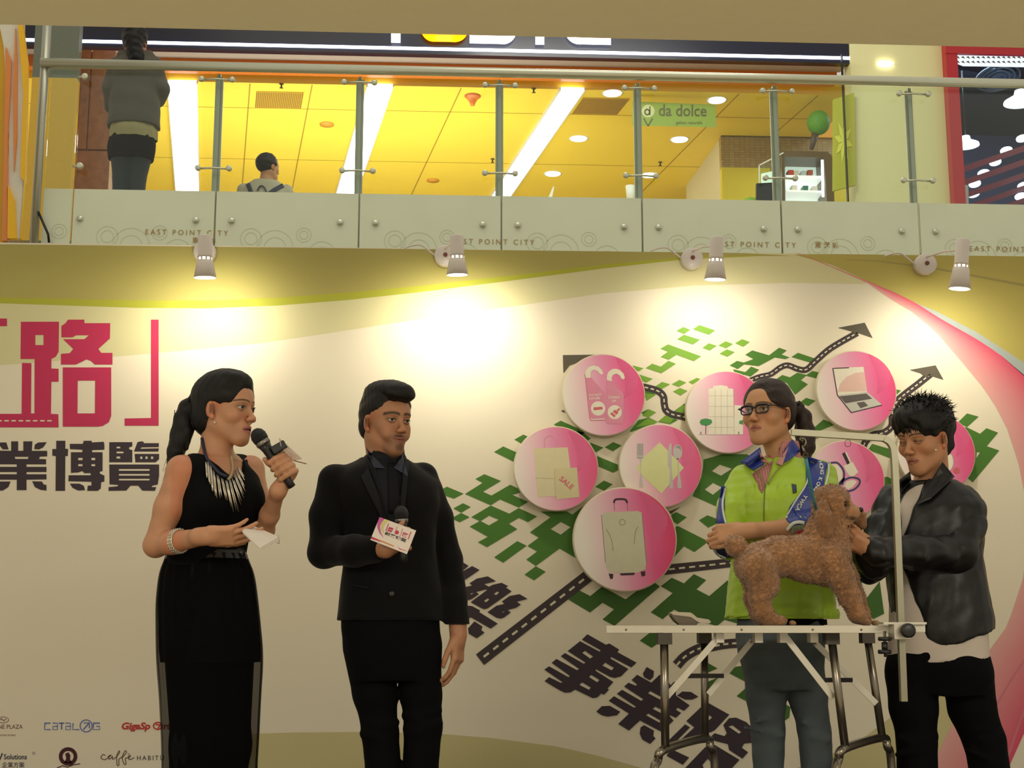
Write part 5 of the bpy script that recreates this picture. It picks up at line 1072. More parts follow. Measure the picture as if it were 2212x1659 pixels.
# ================================================================ woman with microphone
def host_woman():
    Y = 4.46; J = lambda x, y, d=0: A3(P(x, y, Y + d)); s = .00149
    root = thing('person', 'woman in black sleeveless top and sheer skirt speaking into a microphone at the left', 'person', (J(455, 1400)[0], Y, ZS), 'people on the stage')
    hy = R_(25); R = frame((math.cos(hy), -math.sin(hy), -.03)); hc = J(487, 884)
    F = Fld((-.62 + hc[0] + .2, Y - .42, ZS + .03), (hc[0] + .30, Y + .30, hc[2] + .15), .007,
            [(hc - .14, hc + A3((.13, .13, .14)), .0023), (J(440, 1190, -.42), J(600, 1110, -.10), .0032), (J(560, 1075, -.2), J(645, 975, .02), .0032)])
    head(F, hc, R, 1.0, mouth=.004)
    nb = J(466, 985, .01); F.add(cap(hc + R @ A3((0, -.025, -.06)), nb + A3((0, 0, -.02)), .050, .052), .02)
    sr, sl = J(392, 1016, -.13), J(541, 1014, .125)
    F.add(cap(nb + A3((0, 0, -.03)), sr, .040, .043), .04); F.add(cap(nb + A3((0, 0, -.03)), sl, .040, .040), .04)
    ty = R_(48); yaw = math.pi / 2 - ty - math.pi / 2 + math.pi / 2 * 0  # side axis rotated
    yw = math.atan2(.74, .67)
    tc = lambda y: J(463, y)
    def st(rows, off=0): return [(J(455, y)[2], J(cx, y)[0], Y + dy, rx + off, ry + off) for y, cx, dy, rx, ry in rows]
    rows = [(1240, 446, 0, .112, .085), (1195, 446, .0, .124, .095), (1150, 452, 0, .130, .100), (1095, 460, -.01, .150, .118), (1050, 464, -.005, .158, .108), (1018, 466, .0, .150, .080), (996, 466, .0, .10, .06)]
    F.add(loft(st(rows, -.008), yw), .03)
    er, wr = J(336, 1178, -.11), J(446, 1158, -.26)
    chainc(F, [sr, (sr + er) / 2, er], [.043, .042, .035], .02); chainc(F, [er, er * .65 + wr * .35, wr], [.034, .034, .024], .02)
    hand(F, wr, (1, -.12, .02), (.0, .75, .55), -1, [(22, 12, 8), (25, 15, 8), (28, 18, 10), (32, 20, 12)], [(.7, .35, .3), (.95, .1, .25), (1, 0, .15)], .92)
    el, wl = J(570, 1146, .04), J(601, 1060, -.115)
    chainc(F, [sl, (sl + el) / 2, el], [.043, .040, .034], .02); chainc(F, [el, el * .6 + wl * .4, wl], [.030, .030, .021], .015)
    m0, m1 = J(556, 938, -.135), J(631, 1052, -.135); md = nrm(m0 - m1); gc = m0 + (m1 - m0) * .66
    grip(F, gc, md, (.75, .55, .12), .0125, wl, 1.0, turn=-1)
    F.add(cap(J(440, 1260), J(420, 1600, -.05), .05, .035), .02).add(cap(J(480, 1260, .03), J(495, 1600, .08), .05, .035), .02)
    F.add(cap(J(420, 1600, -.05), (J(420, 1600)[0], Y - .04, ZS + .12), .035, .030), .02).add(cap(J(495, 1600, .08), (J(495, 1600)[0], Y + .08, ZS + .12), .035, .030), .02)
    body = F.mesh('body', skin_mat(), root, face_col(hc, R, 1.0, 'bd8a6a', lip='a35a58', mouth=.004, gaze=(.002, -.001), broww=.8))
    for x, d in ((420, -.04), (495, .08)): shoe('shoe', mat('black_leather', '141214', .35), root, (J(x, 1600)[0], Y + d, ZS + .12), (.7, -.7), ZS, .23, .038)
    # hair
    Hh = Fld(hc - A3((.25, .2, .32)), hc + A3((.16, .16, .17)), .0035); H = lambda x, y, z: hc + R @ A3((x, y, z))
    Hh.add(ell(H(0, -.022, .040), (.083, .100, .088), R), .01).add(ell(H(0, .012, .082), (.055, .070, .042), R), .03).add(ell(H(0, -.052, -.022), (.072, .060, .072), R), .02)
    Hh.add(ell(H(0, .035, .088), (.042, .040, .022), R), .03)
    for x in (-1, 1): Hh.add(ell(H(x * .040, .024, .040), (.036, .050, .044), R), .02)
    Hh.sub(ell(H(0, .127, -.030), (.090, .085, .106), R), .006).sub(ell(H(0, .078, -.046), (.12, .066, .054), R), .012).sub(ell(H(0, .052, -.085), (.12, .075, .062), R), .012)
    for x in (-1, 1): Hh.sub(ell(H(x * .08, .0, -.020), (.03, .026, .034), R), .008)
    tie = J(420, 862, .03); chainc(Hh, [H(0, -.085, .025), tie], [.035, .016], .01)
    tail = [tie, J(404, 880, .03), J(396, 905, .03), J(390, 940, .025), J(380, 975, .01), J(362, 1024, 0)]
    chainc(Hh, tail, [.013, .026, .031, .033, .028, .003], .008)
    chainc(Hh, [J(402, 890, .03), J(405, 930, .02), J(404, 972, .01)], [.018, .020, .004], .008)
    Hh.warp(lambda X, Y_, Z: .0004 * np.sin((X * 1.2 + Y_) * 480 + Z * 25) + .0012 * wav(X * 1.5, Y_ * 1.5, Z * .25, 90))
    hm = hair_mat(); hair = Hh.mesh('hair', hm, root)
    MB().tube([J(428, 856, .02), J(421, 874, .02)], .025, 14).build('hair_tie', mat('black_cloth', '08080a', .9, spec=.12), hair, True)
    mb = MB(); r = random.Random(3)
    for i in range(14):
        a = J(380 + r.uniform(-4, 18), 905 + r.uniform(-20, 40), .01); b = J(372 + r.uniform(-8, 8), 975, .0); c = J(352 + r.uniform(-4, 16), 1025 + r.uniform(-15, 22), 0)
        mb.tube([a, (a + b) / 2 + A3((-.004, 0, 0)), b, c], [.0012, .0012, .001, .0004], 5)
    mb.build('loose_strands', hm, hair)
    # sleeveless top
    T = Fld((J(360, 1200)[0] - .1, Y - .25, J(455, 1225)[2]), (J(570, 1200)[0] + .1, Y + .25, J(455, 965)[2]), .0045)
    T.add(loft(st(rows, .004), yw), .01).add(cap(nb + A3((-.03, -.03, -.035)), sr + A3((.028, .018, .004)), .047, .046), .03).add(cap(nb + A3((.03, .03, -.035)), sl + A3((-.028, -.02, .004)), .046, .042), .03)
    for q in (-1, 1): T.add(ell(J(463, 1085) + frame((.74, -.67, 0)) @ A3((q * .068, .075, 0)), (.058, .045, .055), frame((.74, -.67, 0))), .04)
    fr = frame((.74, -.67, 0))
    T.sub(ell(J(466, 972) + fr @ A3((0, .03, 0)), (.082, .13, .082), fr), .006).sub(ell(J(470, 1000) + fr @ A3((0, .1, 0)), (.055, .10, .055), fr), .01)
    # armholes
    T.sub(ell(sr + A3((-.048, -.035, -.02)), (.062, .10, .105), fr), .008); T.sub(ell(sl + A3((.045, .03, -.02)), (.055, .08, .10), fr), .008)
    T.warp(lambda X, Y_, Z: .0022 * wav(X, Y_, Z, 26, 5, 3))
    top = T.mesh('top', mat('black_jersey', '08080a', .85, var=.15, spec=.12), root)
    # skirt
    sk = lambda L, off=0: [(J(455, y)[2], J((a + b) / 2, y)[0], Y, (b - a) / 2 * s * 1.04 + off, (b - a) / 2 * s * .86 + off) for y, a, b in L]
    prof = [(1196, 371, 521), (1212, 362, 531), (1235, 354, 540), (1300, 348, 548), (1400, 350, 557), (1440, 352, 557), (1500, 357, 553), (1600, 362, 548), (1660, 363, 544), (1840, 356, 550)]
    sheer = mat('sheer_black', '080706', .9, spec=.1, alpha=.60, var=.2, vscale=60); opq = mat('black_chiffon', '080709', .8, var=.5, vscale=25, bump=.3, bscale=60, spec=.15)
    drape('skirt_lining', sk([(y, a + 3, b - 3) for y, a, b in prof if y <= 1400] + [(1430, 356, 553)], 0), opq, root, 0, 17, .012, amp0=.03)
    drape('sheer_skirt', sk(prof, .002), sheer, root, 0, 23, .018, n=140, amp0=.02)
    Lg = Fld((J(340, 1200)[0], Y - .16, ZS + .08), (J(560, 1200)[0] + .05, Y + .2, J(455, 1380)[2]), .007)
    leg(Lg, J(418, 1400, -.03), J(417, 1610, -.04), (J(418, 1200)[0] , Y - .04, ZS + .12), .090, .066, .056); leg(Lg, J(488, 1400, .04), J(494, 1610, .07), (J(495, 1200)[0], Y + .08, ZS + .12), .090, .066, .056)
    Lg.mesh('leggings', mat('black_cloth', '08080a', .9, spec=.12), root)
    drape('belt', sk([(1190, 372, 519), (1208, 366, 527)], .006), mat('black_leather', '141214', .35), root, 0, 5, .004, rows=8)
    ht = hitter([top, body])
    MB().lathe(A3(ht(515, 1195, .004, Y)) , (0, -1, 0), [(.018, 0), (.022, .006), (.012, .014), (0, .016)], 16).build('belt_knot', mat('black_leather', '141214', .35), root, True)
    # necklace
    nk = thing_part('necklace', root)
    C5 = lambda u, v: (300 + u / 3.3175, 760 + v / 3.3175)
    silver = mat('silver', 'd8d0c0', .35, .8)
    def cord(n_, m, pts, w_):
        MB().tube([ht(*C5(*q), .006, Y - .05) for q in smooth(pts, 4)], w_, 8).build(n_, m, nk, True)
    cord('cord', mat('navy_cord', '1c2038', .6), [(452, 620), (465, 690), (490, 770), (530, 820), (575, 870), (630, 895)], .0055)
    cord('cord', mat('pale_cord', 'a89878', .6), [(640, 915), (662, 880), (672, 820), (660, 740)], .0045)
    base = smooth([(478, 790), (505, 800), (540, 860), (590, 905), (640, 925), (668, 890), (690, 850), (712, 820)], 5)
    tips = smooth([(487, 905), (520, 985), (560, 1058), (625, 1062), (692, 1168), (742, 1085), (768, 1010), (755, 880)], 5)
    for i in range(0, len(base)):
        if i % 3 == 2: continue
        (a, b), (c, d) = base[i], tips[i]; pts = []
        sh = random.Random(i).uniform(.86, 1.0); c, d = a + (c - a) * sh, b + (d - b) * sh
        for t in (0, .35, .7, 1): pts.append(ht(*C5(a + (c - a) * t, b + (d - b) * t), .007 + .002 * (i % 2), Y - .1))
        MB().tube(pts, [.0014, .0024, .0022, .0009], 6).build('spike', silver, nk, True)
    # bracelet
    br = thing_part('bracelet', root); ax = nrm(wr - er); bc = er + (wr - er) * .46
    Rr = frame(ax, (0, 0, 1))
    for k in range(3):
        mb = MB(); c0 = bc + ax * (k - 1) * .008; pts = [c0 + (Rr[:, 0] * math.cos(t / 24 * 6.2832) + Rr[:, 2] * math.sin(t / 24 * 6.2832)) * .0350 for t in range(25)]
        mb.tube(pts, .003, 6, cap=False)
        for t in range(0, 24): mb.lathe(pts[t] - (c0 - pts[t]) * .05, tuple(pts[t] - c0), [(.0028, 0), (.002, .002), (0, .003)], 6)
        mb.build('bracelet_band', silver, br, True)
    MB().lathe(ht(464, 913, .004, Y - .07), (0, -1, 0), [(.0035, 0), (.0035, .003), (0, .005)], 10).build('earring', mat('pearl', 'e8e0d0', .2), root, True)
    # microphone
    mk = thing('microphone', 'black wireless microphone held by the woman at the left, with a card clip', 'microphone', tuple(m1), 'handheld microphones')
    microphone(mk, m0, m1, s)
    q = J(603, 967, -.15); MB().bar(q + A3((-.02, 0, -.012)), q + A3((.02, 0, .012)), .03, .026).build('clip_block', mat('black_plastic', '18181a', .4), mk, bevel=.003)
    mb = MB(); cn = [J(603, 947, -.16), J(611, 948, -.15), J(662, 1002, -.10), J(655, 992, -.10), J(631, 994, -.13)]
    fcs = [J(603, 946, -.17), J(653, 991, -.11), J(629, 996, -.12), J(606, 962, -.17)]
    n_ = A3((.3, -.9, .1)) * .0015
    MB().add([*fcs, *[p - n_ * 2 for p in fcs]], [(0, 1, 2, 3), (7, 6, 5, 4), (0, 4, 5, 1), (1, 5, 6, 2), (2, 6, 7, 3), (3, 7, 4, 0)]).build('flag_card', mat('card_pinkish', 'd6c4b8', .5), mk)
    mb = MB()
    for k in range(5): a, b = fcs[0] * (.75 - .1 * k) + fcs[1] * (.25 + .1 * k), fcs[3] * (.75 - .1 * k) + fcs[2] * (.25 + .1 * k); mb.bar(a * .8 + b * .2 + n_, a * .3 + b * .7 + n_, .0015, .0008)
    mb.build('card_print', mat('print_grey_pink', 'b08890', .5), mk)
    MB().tube([J(631, 994, -.115), J(662, 1002, -.10)], .0016, 6).build('card_edge', mat('print_brown', ''), mk)
    # cue cards
    cc = thing('cue_cards', 'small stack of white cue cards in the hand of the woman at the left', 'cards', tuple(J(560, 1158, -.27)))
    qs = [J(523, 1146, -.30), J(540, 1132, -.22), J(603, 1159, -.24), J(561, 1183, -.36)]
    for k in range(4):
        o_ = A3((.001 * k, 0, -.0022 * k - .0008)); v = [p + o_ for p in qs]; v2 = [p + A3((0, 0, -.0016)) for p in v]
        MB().add(v + v2, [(0, 1, 2, 3), (7, 6, 5, 4), (0, 4, 5, 1), (1, 5, 6, 2), (2, 6, 7, 3), (3, 7, 4, 0)]).build('card', mat('card_paper', 'd8cfc4', .6), cc)
    MB().tube([qs[2] + A3((-.002, -.002, .004)), qs[2] + A3((.002, -.004, -.006)), qs[2] + A3((0, -.002, -.022)), qs[2] + A3((-.006, 0, -.018))], .0014, 6).build('ring_clip', silver, cc, True)
def thing_part(name, parent):
    o = bpy.data.objects.new(name, None); COL.objects.link(o); o.parent = parent; return o
def microphone(mk, m0, m1, s, ball=.0255):
    d = nrm(m1 - m0); L = np.linalg.norm(m1 - m0); up = (0, -1, 0)
    MB().lathe(m0, d, [(.0, -ball * .75), (ball * .45, -ball * .62), (ball * .8, -ball * .3), (ball, .006), (ball * .96, ball * .8), (ball * .86, ball * 1.15)], 28, up).build('grille', mat('mic_grille', '1c1c1e', .45, .3, bump=.8, bscale=900), mk, True)
    MB().lathe(m0, d, [(ball * .9, ball * 1.1), (ball * .93, ball * 1.2), (ball * .9, ball * 1.5), (ball * .8, ball * 1.6)], 28, up).build('collar', mat('mic_ring', '8c8884', .35, .8), mk, True)
    MB().lathe(m0, d, [(ball * .8, ball * 1.55), (.0165, ball * 2.2), (.0145, L * .5), (.0125, L * .85), (.0120, L), (0, L + .002)], 24, up).build('handle', mat('black_plastic', '18181a', .4), mk, True)
host_woman()
# ================================================================ man in the dark suit
def suit_man():
    Y = 4.75; J = lambda x, y, d=0: A3(P(x, y, Y + d)); s = Y / 3000
    root = thing('person', 'man in a dark suit with slicked back hair holding a printed card, smiling', 'person', (J(845, 1400)[0], Y, ZS), 'people on the stage')
    hy = R_(36); R = frame((math.sin(hy), -math.cos(hy), -.06)); hc = J(834, 911)
    F = Fld((J(650, 1200)[0], Y - .40, ZS + .03), (J(1030, 1200)[0], Y + .25, hc[2] + .16), .008, [(hc - .14, hc + A3((.13, .14, .14)), .0023), (J(955, 1435, -.1), J(1020, 1365, .12), .003), (J(800, 1215, -.36), J(900, 1080, -.12), .0035)])
    head(F, hc, R, 1.0, jaw=.99, smile=1, full=.93)
    nb = J(832, 995, .02); F.add(cap(hc + R @ A3((0, -.025, -.05)), nb, .060, .062), .02)
    sr, sl = J(717, 1036, -.04), J(920, 1030, .05); F.add(cap(nb + A3((0, 0, -.06)), sr, .045, .030), .04).add(cap(nb + A3((0, 0, -.06)), sl, .045, .030), .04)
    rows = [(1340, 846, 0, .176, .115), (1280, 845, 0, .165, .112), (1200, 842, 0, .148, .105), (1140, 838, 0, .155, .112), (1070, 832, 0, .178, .120), (1038, 829, .0, .178, .098), (1014, 828, .0, .128, .078), (992, 830, .01, .072, .056)]
    st = lambda off=0: [(J(845, y)[2], J(cx, y)[0], Y + dy, rx + off, ry + off) for y, cx, dy, rx, ry in rows]
    yw = R_(14); F.add(loft(st(-.03), yw), .02)
    er, wr = J(700, 1192, -.06), J(834, 1186, -.235); el, wl = J(968, 1210, .06), J(990, 1372, .0)
    chainc(F, [sr, er, wr], [.034, .034, .027], .01); chainc(F, [sl, el, wl], [.034, .032, .025], .01)
    hand(F, wl, (-.04, -.10, -1), (-.75, .35, .0), -1, [(18, 22, 14), (16, 22, 14), (20, 24, 14), (24, 26, 16)], [(.8, .35, .25), (.95, .15, .3), (1, 0, .2)], .98)
    mc = J(868, 1165, -.255); m0, m1 = J(866, 1104, -.25), J(872, 1215, -.25)
    grip(F, mc, nrm(m0 - m1), (-.75, .55, -.25), .0135, wr, .95, turn=-1)
    hipz = J(845, 1400)[2]
    for (a, b, c) in (((800, 1370), (822, 1600), .02), ((905, 1370), (910, 1600), .03)): F.add(cap(J(*a), J(*b), .055, .04), .03).add(cap(J(*b), (J(b[0] + 2, 1650)[0], Y + .02, ZS + .12), .04, .033), .02)
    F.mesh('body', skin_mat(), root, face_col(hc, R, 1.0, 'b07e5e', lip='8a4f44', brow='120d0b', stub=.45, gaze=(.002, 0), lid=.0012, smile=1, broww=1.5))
    for x in (822, 912): shoe('shoe', mat('black_leather', '141214', .35), root, (J(x, 1600)[0], Y + .02, ZS + .12), (.25, -1), ZS, .29, .045)
    Hh = Fld(hc - .16, hc + A3((.16, .16, .19)), .003); H = lambda x, y, z: hc + R @ A3((x, y, z))
    Hh.add(ell(H(0, -.020, .036), (.080, .097, .086), R), .01).add(ell(H(0, .030, .105), (.062, .072, .038), R), .03).add(ell(H(.0, .085, .092), (.055, .030, .030), R), .02).add(ell(H(0, -.03, .10), (.064, .06, .04), R), .03).add(ell(H(0, -.055, -.02), (.068, .052, .055), R), .02)
    for x in (-1, 1): Hh.add(ell(H(x * .042, .016, .052), (.034, .046, .036), R), .02)
    Hh.sub(ell(H(0, .110, -.010), (.082, .066, .078), R), .006).sub(ell(H(0, .060, -.080), (.12, .085, .072), R), .010)
    for x in (-1, 1): Hh.sub(ell(H(x * .085, -.004, -.022), (.03, .026, .036), R), .006)
    Hh.warp(lambda X, Y_, Z: .0005 * np.sin((X - Y_ * .5) * 300 + Z * 90) + .001 * wav(X, Y_ * .3, Z, 80))
    Hh.mesh('hair', hair_mat(), root)
    # shirt and tie
    m_sh = mat('dark_navy_shirt', '0e1018', .7, spec=.25, var=.15); m_st = mat('black_suit', '0b0b0d', .8, spec=.12, var=.2, vscale=50, sheen=.08)
    S = Fld((J(760, 1200)[0], Y - .2, J(845, 1160)[2]), (J(910, 1200)[0], Y + .15, J(845, 955)[2]), .0045)
    S.add(loft(st(-.006), yw), .01).add(cap(nb + A3((0, .002, .03)), nb + A3((0, 0, -.04)), .066, .072), .03)
    S.sub(cap(hc + R @ A3((0, -.03, -.06)) + A3((0, 0, .03)), nb + A3((0, 0, -.02)), .0605, .061), .004); S.sub(ell(J(856, 990, -.10), (.035, .06, .030)), .01)
    sh = S.mesh('shirt', m_sh, root)
    # jacket
    Jk = Fld((J(648, 1200)[0], Y - .36, J(845, 1350)[2]), (J(1030, 1200)[0], Y + .25, J(845, 965)[2]), .0055)
    Jk.add(loft(st(.008), yw), .01).add(ell(J(828, 1012, .02), (.085, .065, .045)), .03)
    Jk.add(cap(nb + A3((-.03, 0, -.045)), sr + A3((.008, 0, .0)), .045, .042), .02).add(cap(nb + A3((.03, 0, -.045)), sl + A3((-.008, 0, .0)), .045, .042), .02)
    chainc(Jk, [sr + A3((.01, 0, 0)), (sr + er) / 2 + A3((-.006, 0, 0)), er], [.050, .054, .050], .02); chainc(Jk, [er, er * .5 + wr * .5, wr * .82 + er * .18], [.052, .050, .043], .02)
    chainc(Jk, [sl + A3((-.01, 0, 0)), (sl + el) / 2 + A3((.004, 0, 0)), el, (el + wl) / 2, wl + A3((0, 0, .012))], [.049, .050, .046, .043, .040], .02)
    Jk.sub(cap(nb + A3((0, 0, .08)), nb + A3((0, -.01, -.03)), .068, .066), .01)
    # open front
    fx = frame((math.sin(R_(14)), -1, 0)); a, b, c = J(800, 1000, -.16), J(872, 1000, -.16), J(852, 1200, -.16)
    def vee(X, Y_, Z):
        t = np.clip((Z - c[2]) / (a[2] - c[2]), 0, 1.1); lx = c[0] + (a[0] - c[0]) * t; rx = c[0] + (b[0] - c[0]) * t
        return np.maximum(np.maximum(lx - X, X - rx), np.maximum(Y_ - (Y - .045), c[2] - Z))
    Jk.sub((A3((J(780, 1200)[0], Y - .3, c[2])), A3((J(900, 1200)[0], Y, a[2] + .1)), vee), .006)
    Jk.warp(lambda X, Y_, Z: .0022 * wav(X * .6, Y_, Z * 1.6 + X * .8, 30, 5, 7))
    jk = Jk.mesh('jacket', m_st, root)
    T = Fld((J(715, 1200)[0], Y - .2, ZS + .05), (J(975, 1200)[0], Y + .2, J(845, 1290)[2]), .007)
    T.add(loft([(J(845, y)[2], J(cx, y)[0], Y, rx, ry) for y, cx, rx, ry in ((1290, 846, .158, .105), (1345, 844, .165, .115), (1420, 850, .156, .112), (1470, 857, .145, .095))], yw), .02)
    for pts in ([(795, 1400, .082), (810, 1500, .073), (820, 1580, .062), (827, 1670, .057)], [(904, 1400, .080), (910, 1500, .068), (915, 1570, .063), (909, 1670, .055)]):
        L = [J(x, y) for x, y, r in pts] + [A3((J(pts[-1][0] + 2, 1650)[0], Y + .02, ZS + .10))]; rr = [r for *_, r in pts] + [.052]; chainc(T, L, rr, .015)
    for x, y, sgn in ((786, 1560, -1), (783, 1585, -1), (856, 1560, 1), (949, 1535, 1), (951, 1562, 1), (875, 1545, -1), (880, 1575, -1)): T.add(cap(J(x, y, -.03), J(x - sgn * 26, y + 6, -.06), .010, .005), .02)
    T.warp(lambda X, Y_, Z: .003 * wav(X, Y_, Z, 20, 5, 11))
    T.mesh('trousers', mat('black_trousers', '08080a', .9, spec=.12, var=.2), root)
    ht = hitter([jk, sh])
    m_lp = mat('suit_lapel', '0c0c0f', .7, spec=.25, var=.15)
    patch('lapel', [(790, 985), (806, 990), (853, 1190), (838, 1120)], ht, m_lp, root, .006); patch('lapel', [(872, 985), (884, 1002), (872, 1130), (856, 1190)], ht, m_lp, root, .006)
    patch('lapel', [(779, 1030), (795, 1010), (838, 1120), (848, 1170)], ht, m_lp, root, .005)
    m_sc = mat('navy_collar', '1e2436', .6)
    patch('shirt_collar', [(790, 965), (800, 978), (832, 1012), (806, 1010)], ht, m_sc, root, .006, dflt=None); patch('shirt_collar', [(868, 978), (866, 990), (850, 1010), (882, 1030)], ht, m_sc, root, .007)
    patch('tie', [(838, 1000), (858, 1000), (868, 1110), (840, 1110)], ht, mat('plum_tie', '0a0910', .7, spec=.2), root, .004)
    for y in (1283,): MB().lathe(ht(846, y, .002, Y - .1), (0, -1, 0), [(.010, 0), (.010, .003), (.007, .005), (0, .005)], 16).build('button', mat('black_plastic', '18181a', .4), root, True)
    ribbon('pocket_edge', [(758, 1262), (775, 1266), (795, 1270)], 5, ht, m_lp, root, .004)
    mk = thing('microphone', 'black microphone with silver ring held low by the man in the dark suit', 'microphone', tuple(m1), 'handheld microphones')
    microphone(mk, m0, m1, s, .024)
    # printed card
    cd = thing('event_card', 'white event card with pink and yellow swoosh held by the man in the suit', 'card', tuple(J(850, 1160, -.31)))
    q = [J(820, 1117, -.300), J(899, 1146, -.300), J(879, 1197, -.315), J(800, 1166, -.315)]
    nn = nrm(np.cross(q[1] - q[0], q[3] - q[0])); nn = nn if nn[1] < 0 else -nn
    def Q(u, v, k=1): p = q[0] * (1 - u) * (1 - v) + q[1] * u * (1 - v) + q[2] * u * v + q[3] * (1 - u) * v; return Vector(p + nn * (.0006 * k))
    MB().add([Q(0, 0, 0), Q(1, 0, 0), Q(1, 1, 0), Q(0, 1, 0), Q(0, 0, -4), Q(1, 0, -4), Q(1, 1, -4), Q(0, 1, -4)], [(0, 1, 2, 3), (7, 6, 5, 4), (0, 4, 5, 1), (1, 5, 6, 2), (2, 6, 7, 3), (3, 7, 4, 0)]).build('card', mat('card_white2', 'e4d8d0', .5), cd)
    def cp(n_, m, loops, k=1): mb = MB(); [mb.poly([l], lambda u, v: Q(u, v, k)) for l in loops]; return mb.build(n_, m, cd)
    cp('pink_swoosh', mat('card_pink', 'c45a9c', .5), [[(0, 0), (.14, 0), (.10, .18), (.10, .35), (.17, .55), (.30, .74), (.14, .60), (.04, .42), (0, .25)]])
    cp('yellow_swoosh', mat('card_lime', 'd0c878', .5), [[(.16, 0), (.26, 0), (.18, .22), (.20, .42), (.30, .62), (.2, .52), (.13, .34), (.12, .14)]], 2)
    cm = mat('card_red', 'c03058', .5)
    text_mb('景', lambda u, v: Q(.30 + u * .16, .42 - v * .22, 2), bold=.03).build('card_lettering', cm, cd); text_mb('路', lambda u, v: Q(.70 + u * .16, .42 - v * .22, 2), bold=.03).build('card_lettering', cm, cd)
    cp('card_emblem', cm, [[(.56 + .05 * math.cos(t), .34 + .08 * math.sin(t)) for t in np.linspace(0, 6, 12)]], 2)
    text_mb('就業博覽', lambda u, v: Q(.28 + u * .145, .58 - v * .13, 2), bold=.03).build('card_lettering', m_dk, cd)
    cp('card_brackets', cm, [[(.27, .12), (.29, .12), (.29, .44), (.27, .44)], [(.51, .12), (.52, .12), (.52, .44), (.51, .44)], [(.66, .12), (.67, .12), (.67, .44), (.66, .44)], [(.88, .12), (.90, .12), (.90, .44), (.88, .44)]], 2)
    cp('card_stripe', mat('card_orange', 'c88a4c', .5), [[(0, .90), (.3, .86), (.62, .88), (.62, .92), (.3, .92), (0, .96)]], 1); cp('card_stripe', cm, [[(0, .86), (.25, .88), (.25, .93), (0, .94)], [(.70, .84), (.78, .90), (.98, .88), (.98, .89), (.78, .93)]], 2)
suit_man()
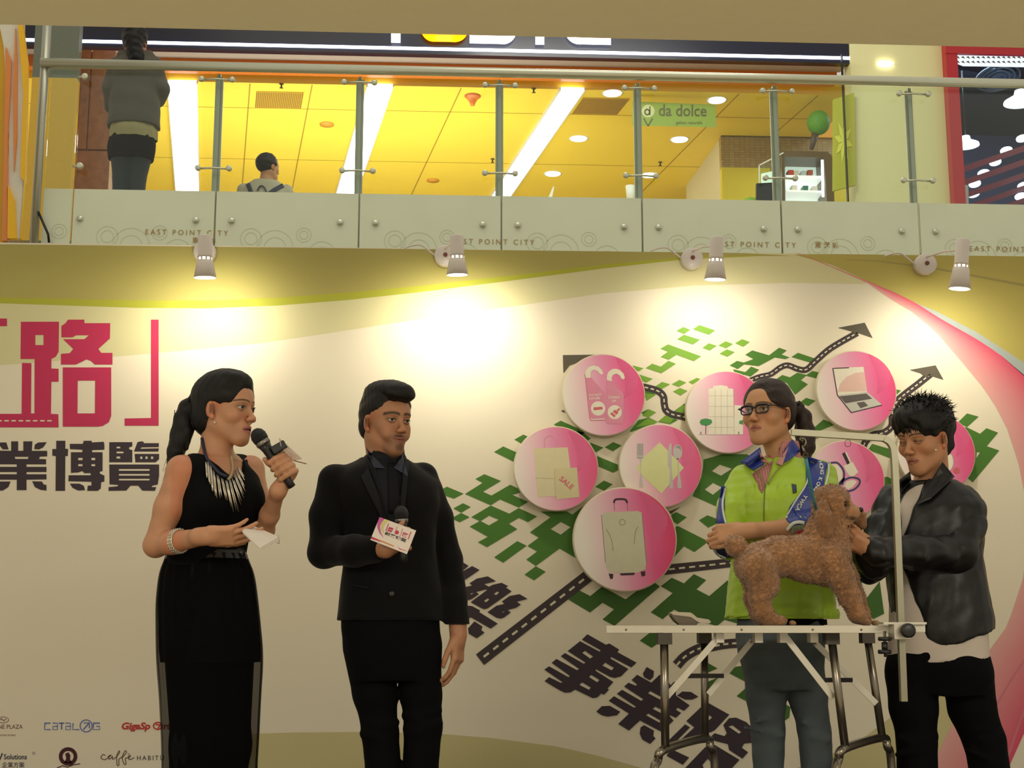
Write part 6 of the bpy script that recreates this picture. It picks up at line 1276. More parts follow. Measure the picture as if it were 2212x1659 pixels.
# ================================================================ woman in glasses and lime jacket
m_black = mat('black_cloth', '08080a', .9, spec=.12)
def glasses_woman():
    Y = 4.82; J = lambda x, y, d=0: A3(P(x, y, Y + d)); s = Y / 3000
    root = thing('person', 'woman in glasses and a lime green jacket with blue sleeves, arms folded behind the dog', 'person', (J(1690, 1400)[0], Y, ZS), 'people on the stage')
    hy = R_(45); R = frame((-math.sin(hy), -math.cos(hy), .04)); hc = J(1660, 893); hs = 1.0
    F = Fld((J(1515, 1200)[0], Y - .36, ZS + .03), (J(1850, 1200)[0], Y + .25, hc[2] + .15), .007, [(hc - .14, hc + A3((.13, .14, .14)), .0023), (J(1520, 1210, -.34), J(1600, 1110, -.1), .0032)])
    head(F, hc, R, hs, jaw=1.0, full=1.10)
    nb = J(1690, 985, .02); F.add(cap(hc + R @ A3((0, -.025, -.05)), nb, .050, .053), .02)
    sr, sl = J(1604, 1036, .02), J(1774, 1028, .0); F.add(cap(nb + A3((0, 0, -.05)), sr, .042, .032), .03).add(cap(nb + A3((0, 0, -.05)), sl, .042, .032), .03)
    rows = [(1335, 1686, 0, .178, .125), (1260, 1687, 0, .170, .120), (1190, 1687, 0, .158, .112), (1130, 1687, -.01, .162, .120), (1080, 1688, -.01, .165, .118), (1040, 1690, 0, .160, .095), (1015, 1691, 0, .12, .075), (992, 1692, .01, .07, .055)]
    st = lambda off=0: [(J(1690, y)[2], J(cx, y)[0], Y + dy, rx + off, ry + off) for y, cx, dy, rx, ry in rows]
    yw = -R_(12); F.add(loft(st(-.03), yw), .02)
    er, el = J(1570, 1178, -.08), J(1768, 1140, -.13); wl, wr = J(1606, 1148, -.205), J(1712, 1150, -.14)
    chainc(F, [sr, er], [.033, .033], .01); chainc(F, [er, wr], [.034, .026], .01); chainc(F, [sl, el], [.033, .033], .01); chainc(F, [el, el * .6 + wl * .4, wl], [.036, .035, .026], .02)
    hand(F, wl, (-1, .10, -.10), (.15, .9, -.25), 1, [(40, 58, 36), (42, 60, 36), (44, 60, 36), (48, 60, 36)], [(.9, .25, .1), (1, .05, .2), (.9, -.1, .5)], .95)
    for (a, b) in (((1650, 1370), (1655, 1600)), ((1735, 1370), (1760, 1600))): F.add(cap(J(*a), J(*b), .05, .035), .02).add(cap(J(*b), (J(b[0], 1650)[0], Y + .02, ZS + .12), .035, .03), .02)
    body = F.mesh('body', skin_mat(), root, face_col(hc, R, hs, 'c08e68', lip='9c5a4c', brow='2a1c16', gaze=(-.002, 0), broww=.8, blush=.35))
    for x in (1658, 1764): shoe('shoe', mat('grey_trainer', '4a4c50', .6), root, (J(x, 1600)[0], Y + .02, ZS + .12), (-.2, -1), ZS, .25, .042)
    Hh = Fld(hc - A3((.15, .2, .30)), hc + A3((.20, .18, .16)), .0033); H = lambda x, y, z: hc + R @ (A3((x, y, z)) * hs)
    Hh.add(ell(H(0, -.020, .038), (.081, .098, .086), R), .01).add(ell(H(0, .0, .078), (.055, .07, .040), R), .03).add(ell(H(0, -.05, -.010), (.070, .058, .06), R), .03)
    for x in (-1, 1): Hh.add(ell(H(x * .040, .024, .040), (.036, .050, .044), R), .02)
    Hh.sub(ell(H(0, .112, -.008), (.074, .066, .072), R), .006).sub(ell(H(0, .072, -.035), (.12, .062, .062), R), .012).sub(ell(H(0, .050, -.085), (.12, .085, .062), R), .012)
    for x in (-1, 1): Hh.sub(ell(H(x * .085, .0, -.020), (.03, .026, .036), R), .006)
    tie = J(1724, 878, .05); chainc(Hh, [H(0, -.09, .015), tie], [.035, .018], .01)
    chainc(Hh, [tie, J(1734, 900, .06), J(1739, 935, .06), J(1741, 965, .05), J(1738, 990, .04), J(1733, 1003, .03)], [.016, .030, .036, .032, .020, .006], .01)
    Hh.warp(lambda X, Y_, Z: .0006 * np.sin((X + Y_) * 420 + Z * 40) + .001 * wav(X, Y_, Z, 80))
    hr = Hh.mesh('hair', hair_mat('brown_black_hair', '2a1d17', .4), root)
    MB().tube([J(1719, 874, .05), J(1729, 884, .055)], .020, 12).build('hair_tie', m_black, hr, True)
    # shirt inside the jacket
    def plaid():
        m = mat('red_check_shirt', 'a8394a', .7); nt = m.node_tree; N = nt.nodes; L = nt.links; wv = N.new('ShaderNodeTexBrick'); wv.inputs['Scale'].default_value = 60; wv.offset = 0
        wv.inputs['Color1'].default_value = (*lin('a8394a'), 1); wv.inputs['Color2'].default_value = (*lin('b85a60'), 1); wv.inputs['Mortar'].default_value = (*lin('cdb0a4'), 1); wv.inputs['Mortar Size'].default_value = .04
        tc = N.new('ShaderNodeTexCoord'); mp = N.new('ShaderNodeMapping'); mp.inputs['Rotation'].default_value = (math.pi / 2, 0, 0); L.new(tc.outputs['Object'], mp.inputs[0]); L.new(mp.outputs[0], wv.inputs['Vector']); L.new(wv.outputs[0], N['Principled BSDF'].inputs['Base Color']); return m
    m_pl = plaid()
    S = Fld((J(1620, 1200)[0], Y - .2, J(1690, 1120)[2]), (J(1740, 1200)[0], Y + .12, J(1690, 955)[2]), .0045)
    S.add(loft(st(-.008), yw), .01).add(cap(nb + A3((0, 0, .028)), nb + A3((0, 0, -.04)), .062, .066), .02)
    S.sub(cap(hc + R @ A3((0, -.03, -.05)), nb + A3((0, 0, -.01)), .055, .056), .004); S.sub(ell(J(1668, 975, -.07), (.034, .06, .040)), .01)
    sh = S.mesh('shirt', m_pl, root)
    # jacket body and sleeves
    Jk = Fld((J(1530, 1200)[0], Y - .30, J(1690, 1350)[2]), (J(1835, 1200)[0], Y + .25, J(1690, 960)[2]), .0048)
    Jk.add(loft(st(.012), yw), .01).add(ell(J(1692, 1012, .03), (.085, .065, .045)), .03)
    Jk.add(cap(nb + A3((-.02, 0, -.05)), sr + A3((.008, 0, 0)), .045, .048), .03).add(cap(nb + A3((.02, 0, -.05)), sl, .045, .048), .03)
    def sleeves(K, o=0, lime=True):
        chainc(K, [sr, (sr + er) / 2 + A3((-.008, 0, 0)), er], [.052 + o, .054 + o, .048 + o], .015); chainc(K, [sl, (sl + el) / 2 + A3((.010, 0, 0)), el], [.055 + o, .062 + o, .056 + o], .015)
        chainc(K, [el, el * .62 + wl * .38], [.054 + o, .043 + o], .012); chainc(K, [er, er * .35 + wr * .65], [.046 + o, .042 + o], .01)
    sleeves(Jk)
    Jk.sub(cap(nb + A3((0, 0, .10)), nb + A3((0, 0, -.005)), .080, .062), .01)
    a, b, c = J(1637, 985, -.16), J(1690, 985, -.16), J(1652, 1075, -.16)
    def vee(X, Y_, Z):
        t = np.clip((Z - c[2]) / (a[2] - c[2]), 0, 1.2); return np.maximum(np.maximum(c[0] + (a[0] - c[0]) * t - X, X - c[0] - (b[0] - c[0]) * t), np.maximum(Y_ - (Y - .03), c[2] - Z))
    Jk.sub((A3((J(1610, 1200)[0], Y - .3, c[2])), A3((J(1720, 1200)[0], Y, a[2] + .1)), vee), .006)
    r = random.Random(4)
    for i in range(16):
        x0 = 1575 + 14 * i + r.uniform(-5, 5); y0 = r.uniform(1045, 1100); d_ = r.uniform(-14, 14)
        pa, pb = J(x0, y0), J(x0 + d_, y0 + r.uniform(25, 60)); 
        for q in (pa, pb): q[1] = Y - math.sqrt(max(1 - ((q[0] - J(1687, 1200)[0]) / .175) ** 2, 0)) * .128
        Jk.add(cap(pa, pb, .003, .007), .012)
    Jk.warp(lambda X, Y_, Z: .0035 * wav(X * 1.3, Y_, Z * .7 + X * .4, 30, 6, 2) + .0014 * wav(X, Y_, Z, 75, 5, 9))
    m_lime = mat('lime_nylon', 'a4c62e', .38, var=.08, vscale=8, sheen=.2); m_jb = mat('royal_blue_nylon', '2b3d92', .4, var=.1); m_pip = mat('white_piping', 'd4d8d0', .5)
    jk = Jk.mesh('jacket', m_lime, root)
    ht = hitter([jk]); hs_ = hitter([jk, sh])
    drape('jacket_hem', [(J(1690, 1337)[2], J(1686, 1200)[0], Y, .190, .137), (J(1690, 1326)[2], J(1686, 1200)[0], Y, .195, .142), (J(1690, 1316)[2], J(1686, 1200)[0], Y, .189, .136)], m_lime, root, yw, 31, .02, amp0=.02, rows=10)
    # blue panels along the sleeves with white piping
    patch('sleeve_panel', [(1741, 985), (1788, 1000), (1778, 1056), (1741, 1050)], ht, m_jb, root, .004, 14, 10); patch('sleeve_panel', [(1741, 1050), (1778, 1056), (1742, 1138), (1706, 1094)], ht, m_jb, root, .004, 14, 10)
    patch('sleeve_panel', [(1706, 1094), (1742, 1138), (1722, 1146), (1698, 1122)], ht, m_jb, root, .0045, 8, 8)
    ribbon('piping', [(1789, 998), (1790, 1020), (1780, 1056), (1762, 1085)], 4, ht, m_pip, root, .006); ribbon('piping', [(1747, 1010), (1742, 1045), (1716, 1086), (1698, 1118)], 3, ht, m_pip, root, .006)
    patch('sleeve_panel', [(1558, 1050), (1566, 1050), (1564, 1135), (1546, 1130)], ht, m_jb, root, .004, 12, 6, dflt=Y - .05); ribbon('piping', [(1566, 1055), (1561, 1085), (1563, 1110), (1568, 1130)], 4, ht, m_pip, root, .006)
    patch('elbow_panel', [(1543, 1180), (1590, 1176), (1592, 1204), (1556, 1206)], ht, mat('navy_cuff', '1c2448', .5), root, .004, 10, 8, dflt=Y - .1); ribbon('piping', [(1541, 1186), (1550, 1198), (1568, 1207)], 4, ht, m_pip, root, .008, dflt=Y - .12)
    ribbon('cuff_piping', [(1700, 1146), (1712, 1132), (1726, 1128), (1738, 1130)], 7, ht, m_pip, root, .010, dflt=Y - .18)
    patch('lining', [(1712, 1136), (1742, 1132), (1744, 1152), (1708, 1156)], ht, mat('lining_check', '7c8a6a', .7, var=.5, vscale=90), root, .007, 6, 6, dflt=Y - .16); patch('lining', [(1720, 1146), (1738, 1144), (1738, 1153), (1716, 1156)], ht, mat('lining_red', 'b03c4c', .6), root, .009, 5, 5, dflt=Y - .16)
    # letters down the sleeve
    def letters(body, pts, h):
        mb = MB(); ps = smooth(pts, 8); d = [0]
        for i in range(1, len(ps)): d.append(d[-1] + math.hypot(ps[i][0] - ps[i - 1][0], ps[i][1] - ps[i - 1][1]))
        for k, ch in enumerate(body):
            if ch == ' ': continue
            t = d[-1] * k / len(body); i = max(q for q in range(len(ps) - 1) if d[q] <= t + 1e-6); a_, b_ = ps[i], ps[i + 1]; L = math.hypot(b_[0] - a_[0], b_[1] - a_[1]); dx, dy = (b_[0] - a_[0]) / L, (b_[1] - a_[1]) / L
            text_mb(ch, lambda u, v: hs_(a_[0] + dx * u * h + dy * v * h, a_[1] + dy * u * h - dx * v * h, .008, Y - .1), bold=.03, mb=mb)
        return mb.build('sleeve_lettering', m_pip, root)
    letters('HONG KONG', [(1768, 996), (1772, 1020), (1764, 1045), (1756, 1060)], 11); letters('YWCA', [(1738, 1068), (1726, 1086), (1716, 1106)], 12)
    # collar
    patch('collar', [(1599, 998), (1642, 966), (1650, 1004), (1628, 1016)], hs_, m_jb, root, .010, 10, 8, dflt=Y - .07); patch('collar', [(1712, 949), (1730, 974), (1704, 994), (1678, 1004)], hs_, m_jb, root, .012, 10, 8, dflt=Y - .06); patch('collar', [(1712, 949), (1730, 974), (1690, 985), (1694, 972)], hs_, m_jb, root, .010, 8, 8, dflt=Y - .05)
    ribbon('collar_piping', [(1606, 1002), (1625, 1012), (1642, 1026), (1651, 1050)], 2.4, hs_, mat('olive_piping', '8c8a50', .5), root, .009, dflt=Y - .12); ribbon('collar_piping', [(1717, 975), (1708, 992), (1682, 1012), (1658, 1045)], 2.4, hs_, mat('olive_piping', '8c8a50', .5), root, .009, dflt=Y - .12)
    ribbon('zip', [(1653, 1050), (1651, 1070), (1650, 1100), (1650, 1140)], 1.6, hs_, mat('zip_dark', '6a7a28', .5), root, .003, dflt=Y - .12)
    patch('shirt_collar', [(1640, 972), (1650, 990), (1668, 1004), (1644, 996)], hs_, m_pl, root, .012, dflt=Y - .08); patch('shirt_collar', [(1704, 962), (1696, 975), (1676, 1000), (1690, 1006)], hs_, mat('pink_check', 'c08a84', .6, var=.3, vscale=120), root, .016, dflt=Y - .08)
    patch('chest_emblem', [(1710, 1045), (1720, 1047), (1721, 1064), (1713, 1066)], ht, mat('emblem_dark', '2f4a38', .5), root, .003, 4, 4); patch('chest_emblem_mark', [(1714, 1050), (1718, 1051), (1718, 1058), (1715, 1059)], ht, m_jb, root, .004, 3, 3)
    # jeans
    T = Fld((J(1570, 1200)[0], Y - .2, ZS + .05), (J(1830, 1200)[0], Y + .2, J(1690, 1310)[2]), .0065)
    T.add(loft([(J(1690, y)[2], J(cx, y)[0], Y, rx, ry) for y, cx, rx, ry in ((1315, 1686, .140, .10), (1360, 1686, .152, .112), (1430, 1688, .140, .108), (1490, 1692, .11, .09))], yw), .02)
    for pts in ([(1650, 1400, .080), (1655, 1500, .066), (1660, 1580, .056), (1661, 1680, .052)], [(1728, 1400, .080), (1744, 1500, .066), (1758, 1580, .058), (1765, 1680, .054)]):
        chainc(T, [J(x, y) for x, y, r_ in pts] + [A3((J(pts[-1][0] + 2, 1650)[0], Y + .02, ZS + .10))], [r_ for *_, r_ in pts] + [.045], .012)
    for x, y, w_ in ((1610, 1572, 1), (1660, 1580, 1), (1735, 1560, 1), (1760, 1590, 1), (1630, 1560, -1), (1640, 1380, 1), (1740, 1385, -1)): T.add(cap(J(x, y, -.05), J(x + 30, y + 8 * w_, -.05), .008, .005), .02)
    T.warp(lambda X, Y_, Z: .0025 * wav(X, Y_, Z, 24, 5, 11) + .001 * wav(X, Y_, Z, 70, 4, 1))
    T.mesh('jeans', mat('grey_blue_denim', '4c5458', .85, var=.35, vscale=9, bump=.15), root)
    drape('belt', [(J(1690, 1350)[2], J(1686, 1200)[0], Y, .151, .111), (J(1690, 1338)[2], J(1686, 1200)[0], Y, .150, .110)], m_black, root, yw, rows=6)
    # spectacles
    gl = thing_part('spectacles', root); m_gf = mat('spectacle_frame', '15131c', .3); m_ln = glass_mat('lens', (.95, .97, .97), .05)
    G_ = lambda x, y, z: Vector(hc + R @ (A3((x, y, z)) * hs))
    for x in (-1, 1):
        pts = [G_(x * .031 + a_, .097 - abs(x * .031 + a_) * .10, -.001 + b_) for a_, b_ in [(.024 * (1 if x > 0 else -1) * math.copysign(abs(math.cos(t)) ** .55, math.cos(t)), .0155 * math.copysign(abs(math.sin(t)) ** .55, math.sin(t)) * (1 if math.sin(t) > 0 else .95)) for t in np.linspace(0, 2 * math.pi, 29)]]
        MB().tube(pts, [.0040 if p.z > hc[2] + .004 else .0024 for p in pts], 8, cap=False).build('rim', m_gf, gl, True)
        MB().add(pts[:-1], [tuple(range(28))]).build('lens', m_ln, gl)
        MB().tube([G_(x * .051, .090, .010), G_(x * .072, .080, .010), G_(x * .079, .03, .006), G_(x * .078, -.004, .004)], [.0045, .0042, .0034, .002], 8, flat=.6).build('temple_arm', m_gf, gl, True)
    MB().tube([G_(-.008, .098, .004), G_(0, .100, .007), G_(.008, .098, .004)], .0026, 8).build('bridge', m_gf, gl, True)
def project(V):
    M = np.array(CM); q = (V - A3((0, 0, EYE))) @ M; return np.stack([CX - q[:, 0] / q[:, 2] * FPX, CY + q[:, 1] / q[:, 2] * FPX], 1)
glasses_woman()
# ================================================================ person in the black jacket holding the dog
def black_jacket():
    Y = 4.66; J = lambda x, y, d=0: A3(P(x, y, Y + d)); s = Y / 3000
    root = thing('person', 'person with spiky black hair in a shiny black jacket and white T-shirt, holding the dog', 'person', (J(2025, 1400)[0], Y, ZS), 'people on the stage')
    hy = R_(55); R = frame((-math.sin(hy), -math.cos(hy), -.22)); hc = J(1996, 947); hs = 1.0
    F = Fld((J(1810, 1200)[0], Y - .42, ZS + .03), (J(2200, 1200)[0], Y + .28, hc[2] + .15), .007, [(hc - .14, hc + A3((.13, .14, .14)), .0023), (J(1820, 1185, -.42), J(1885, 1115, -.1), .0032)])
    head(F, hc, R, hs, jaw=1.08, full=1.08)
    nb = J(2012, 1030, .03); F.add(cap(hc + R @ A3((0, -.03, -.04)), nb, .054, .058), .02)
    sr, sl = J(1926, 1082, .03), J(2078, 1084, -.02); F.add(cap(nb + A3((0, 0, -.05)), sr, .042, .032), .03).add(cap(nb + A3((0, 0, -.05)), sl, .042, .032), .03)
    rows = [(1420, 2026, 0, .162, .112), (1360, 2026, 0, .160, .110), (1280, 2022, 0, .152, .106), (1200, 2018, 0, .146, .106), (1130, 2014, 0, .152, .106), (1090, 2010, 0, .150, .095), (1060, 2010, .01, .125, .078), (1040, 2011, .02, .075, .058)]
    st = lambda off=0: [(J(2025, y)[2], J(cx, y)[0], Y + dy, rx + off, ry + off) for y, cx, dy, rx, ry in rows]
    yw = -R_(24); F.add(loft(st(-.03), yw), .02)
    er, wr = J(1884, 1212, -.09), J(1874, 1180, -.25); el, wl = J(2068, 1196, -.12), J(1878, 1168, -.30)
    wl = J(1886, 1190, -.28)
    chainc(F, [sr, er, wr], [.033, .033, .026], .01); chainc(F, [sl, el, wl], [.033, .033, .026], .01)
    hand(F, wr, (-.75, -.15, .55), (-.1, -.9, -.1), -1, [(25, 30, 20), (28, 32, 20), (32, 35, 20), (36, 36, 20)], [(.8, .4, .3), (1, 0, .3), (1, -.1, .4)], .8)
    hand(F, wl, (-.85, .10, .45), (.1, .6, .5), 1, [(18, 25, 18), (20, 28, 18), (24, 30, 18), (28, 32, 18)], [(.8, .35, .3), (1, 0, .3), (1, -.1, .4)], .8)
    for (a, b) in (((1985, 1440), (1980, 1600)), ((2080, 1440), (2120, 1600))): F.add(cap(J(*a), J(*b), .055, .04), .02).add(cap(J(*b), (J(b[0] + 8, 1650)[0], Y + .02, ZS + .12), .04, .033), .02)
    F.mesh('body', skin_mat(), root, face_col(hc, R, hs, 'b58260', lip='8f5246', brow='1a1210', broww=.9, shut=1))
    for x, f_ in ((1980, -.2), (2135, .3)): shoe('shoe', mat('dark_boot', '1c1a1a', .5), root, (J(x, 1600)[0], Y + .02, ZS + .12), (f_, -1), ZS, .26, .045)
    Hh = Fld(hc - A3((.15, .16, .14)), hc + A3((.18, .18, .20)), .0033); H = lambda x, y, z: hc + R @ (A3((x, y, z)) * hs)
    Hh.add(ell(H(0, -.022, .050), (.092, .108, .092), R), .01).add(ell(H(0, .035, .075), (.075, .07, .05), R), .03).add(ell(H(0, -.07, .03), (.07, .055, .07), R), .02).add(ell(H(0, -.065, -.03), (.062, .040, .05), R), .02)
    for x in (-1, 1): Hh.add(ell(H(x * .040, .024, .040), (.036, .050, .044), R), .02)
    Hh.sub(ell(H(0, .118, -.022), (.085, .072, .072), R), .006).sub(ell(H(0, .062, -.082), (.12, .095, .072), R), .010)
    for x in (-1, 1): Hh.sub(ell(H(x * .09, .0, -.024), (.032, .028, .038), R), .006)
    r = random.Random(11)
    hair = None
    Hh.warp(lambda X, Y_, Z: .003 * wav(X, Y_, Z, 90, 6, 4))
    hair = Hh.mesh('hair', hair_mat(), root)
    spk = MB(); 
    for i in range(1500):
        a = r.uniform(0, 2 * math.pi); z = r.uniform(-.15, 1); rad = math.sqrt(max(1 - z * z, 0)); n_ = A3((rad * math.cos(a), rad * math.sin(a), z))
        if n_[1] > .5 and z < .45: continue
        p = H(n_[0] * .080, -.018 + n_[1] * .096, .045 + n_[2] * .084)
        back = n_[1] < 0
        d = nrm(R @ (n_ * .32 + np.cross(n_, A3((.2, -.3, 1))) * r.uniform(-.5, .5) + A3((r.uniform(-.3, .3), r.uniform(-.9, .5), r.uniform(-.3, .7)))))
        L = r.uniform(.018, .040) * (1.25 if n_[2] > .3 else .8); dn = A3((0, 0, -.25))
        q1 = p + d * L * .55; q2 = p + nrm(d + dn + A3((r.uniform(-.3, .3), r.uniform(-.3, .3), 0))) * L
        spk.tube([p - d * .01, q1, q2], [.0026, .0019, .0003], 4)
    for i in range(110):                        # fringe over the forehead
        x = r.uniform(-.065, .065); p = H(x, .075 - abs(x) * .4, .060); q1 = H(x * 1.03, .097 - abs(x) * .45, .050 + r.uniform(-.004, .004)); q2 = H(x * 1.04 + r.uniform(-.006, .006), .099 - abs(x) * .45, .030 + r.uniform(-.012, .008))
        spk.tube([p, q1, q2], [.004, .0032, .0003], 5)
    for x, y, u, v in ((2036, 880, 2030, 852), (2040, 882, 2042, 856), (2044, 886, 2054, 862), (2036, 880, 2046, 850), (2044, 886, 2050, 858)): spk.tube([J(x, y), J((x + u) / 2 - 3, (y + v) / 2), J(u, v)], [.003, .0018, .0003], 5)
    spk.build('spiky_strands', hair_mat(), hair, True)
    # T-shirt
    m_ts = mat('white_tshirt', 'c4b8ae', .8, var=.06, vscale=10)
    S = Fld((J(1885, 1200)[0], Y - .24, J(2025, 1440)[2]), (J(2180, 1200)[0], Y + .2, J(2025, 1010)[2]), .0055)
    S.add(loft([(J(2025, 1432)[2], J(2026, 1430)[0], Y, .168, .116)] + [q for q in st(.001)][1:], yw), .01)
    S.sub(cap(nb + A3((0, 0, .06)), nb + A3((0, -.005, -.01)), .060, .056), .006)
    S.warp(lambda X, Y_, Z: .003 * wav(X, Y_, Z * .5 + X * .6, 34, 6, 6)); zh = J(2026, 1428)[2]; S.cut(lambda X, Y_, Z: zh + (X - J(2026, 1428)[0]) * .07 - Z + 0 * Y_); ts = S.mesh('t_shirt', m_ts, root)
    # jacket
    def pleather():
        m = mat('shiny_black_jacket', '0b0b0e', .42, var=.2, bump=.2, bscale=45, spec=.45); return m
    jr = [(1398, 2046, .0, .142, .118), (1340, 2036, 0, .160, .124), (1280, 2026, 0, .158, .120), (1200, 2016, 0, .158, .118), (1130, 2013, 0, .168, .118), (1095, 2010, 0, .174, .108), (1062, 2010, .01, .135, .084), (1038, 2013, .02, .085, .066)]
    pts = [(1020, 1962, 2032), (1060, 1936, 2006), (1100, 1930, 1983), (1160, 1926, 1966), (1228, 1922, 1968), (1300, 1918, 1986), (1338, 1914, 2000), (1392, 1900, 2012)]
    zs_ = np.array([J(2025, y)[2] for y, a, b in pts])[::-1]; la = np.array([J(a, y, -.12)[0] for y, a, b in pts])[::-1]; lb = np.array([J(b, y, -.12)[0] for y, a, b in pts])[::-1]
    def opening(X, Y_, Z):
        z = Z.ravel(); A_, B_ = np.interp(z, zs_, la).reshape(Z.shape), np.interp(z, zs_, lb).reshape(Z.shape); return np.maximum(np.maximum(A_ - X, X - B_), Y_ - (Y - .04))
    J2 = Fld((J(1880, 1200)[0], Y - .24, J(2025, 1400)[2]), (J(2180, 1200)[0], Y + .28, J(2025, 985)[2]), .005)
    J2.add(loft([(J(2025, y)[2], J(cx, y)[0], Y + dy, rx + .006, ry + .004) for y, cx, dy, rx, ry in jr], yw), .01)
    J2.sub(cap(nb + A3((0, 0, .09)), nb + A3((0, 0, -.01)), .070, .062), .008); J2.sub((A3((J(1880, 1200)[0], Y - .3, J(2025, 1400)[2])), A3((J(2100, 1200)[0], Y, J(2025, 985)[2])), opening), .006)
    J2.cut(lambda X, Y_, Z: (J(2025, 1392)[2] + (X - J(2013, 1200)[0]) * .30) - Z + 0 * Y_)
    J2.warp(lambda X, Y_, Z: .0035 * wav(X * 1.2, Y_, Z * .6 - X * .5, 30, 6, 13) + .0012 * wav(X, Y_, Z, 80, 5, 3)); jb = J2.mesh('jacket', pleather(), root)
    K = Fld((J(1815, 1200)[0], Y - .40, J(2025, 1275)[2]), (J(2180, 1200)[0], Y + .16, J(2025, 1010)[2]), .0048)
    K.add(cap(nb + A3((.05, -.02, -.055)), sl + A3((0, 0, .004)), .040, .054), .03).add(cap(nb + A3((-.05, -.02, -.055)), sr, .035, .050), .03)
    chainc(K, [sr, (sr + er) / 2, er + A3((0, 0, -.01))], [.052, .056, .056], .02); chainc(K, [er + A3((0, 0, -.01)), (er + wr) / 2, wr + A3((.012, 0, -.012))], [.056, .052, .042], .02)
    chainc(K, [sl + A3((.006, 0, 0)), (sl + el) / 2 + A3((.018, 0, .01)), el + A3((.004, 0, 0))], [.058, .064, .058], .02); chainc(K, [el, (el + wl) / 2, wl + A3((.016, 0, -.004))], [.058, .052, .045], .02)
    K.add(ell(J(1888, 1210, -.20), (.056, .050, .058)), .03)
    K.sub(ell(J(1985, 1095, -.16), (.075, .10, .085)), .02)
    K.warp(lambda X, Y_, Z: .0048 * wav(X * .8, Y_, Z * 1.3 + X * .9, 44, 6, 3) + .0014 * wav(X, Y_, Z, 90, 5, 6)); sv = K.mesh('jacket_sleeves', pleather(), root)
    ht = hitter([jb, sv, ts])
    patch('jacket_collar', [(2036, 998), (2062, 1030), (2010, 1078), (1978, 1092)], ht, pleather(), root, .014, 10, 6, dflt=Y - .06); patch('jacket_collar', [(1966, 1018), (1968, 1036), (1946, 1066), (1938, 1040)], ht, pleather(), root, .010, 8, 5, dflt=Y - .06)
    for x in (1,): MB().lathe(J(2021, 972, -.07), (0, -1, 0), [(.003, 0), (.003, .003), (0, .004)], 8).build('earring', mat('pearl', 'e8e0d0', .2), root)
    # trousers
    T = Fld((J(1890, 1200)[0], Y - .2, ZS + .05), (J(2210, 1200)[0], Y + .2, J(2025, 1375)[2]), .0065)
    T.add(loft([(J(2025, y)[2], J(cx, y)[0], Y, rx, ry) for y, cx, rx, ry in ((1380, 2026, .150, .10), (1425, 2027, .170, .115), (1470, 2028, .172, .112), (1500, 2027, .15, .10))], yw), .02)
    for pts in ([(1970, 1450, .088), (1974, 1530, .080), (1980, 1600, .066), (1982, 1700, .064)], [(2088, 1450, .086), (2100, 1530, .078), (2126, 1600, .068), (2145, 1700, .066)]):
        chainc(T, [J(x, y) for x, y, r_ in pts] + [A3((J(pts[-1][0] + 2, 1650)[0], Y + .02, ZS + .10))], [r_ for *_, r_ in pts] + [.06], .012)
    for x, y, u, v in ((1940, 1592, 1975, 1605), (1938, 1630, 1975, 1620), (2016, 1540, 1985, 1560), (2018, 1590, 1985, 1600), (2150, 1560, 2110, 1575), (2160, 1590, 2120, 1600), (2090, 1620, 2130, 1640), (2140, 1520, 2100, 1530)): T.add(cap(J(x, y, -.04), J(u, v, -.06), .011, .006), .02)
    T.warp(lambda X, Y_, Z: .003 * wav(X, Y_, Z, 24, 5, 17)); T.mesh('trousers', mat('black_trousers', '08080a', .9, spec=.12, var=.2), root)
black_jacket()
# ================================================================ grooming table
YTF, YTB = 4.16, 4.60
zt = P(1600, 1352, YTF).z
gt = thing('grooming_table', 'folding aluminium grooming table with tubular legs in front of the woman in glasses', 'table', (P(1620, 1352, 4.44).x, 4.44, ZS))
m_al = mat('aluminium', 'ccc6b6', .4, .55, var=.06); m_tb = mat('tube_steel', '8c8478', .3, .95, var=.1)
FL, FR = P(1310, 1355, YTF + .05), P(1922, 1350, YTF - .05); FL.z = FR.z = 0
tu = (FR - FL); TW = tu.length; tu.normalize(); tv = Vector((-tu.y, tu.x, 0)); TD = .44
TM = Matrix(((tu.x, tv.x, 0, FL.x), (tu.y, tv.y, 0, FL.y), (0, 0, 1, zt), (0, 0, 0, 1)))
MB().box((.004, .003, -.012), (TW - .004, TD - .003, 0), TM).build('table_top', mat('table_rubber', '3c3a36', .8), gt)
for a_, b_ in (((0, 0), (TW, .006)), ((0, TD - .006), (TW, TD)), ((0, .006), (.006, TD - .006)), ((TW - .006, .006), (TW, TD - .006))):
    MB().box((a_[0], a_[1], -.021), (b_[0], b_[1], .001), TM).build('edge_trim', m_al, gt, bevel=.001)
for k_ in (.07, .275, .48, .73, .90):
    MB().lathe(TM @ Vector((TW * k_, 0, -.011)), -tv, [(.0035, 0), (.003, .002), (0, .0025)], 10).build('rivet', m_tb, gt, True)
def tx(px, y): return P(px, 1500, y).x
yf, yb = YTF + .05, YTB - .05
zb_ = P(1437, 1618, yf).z
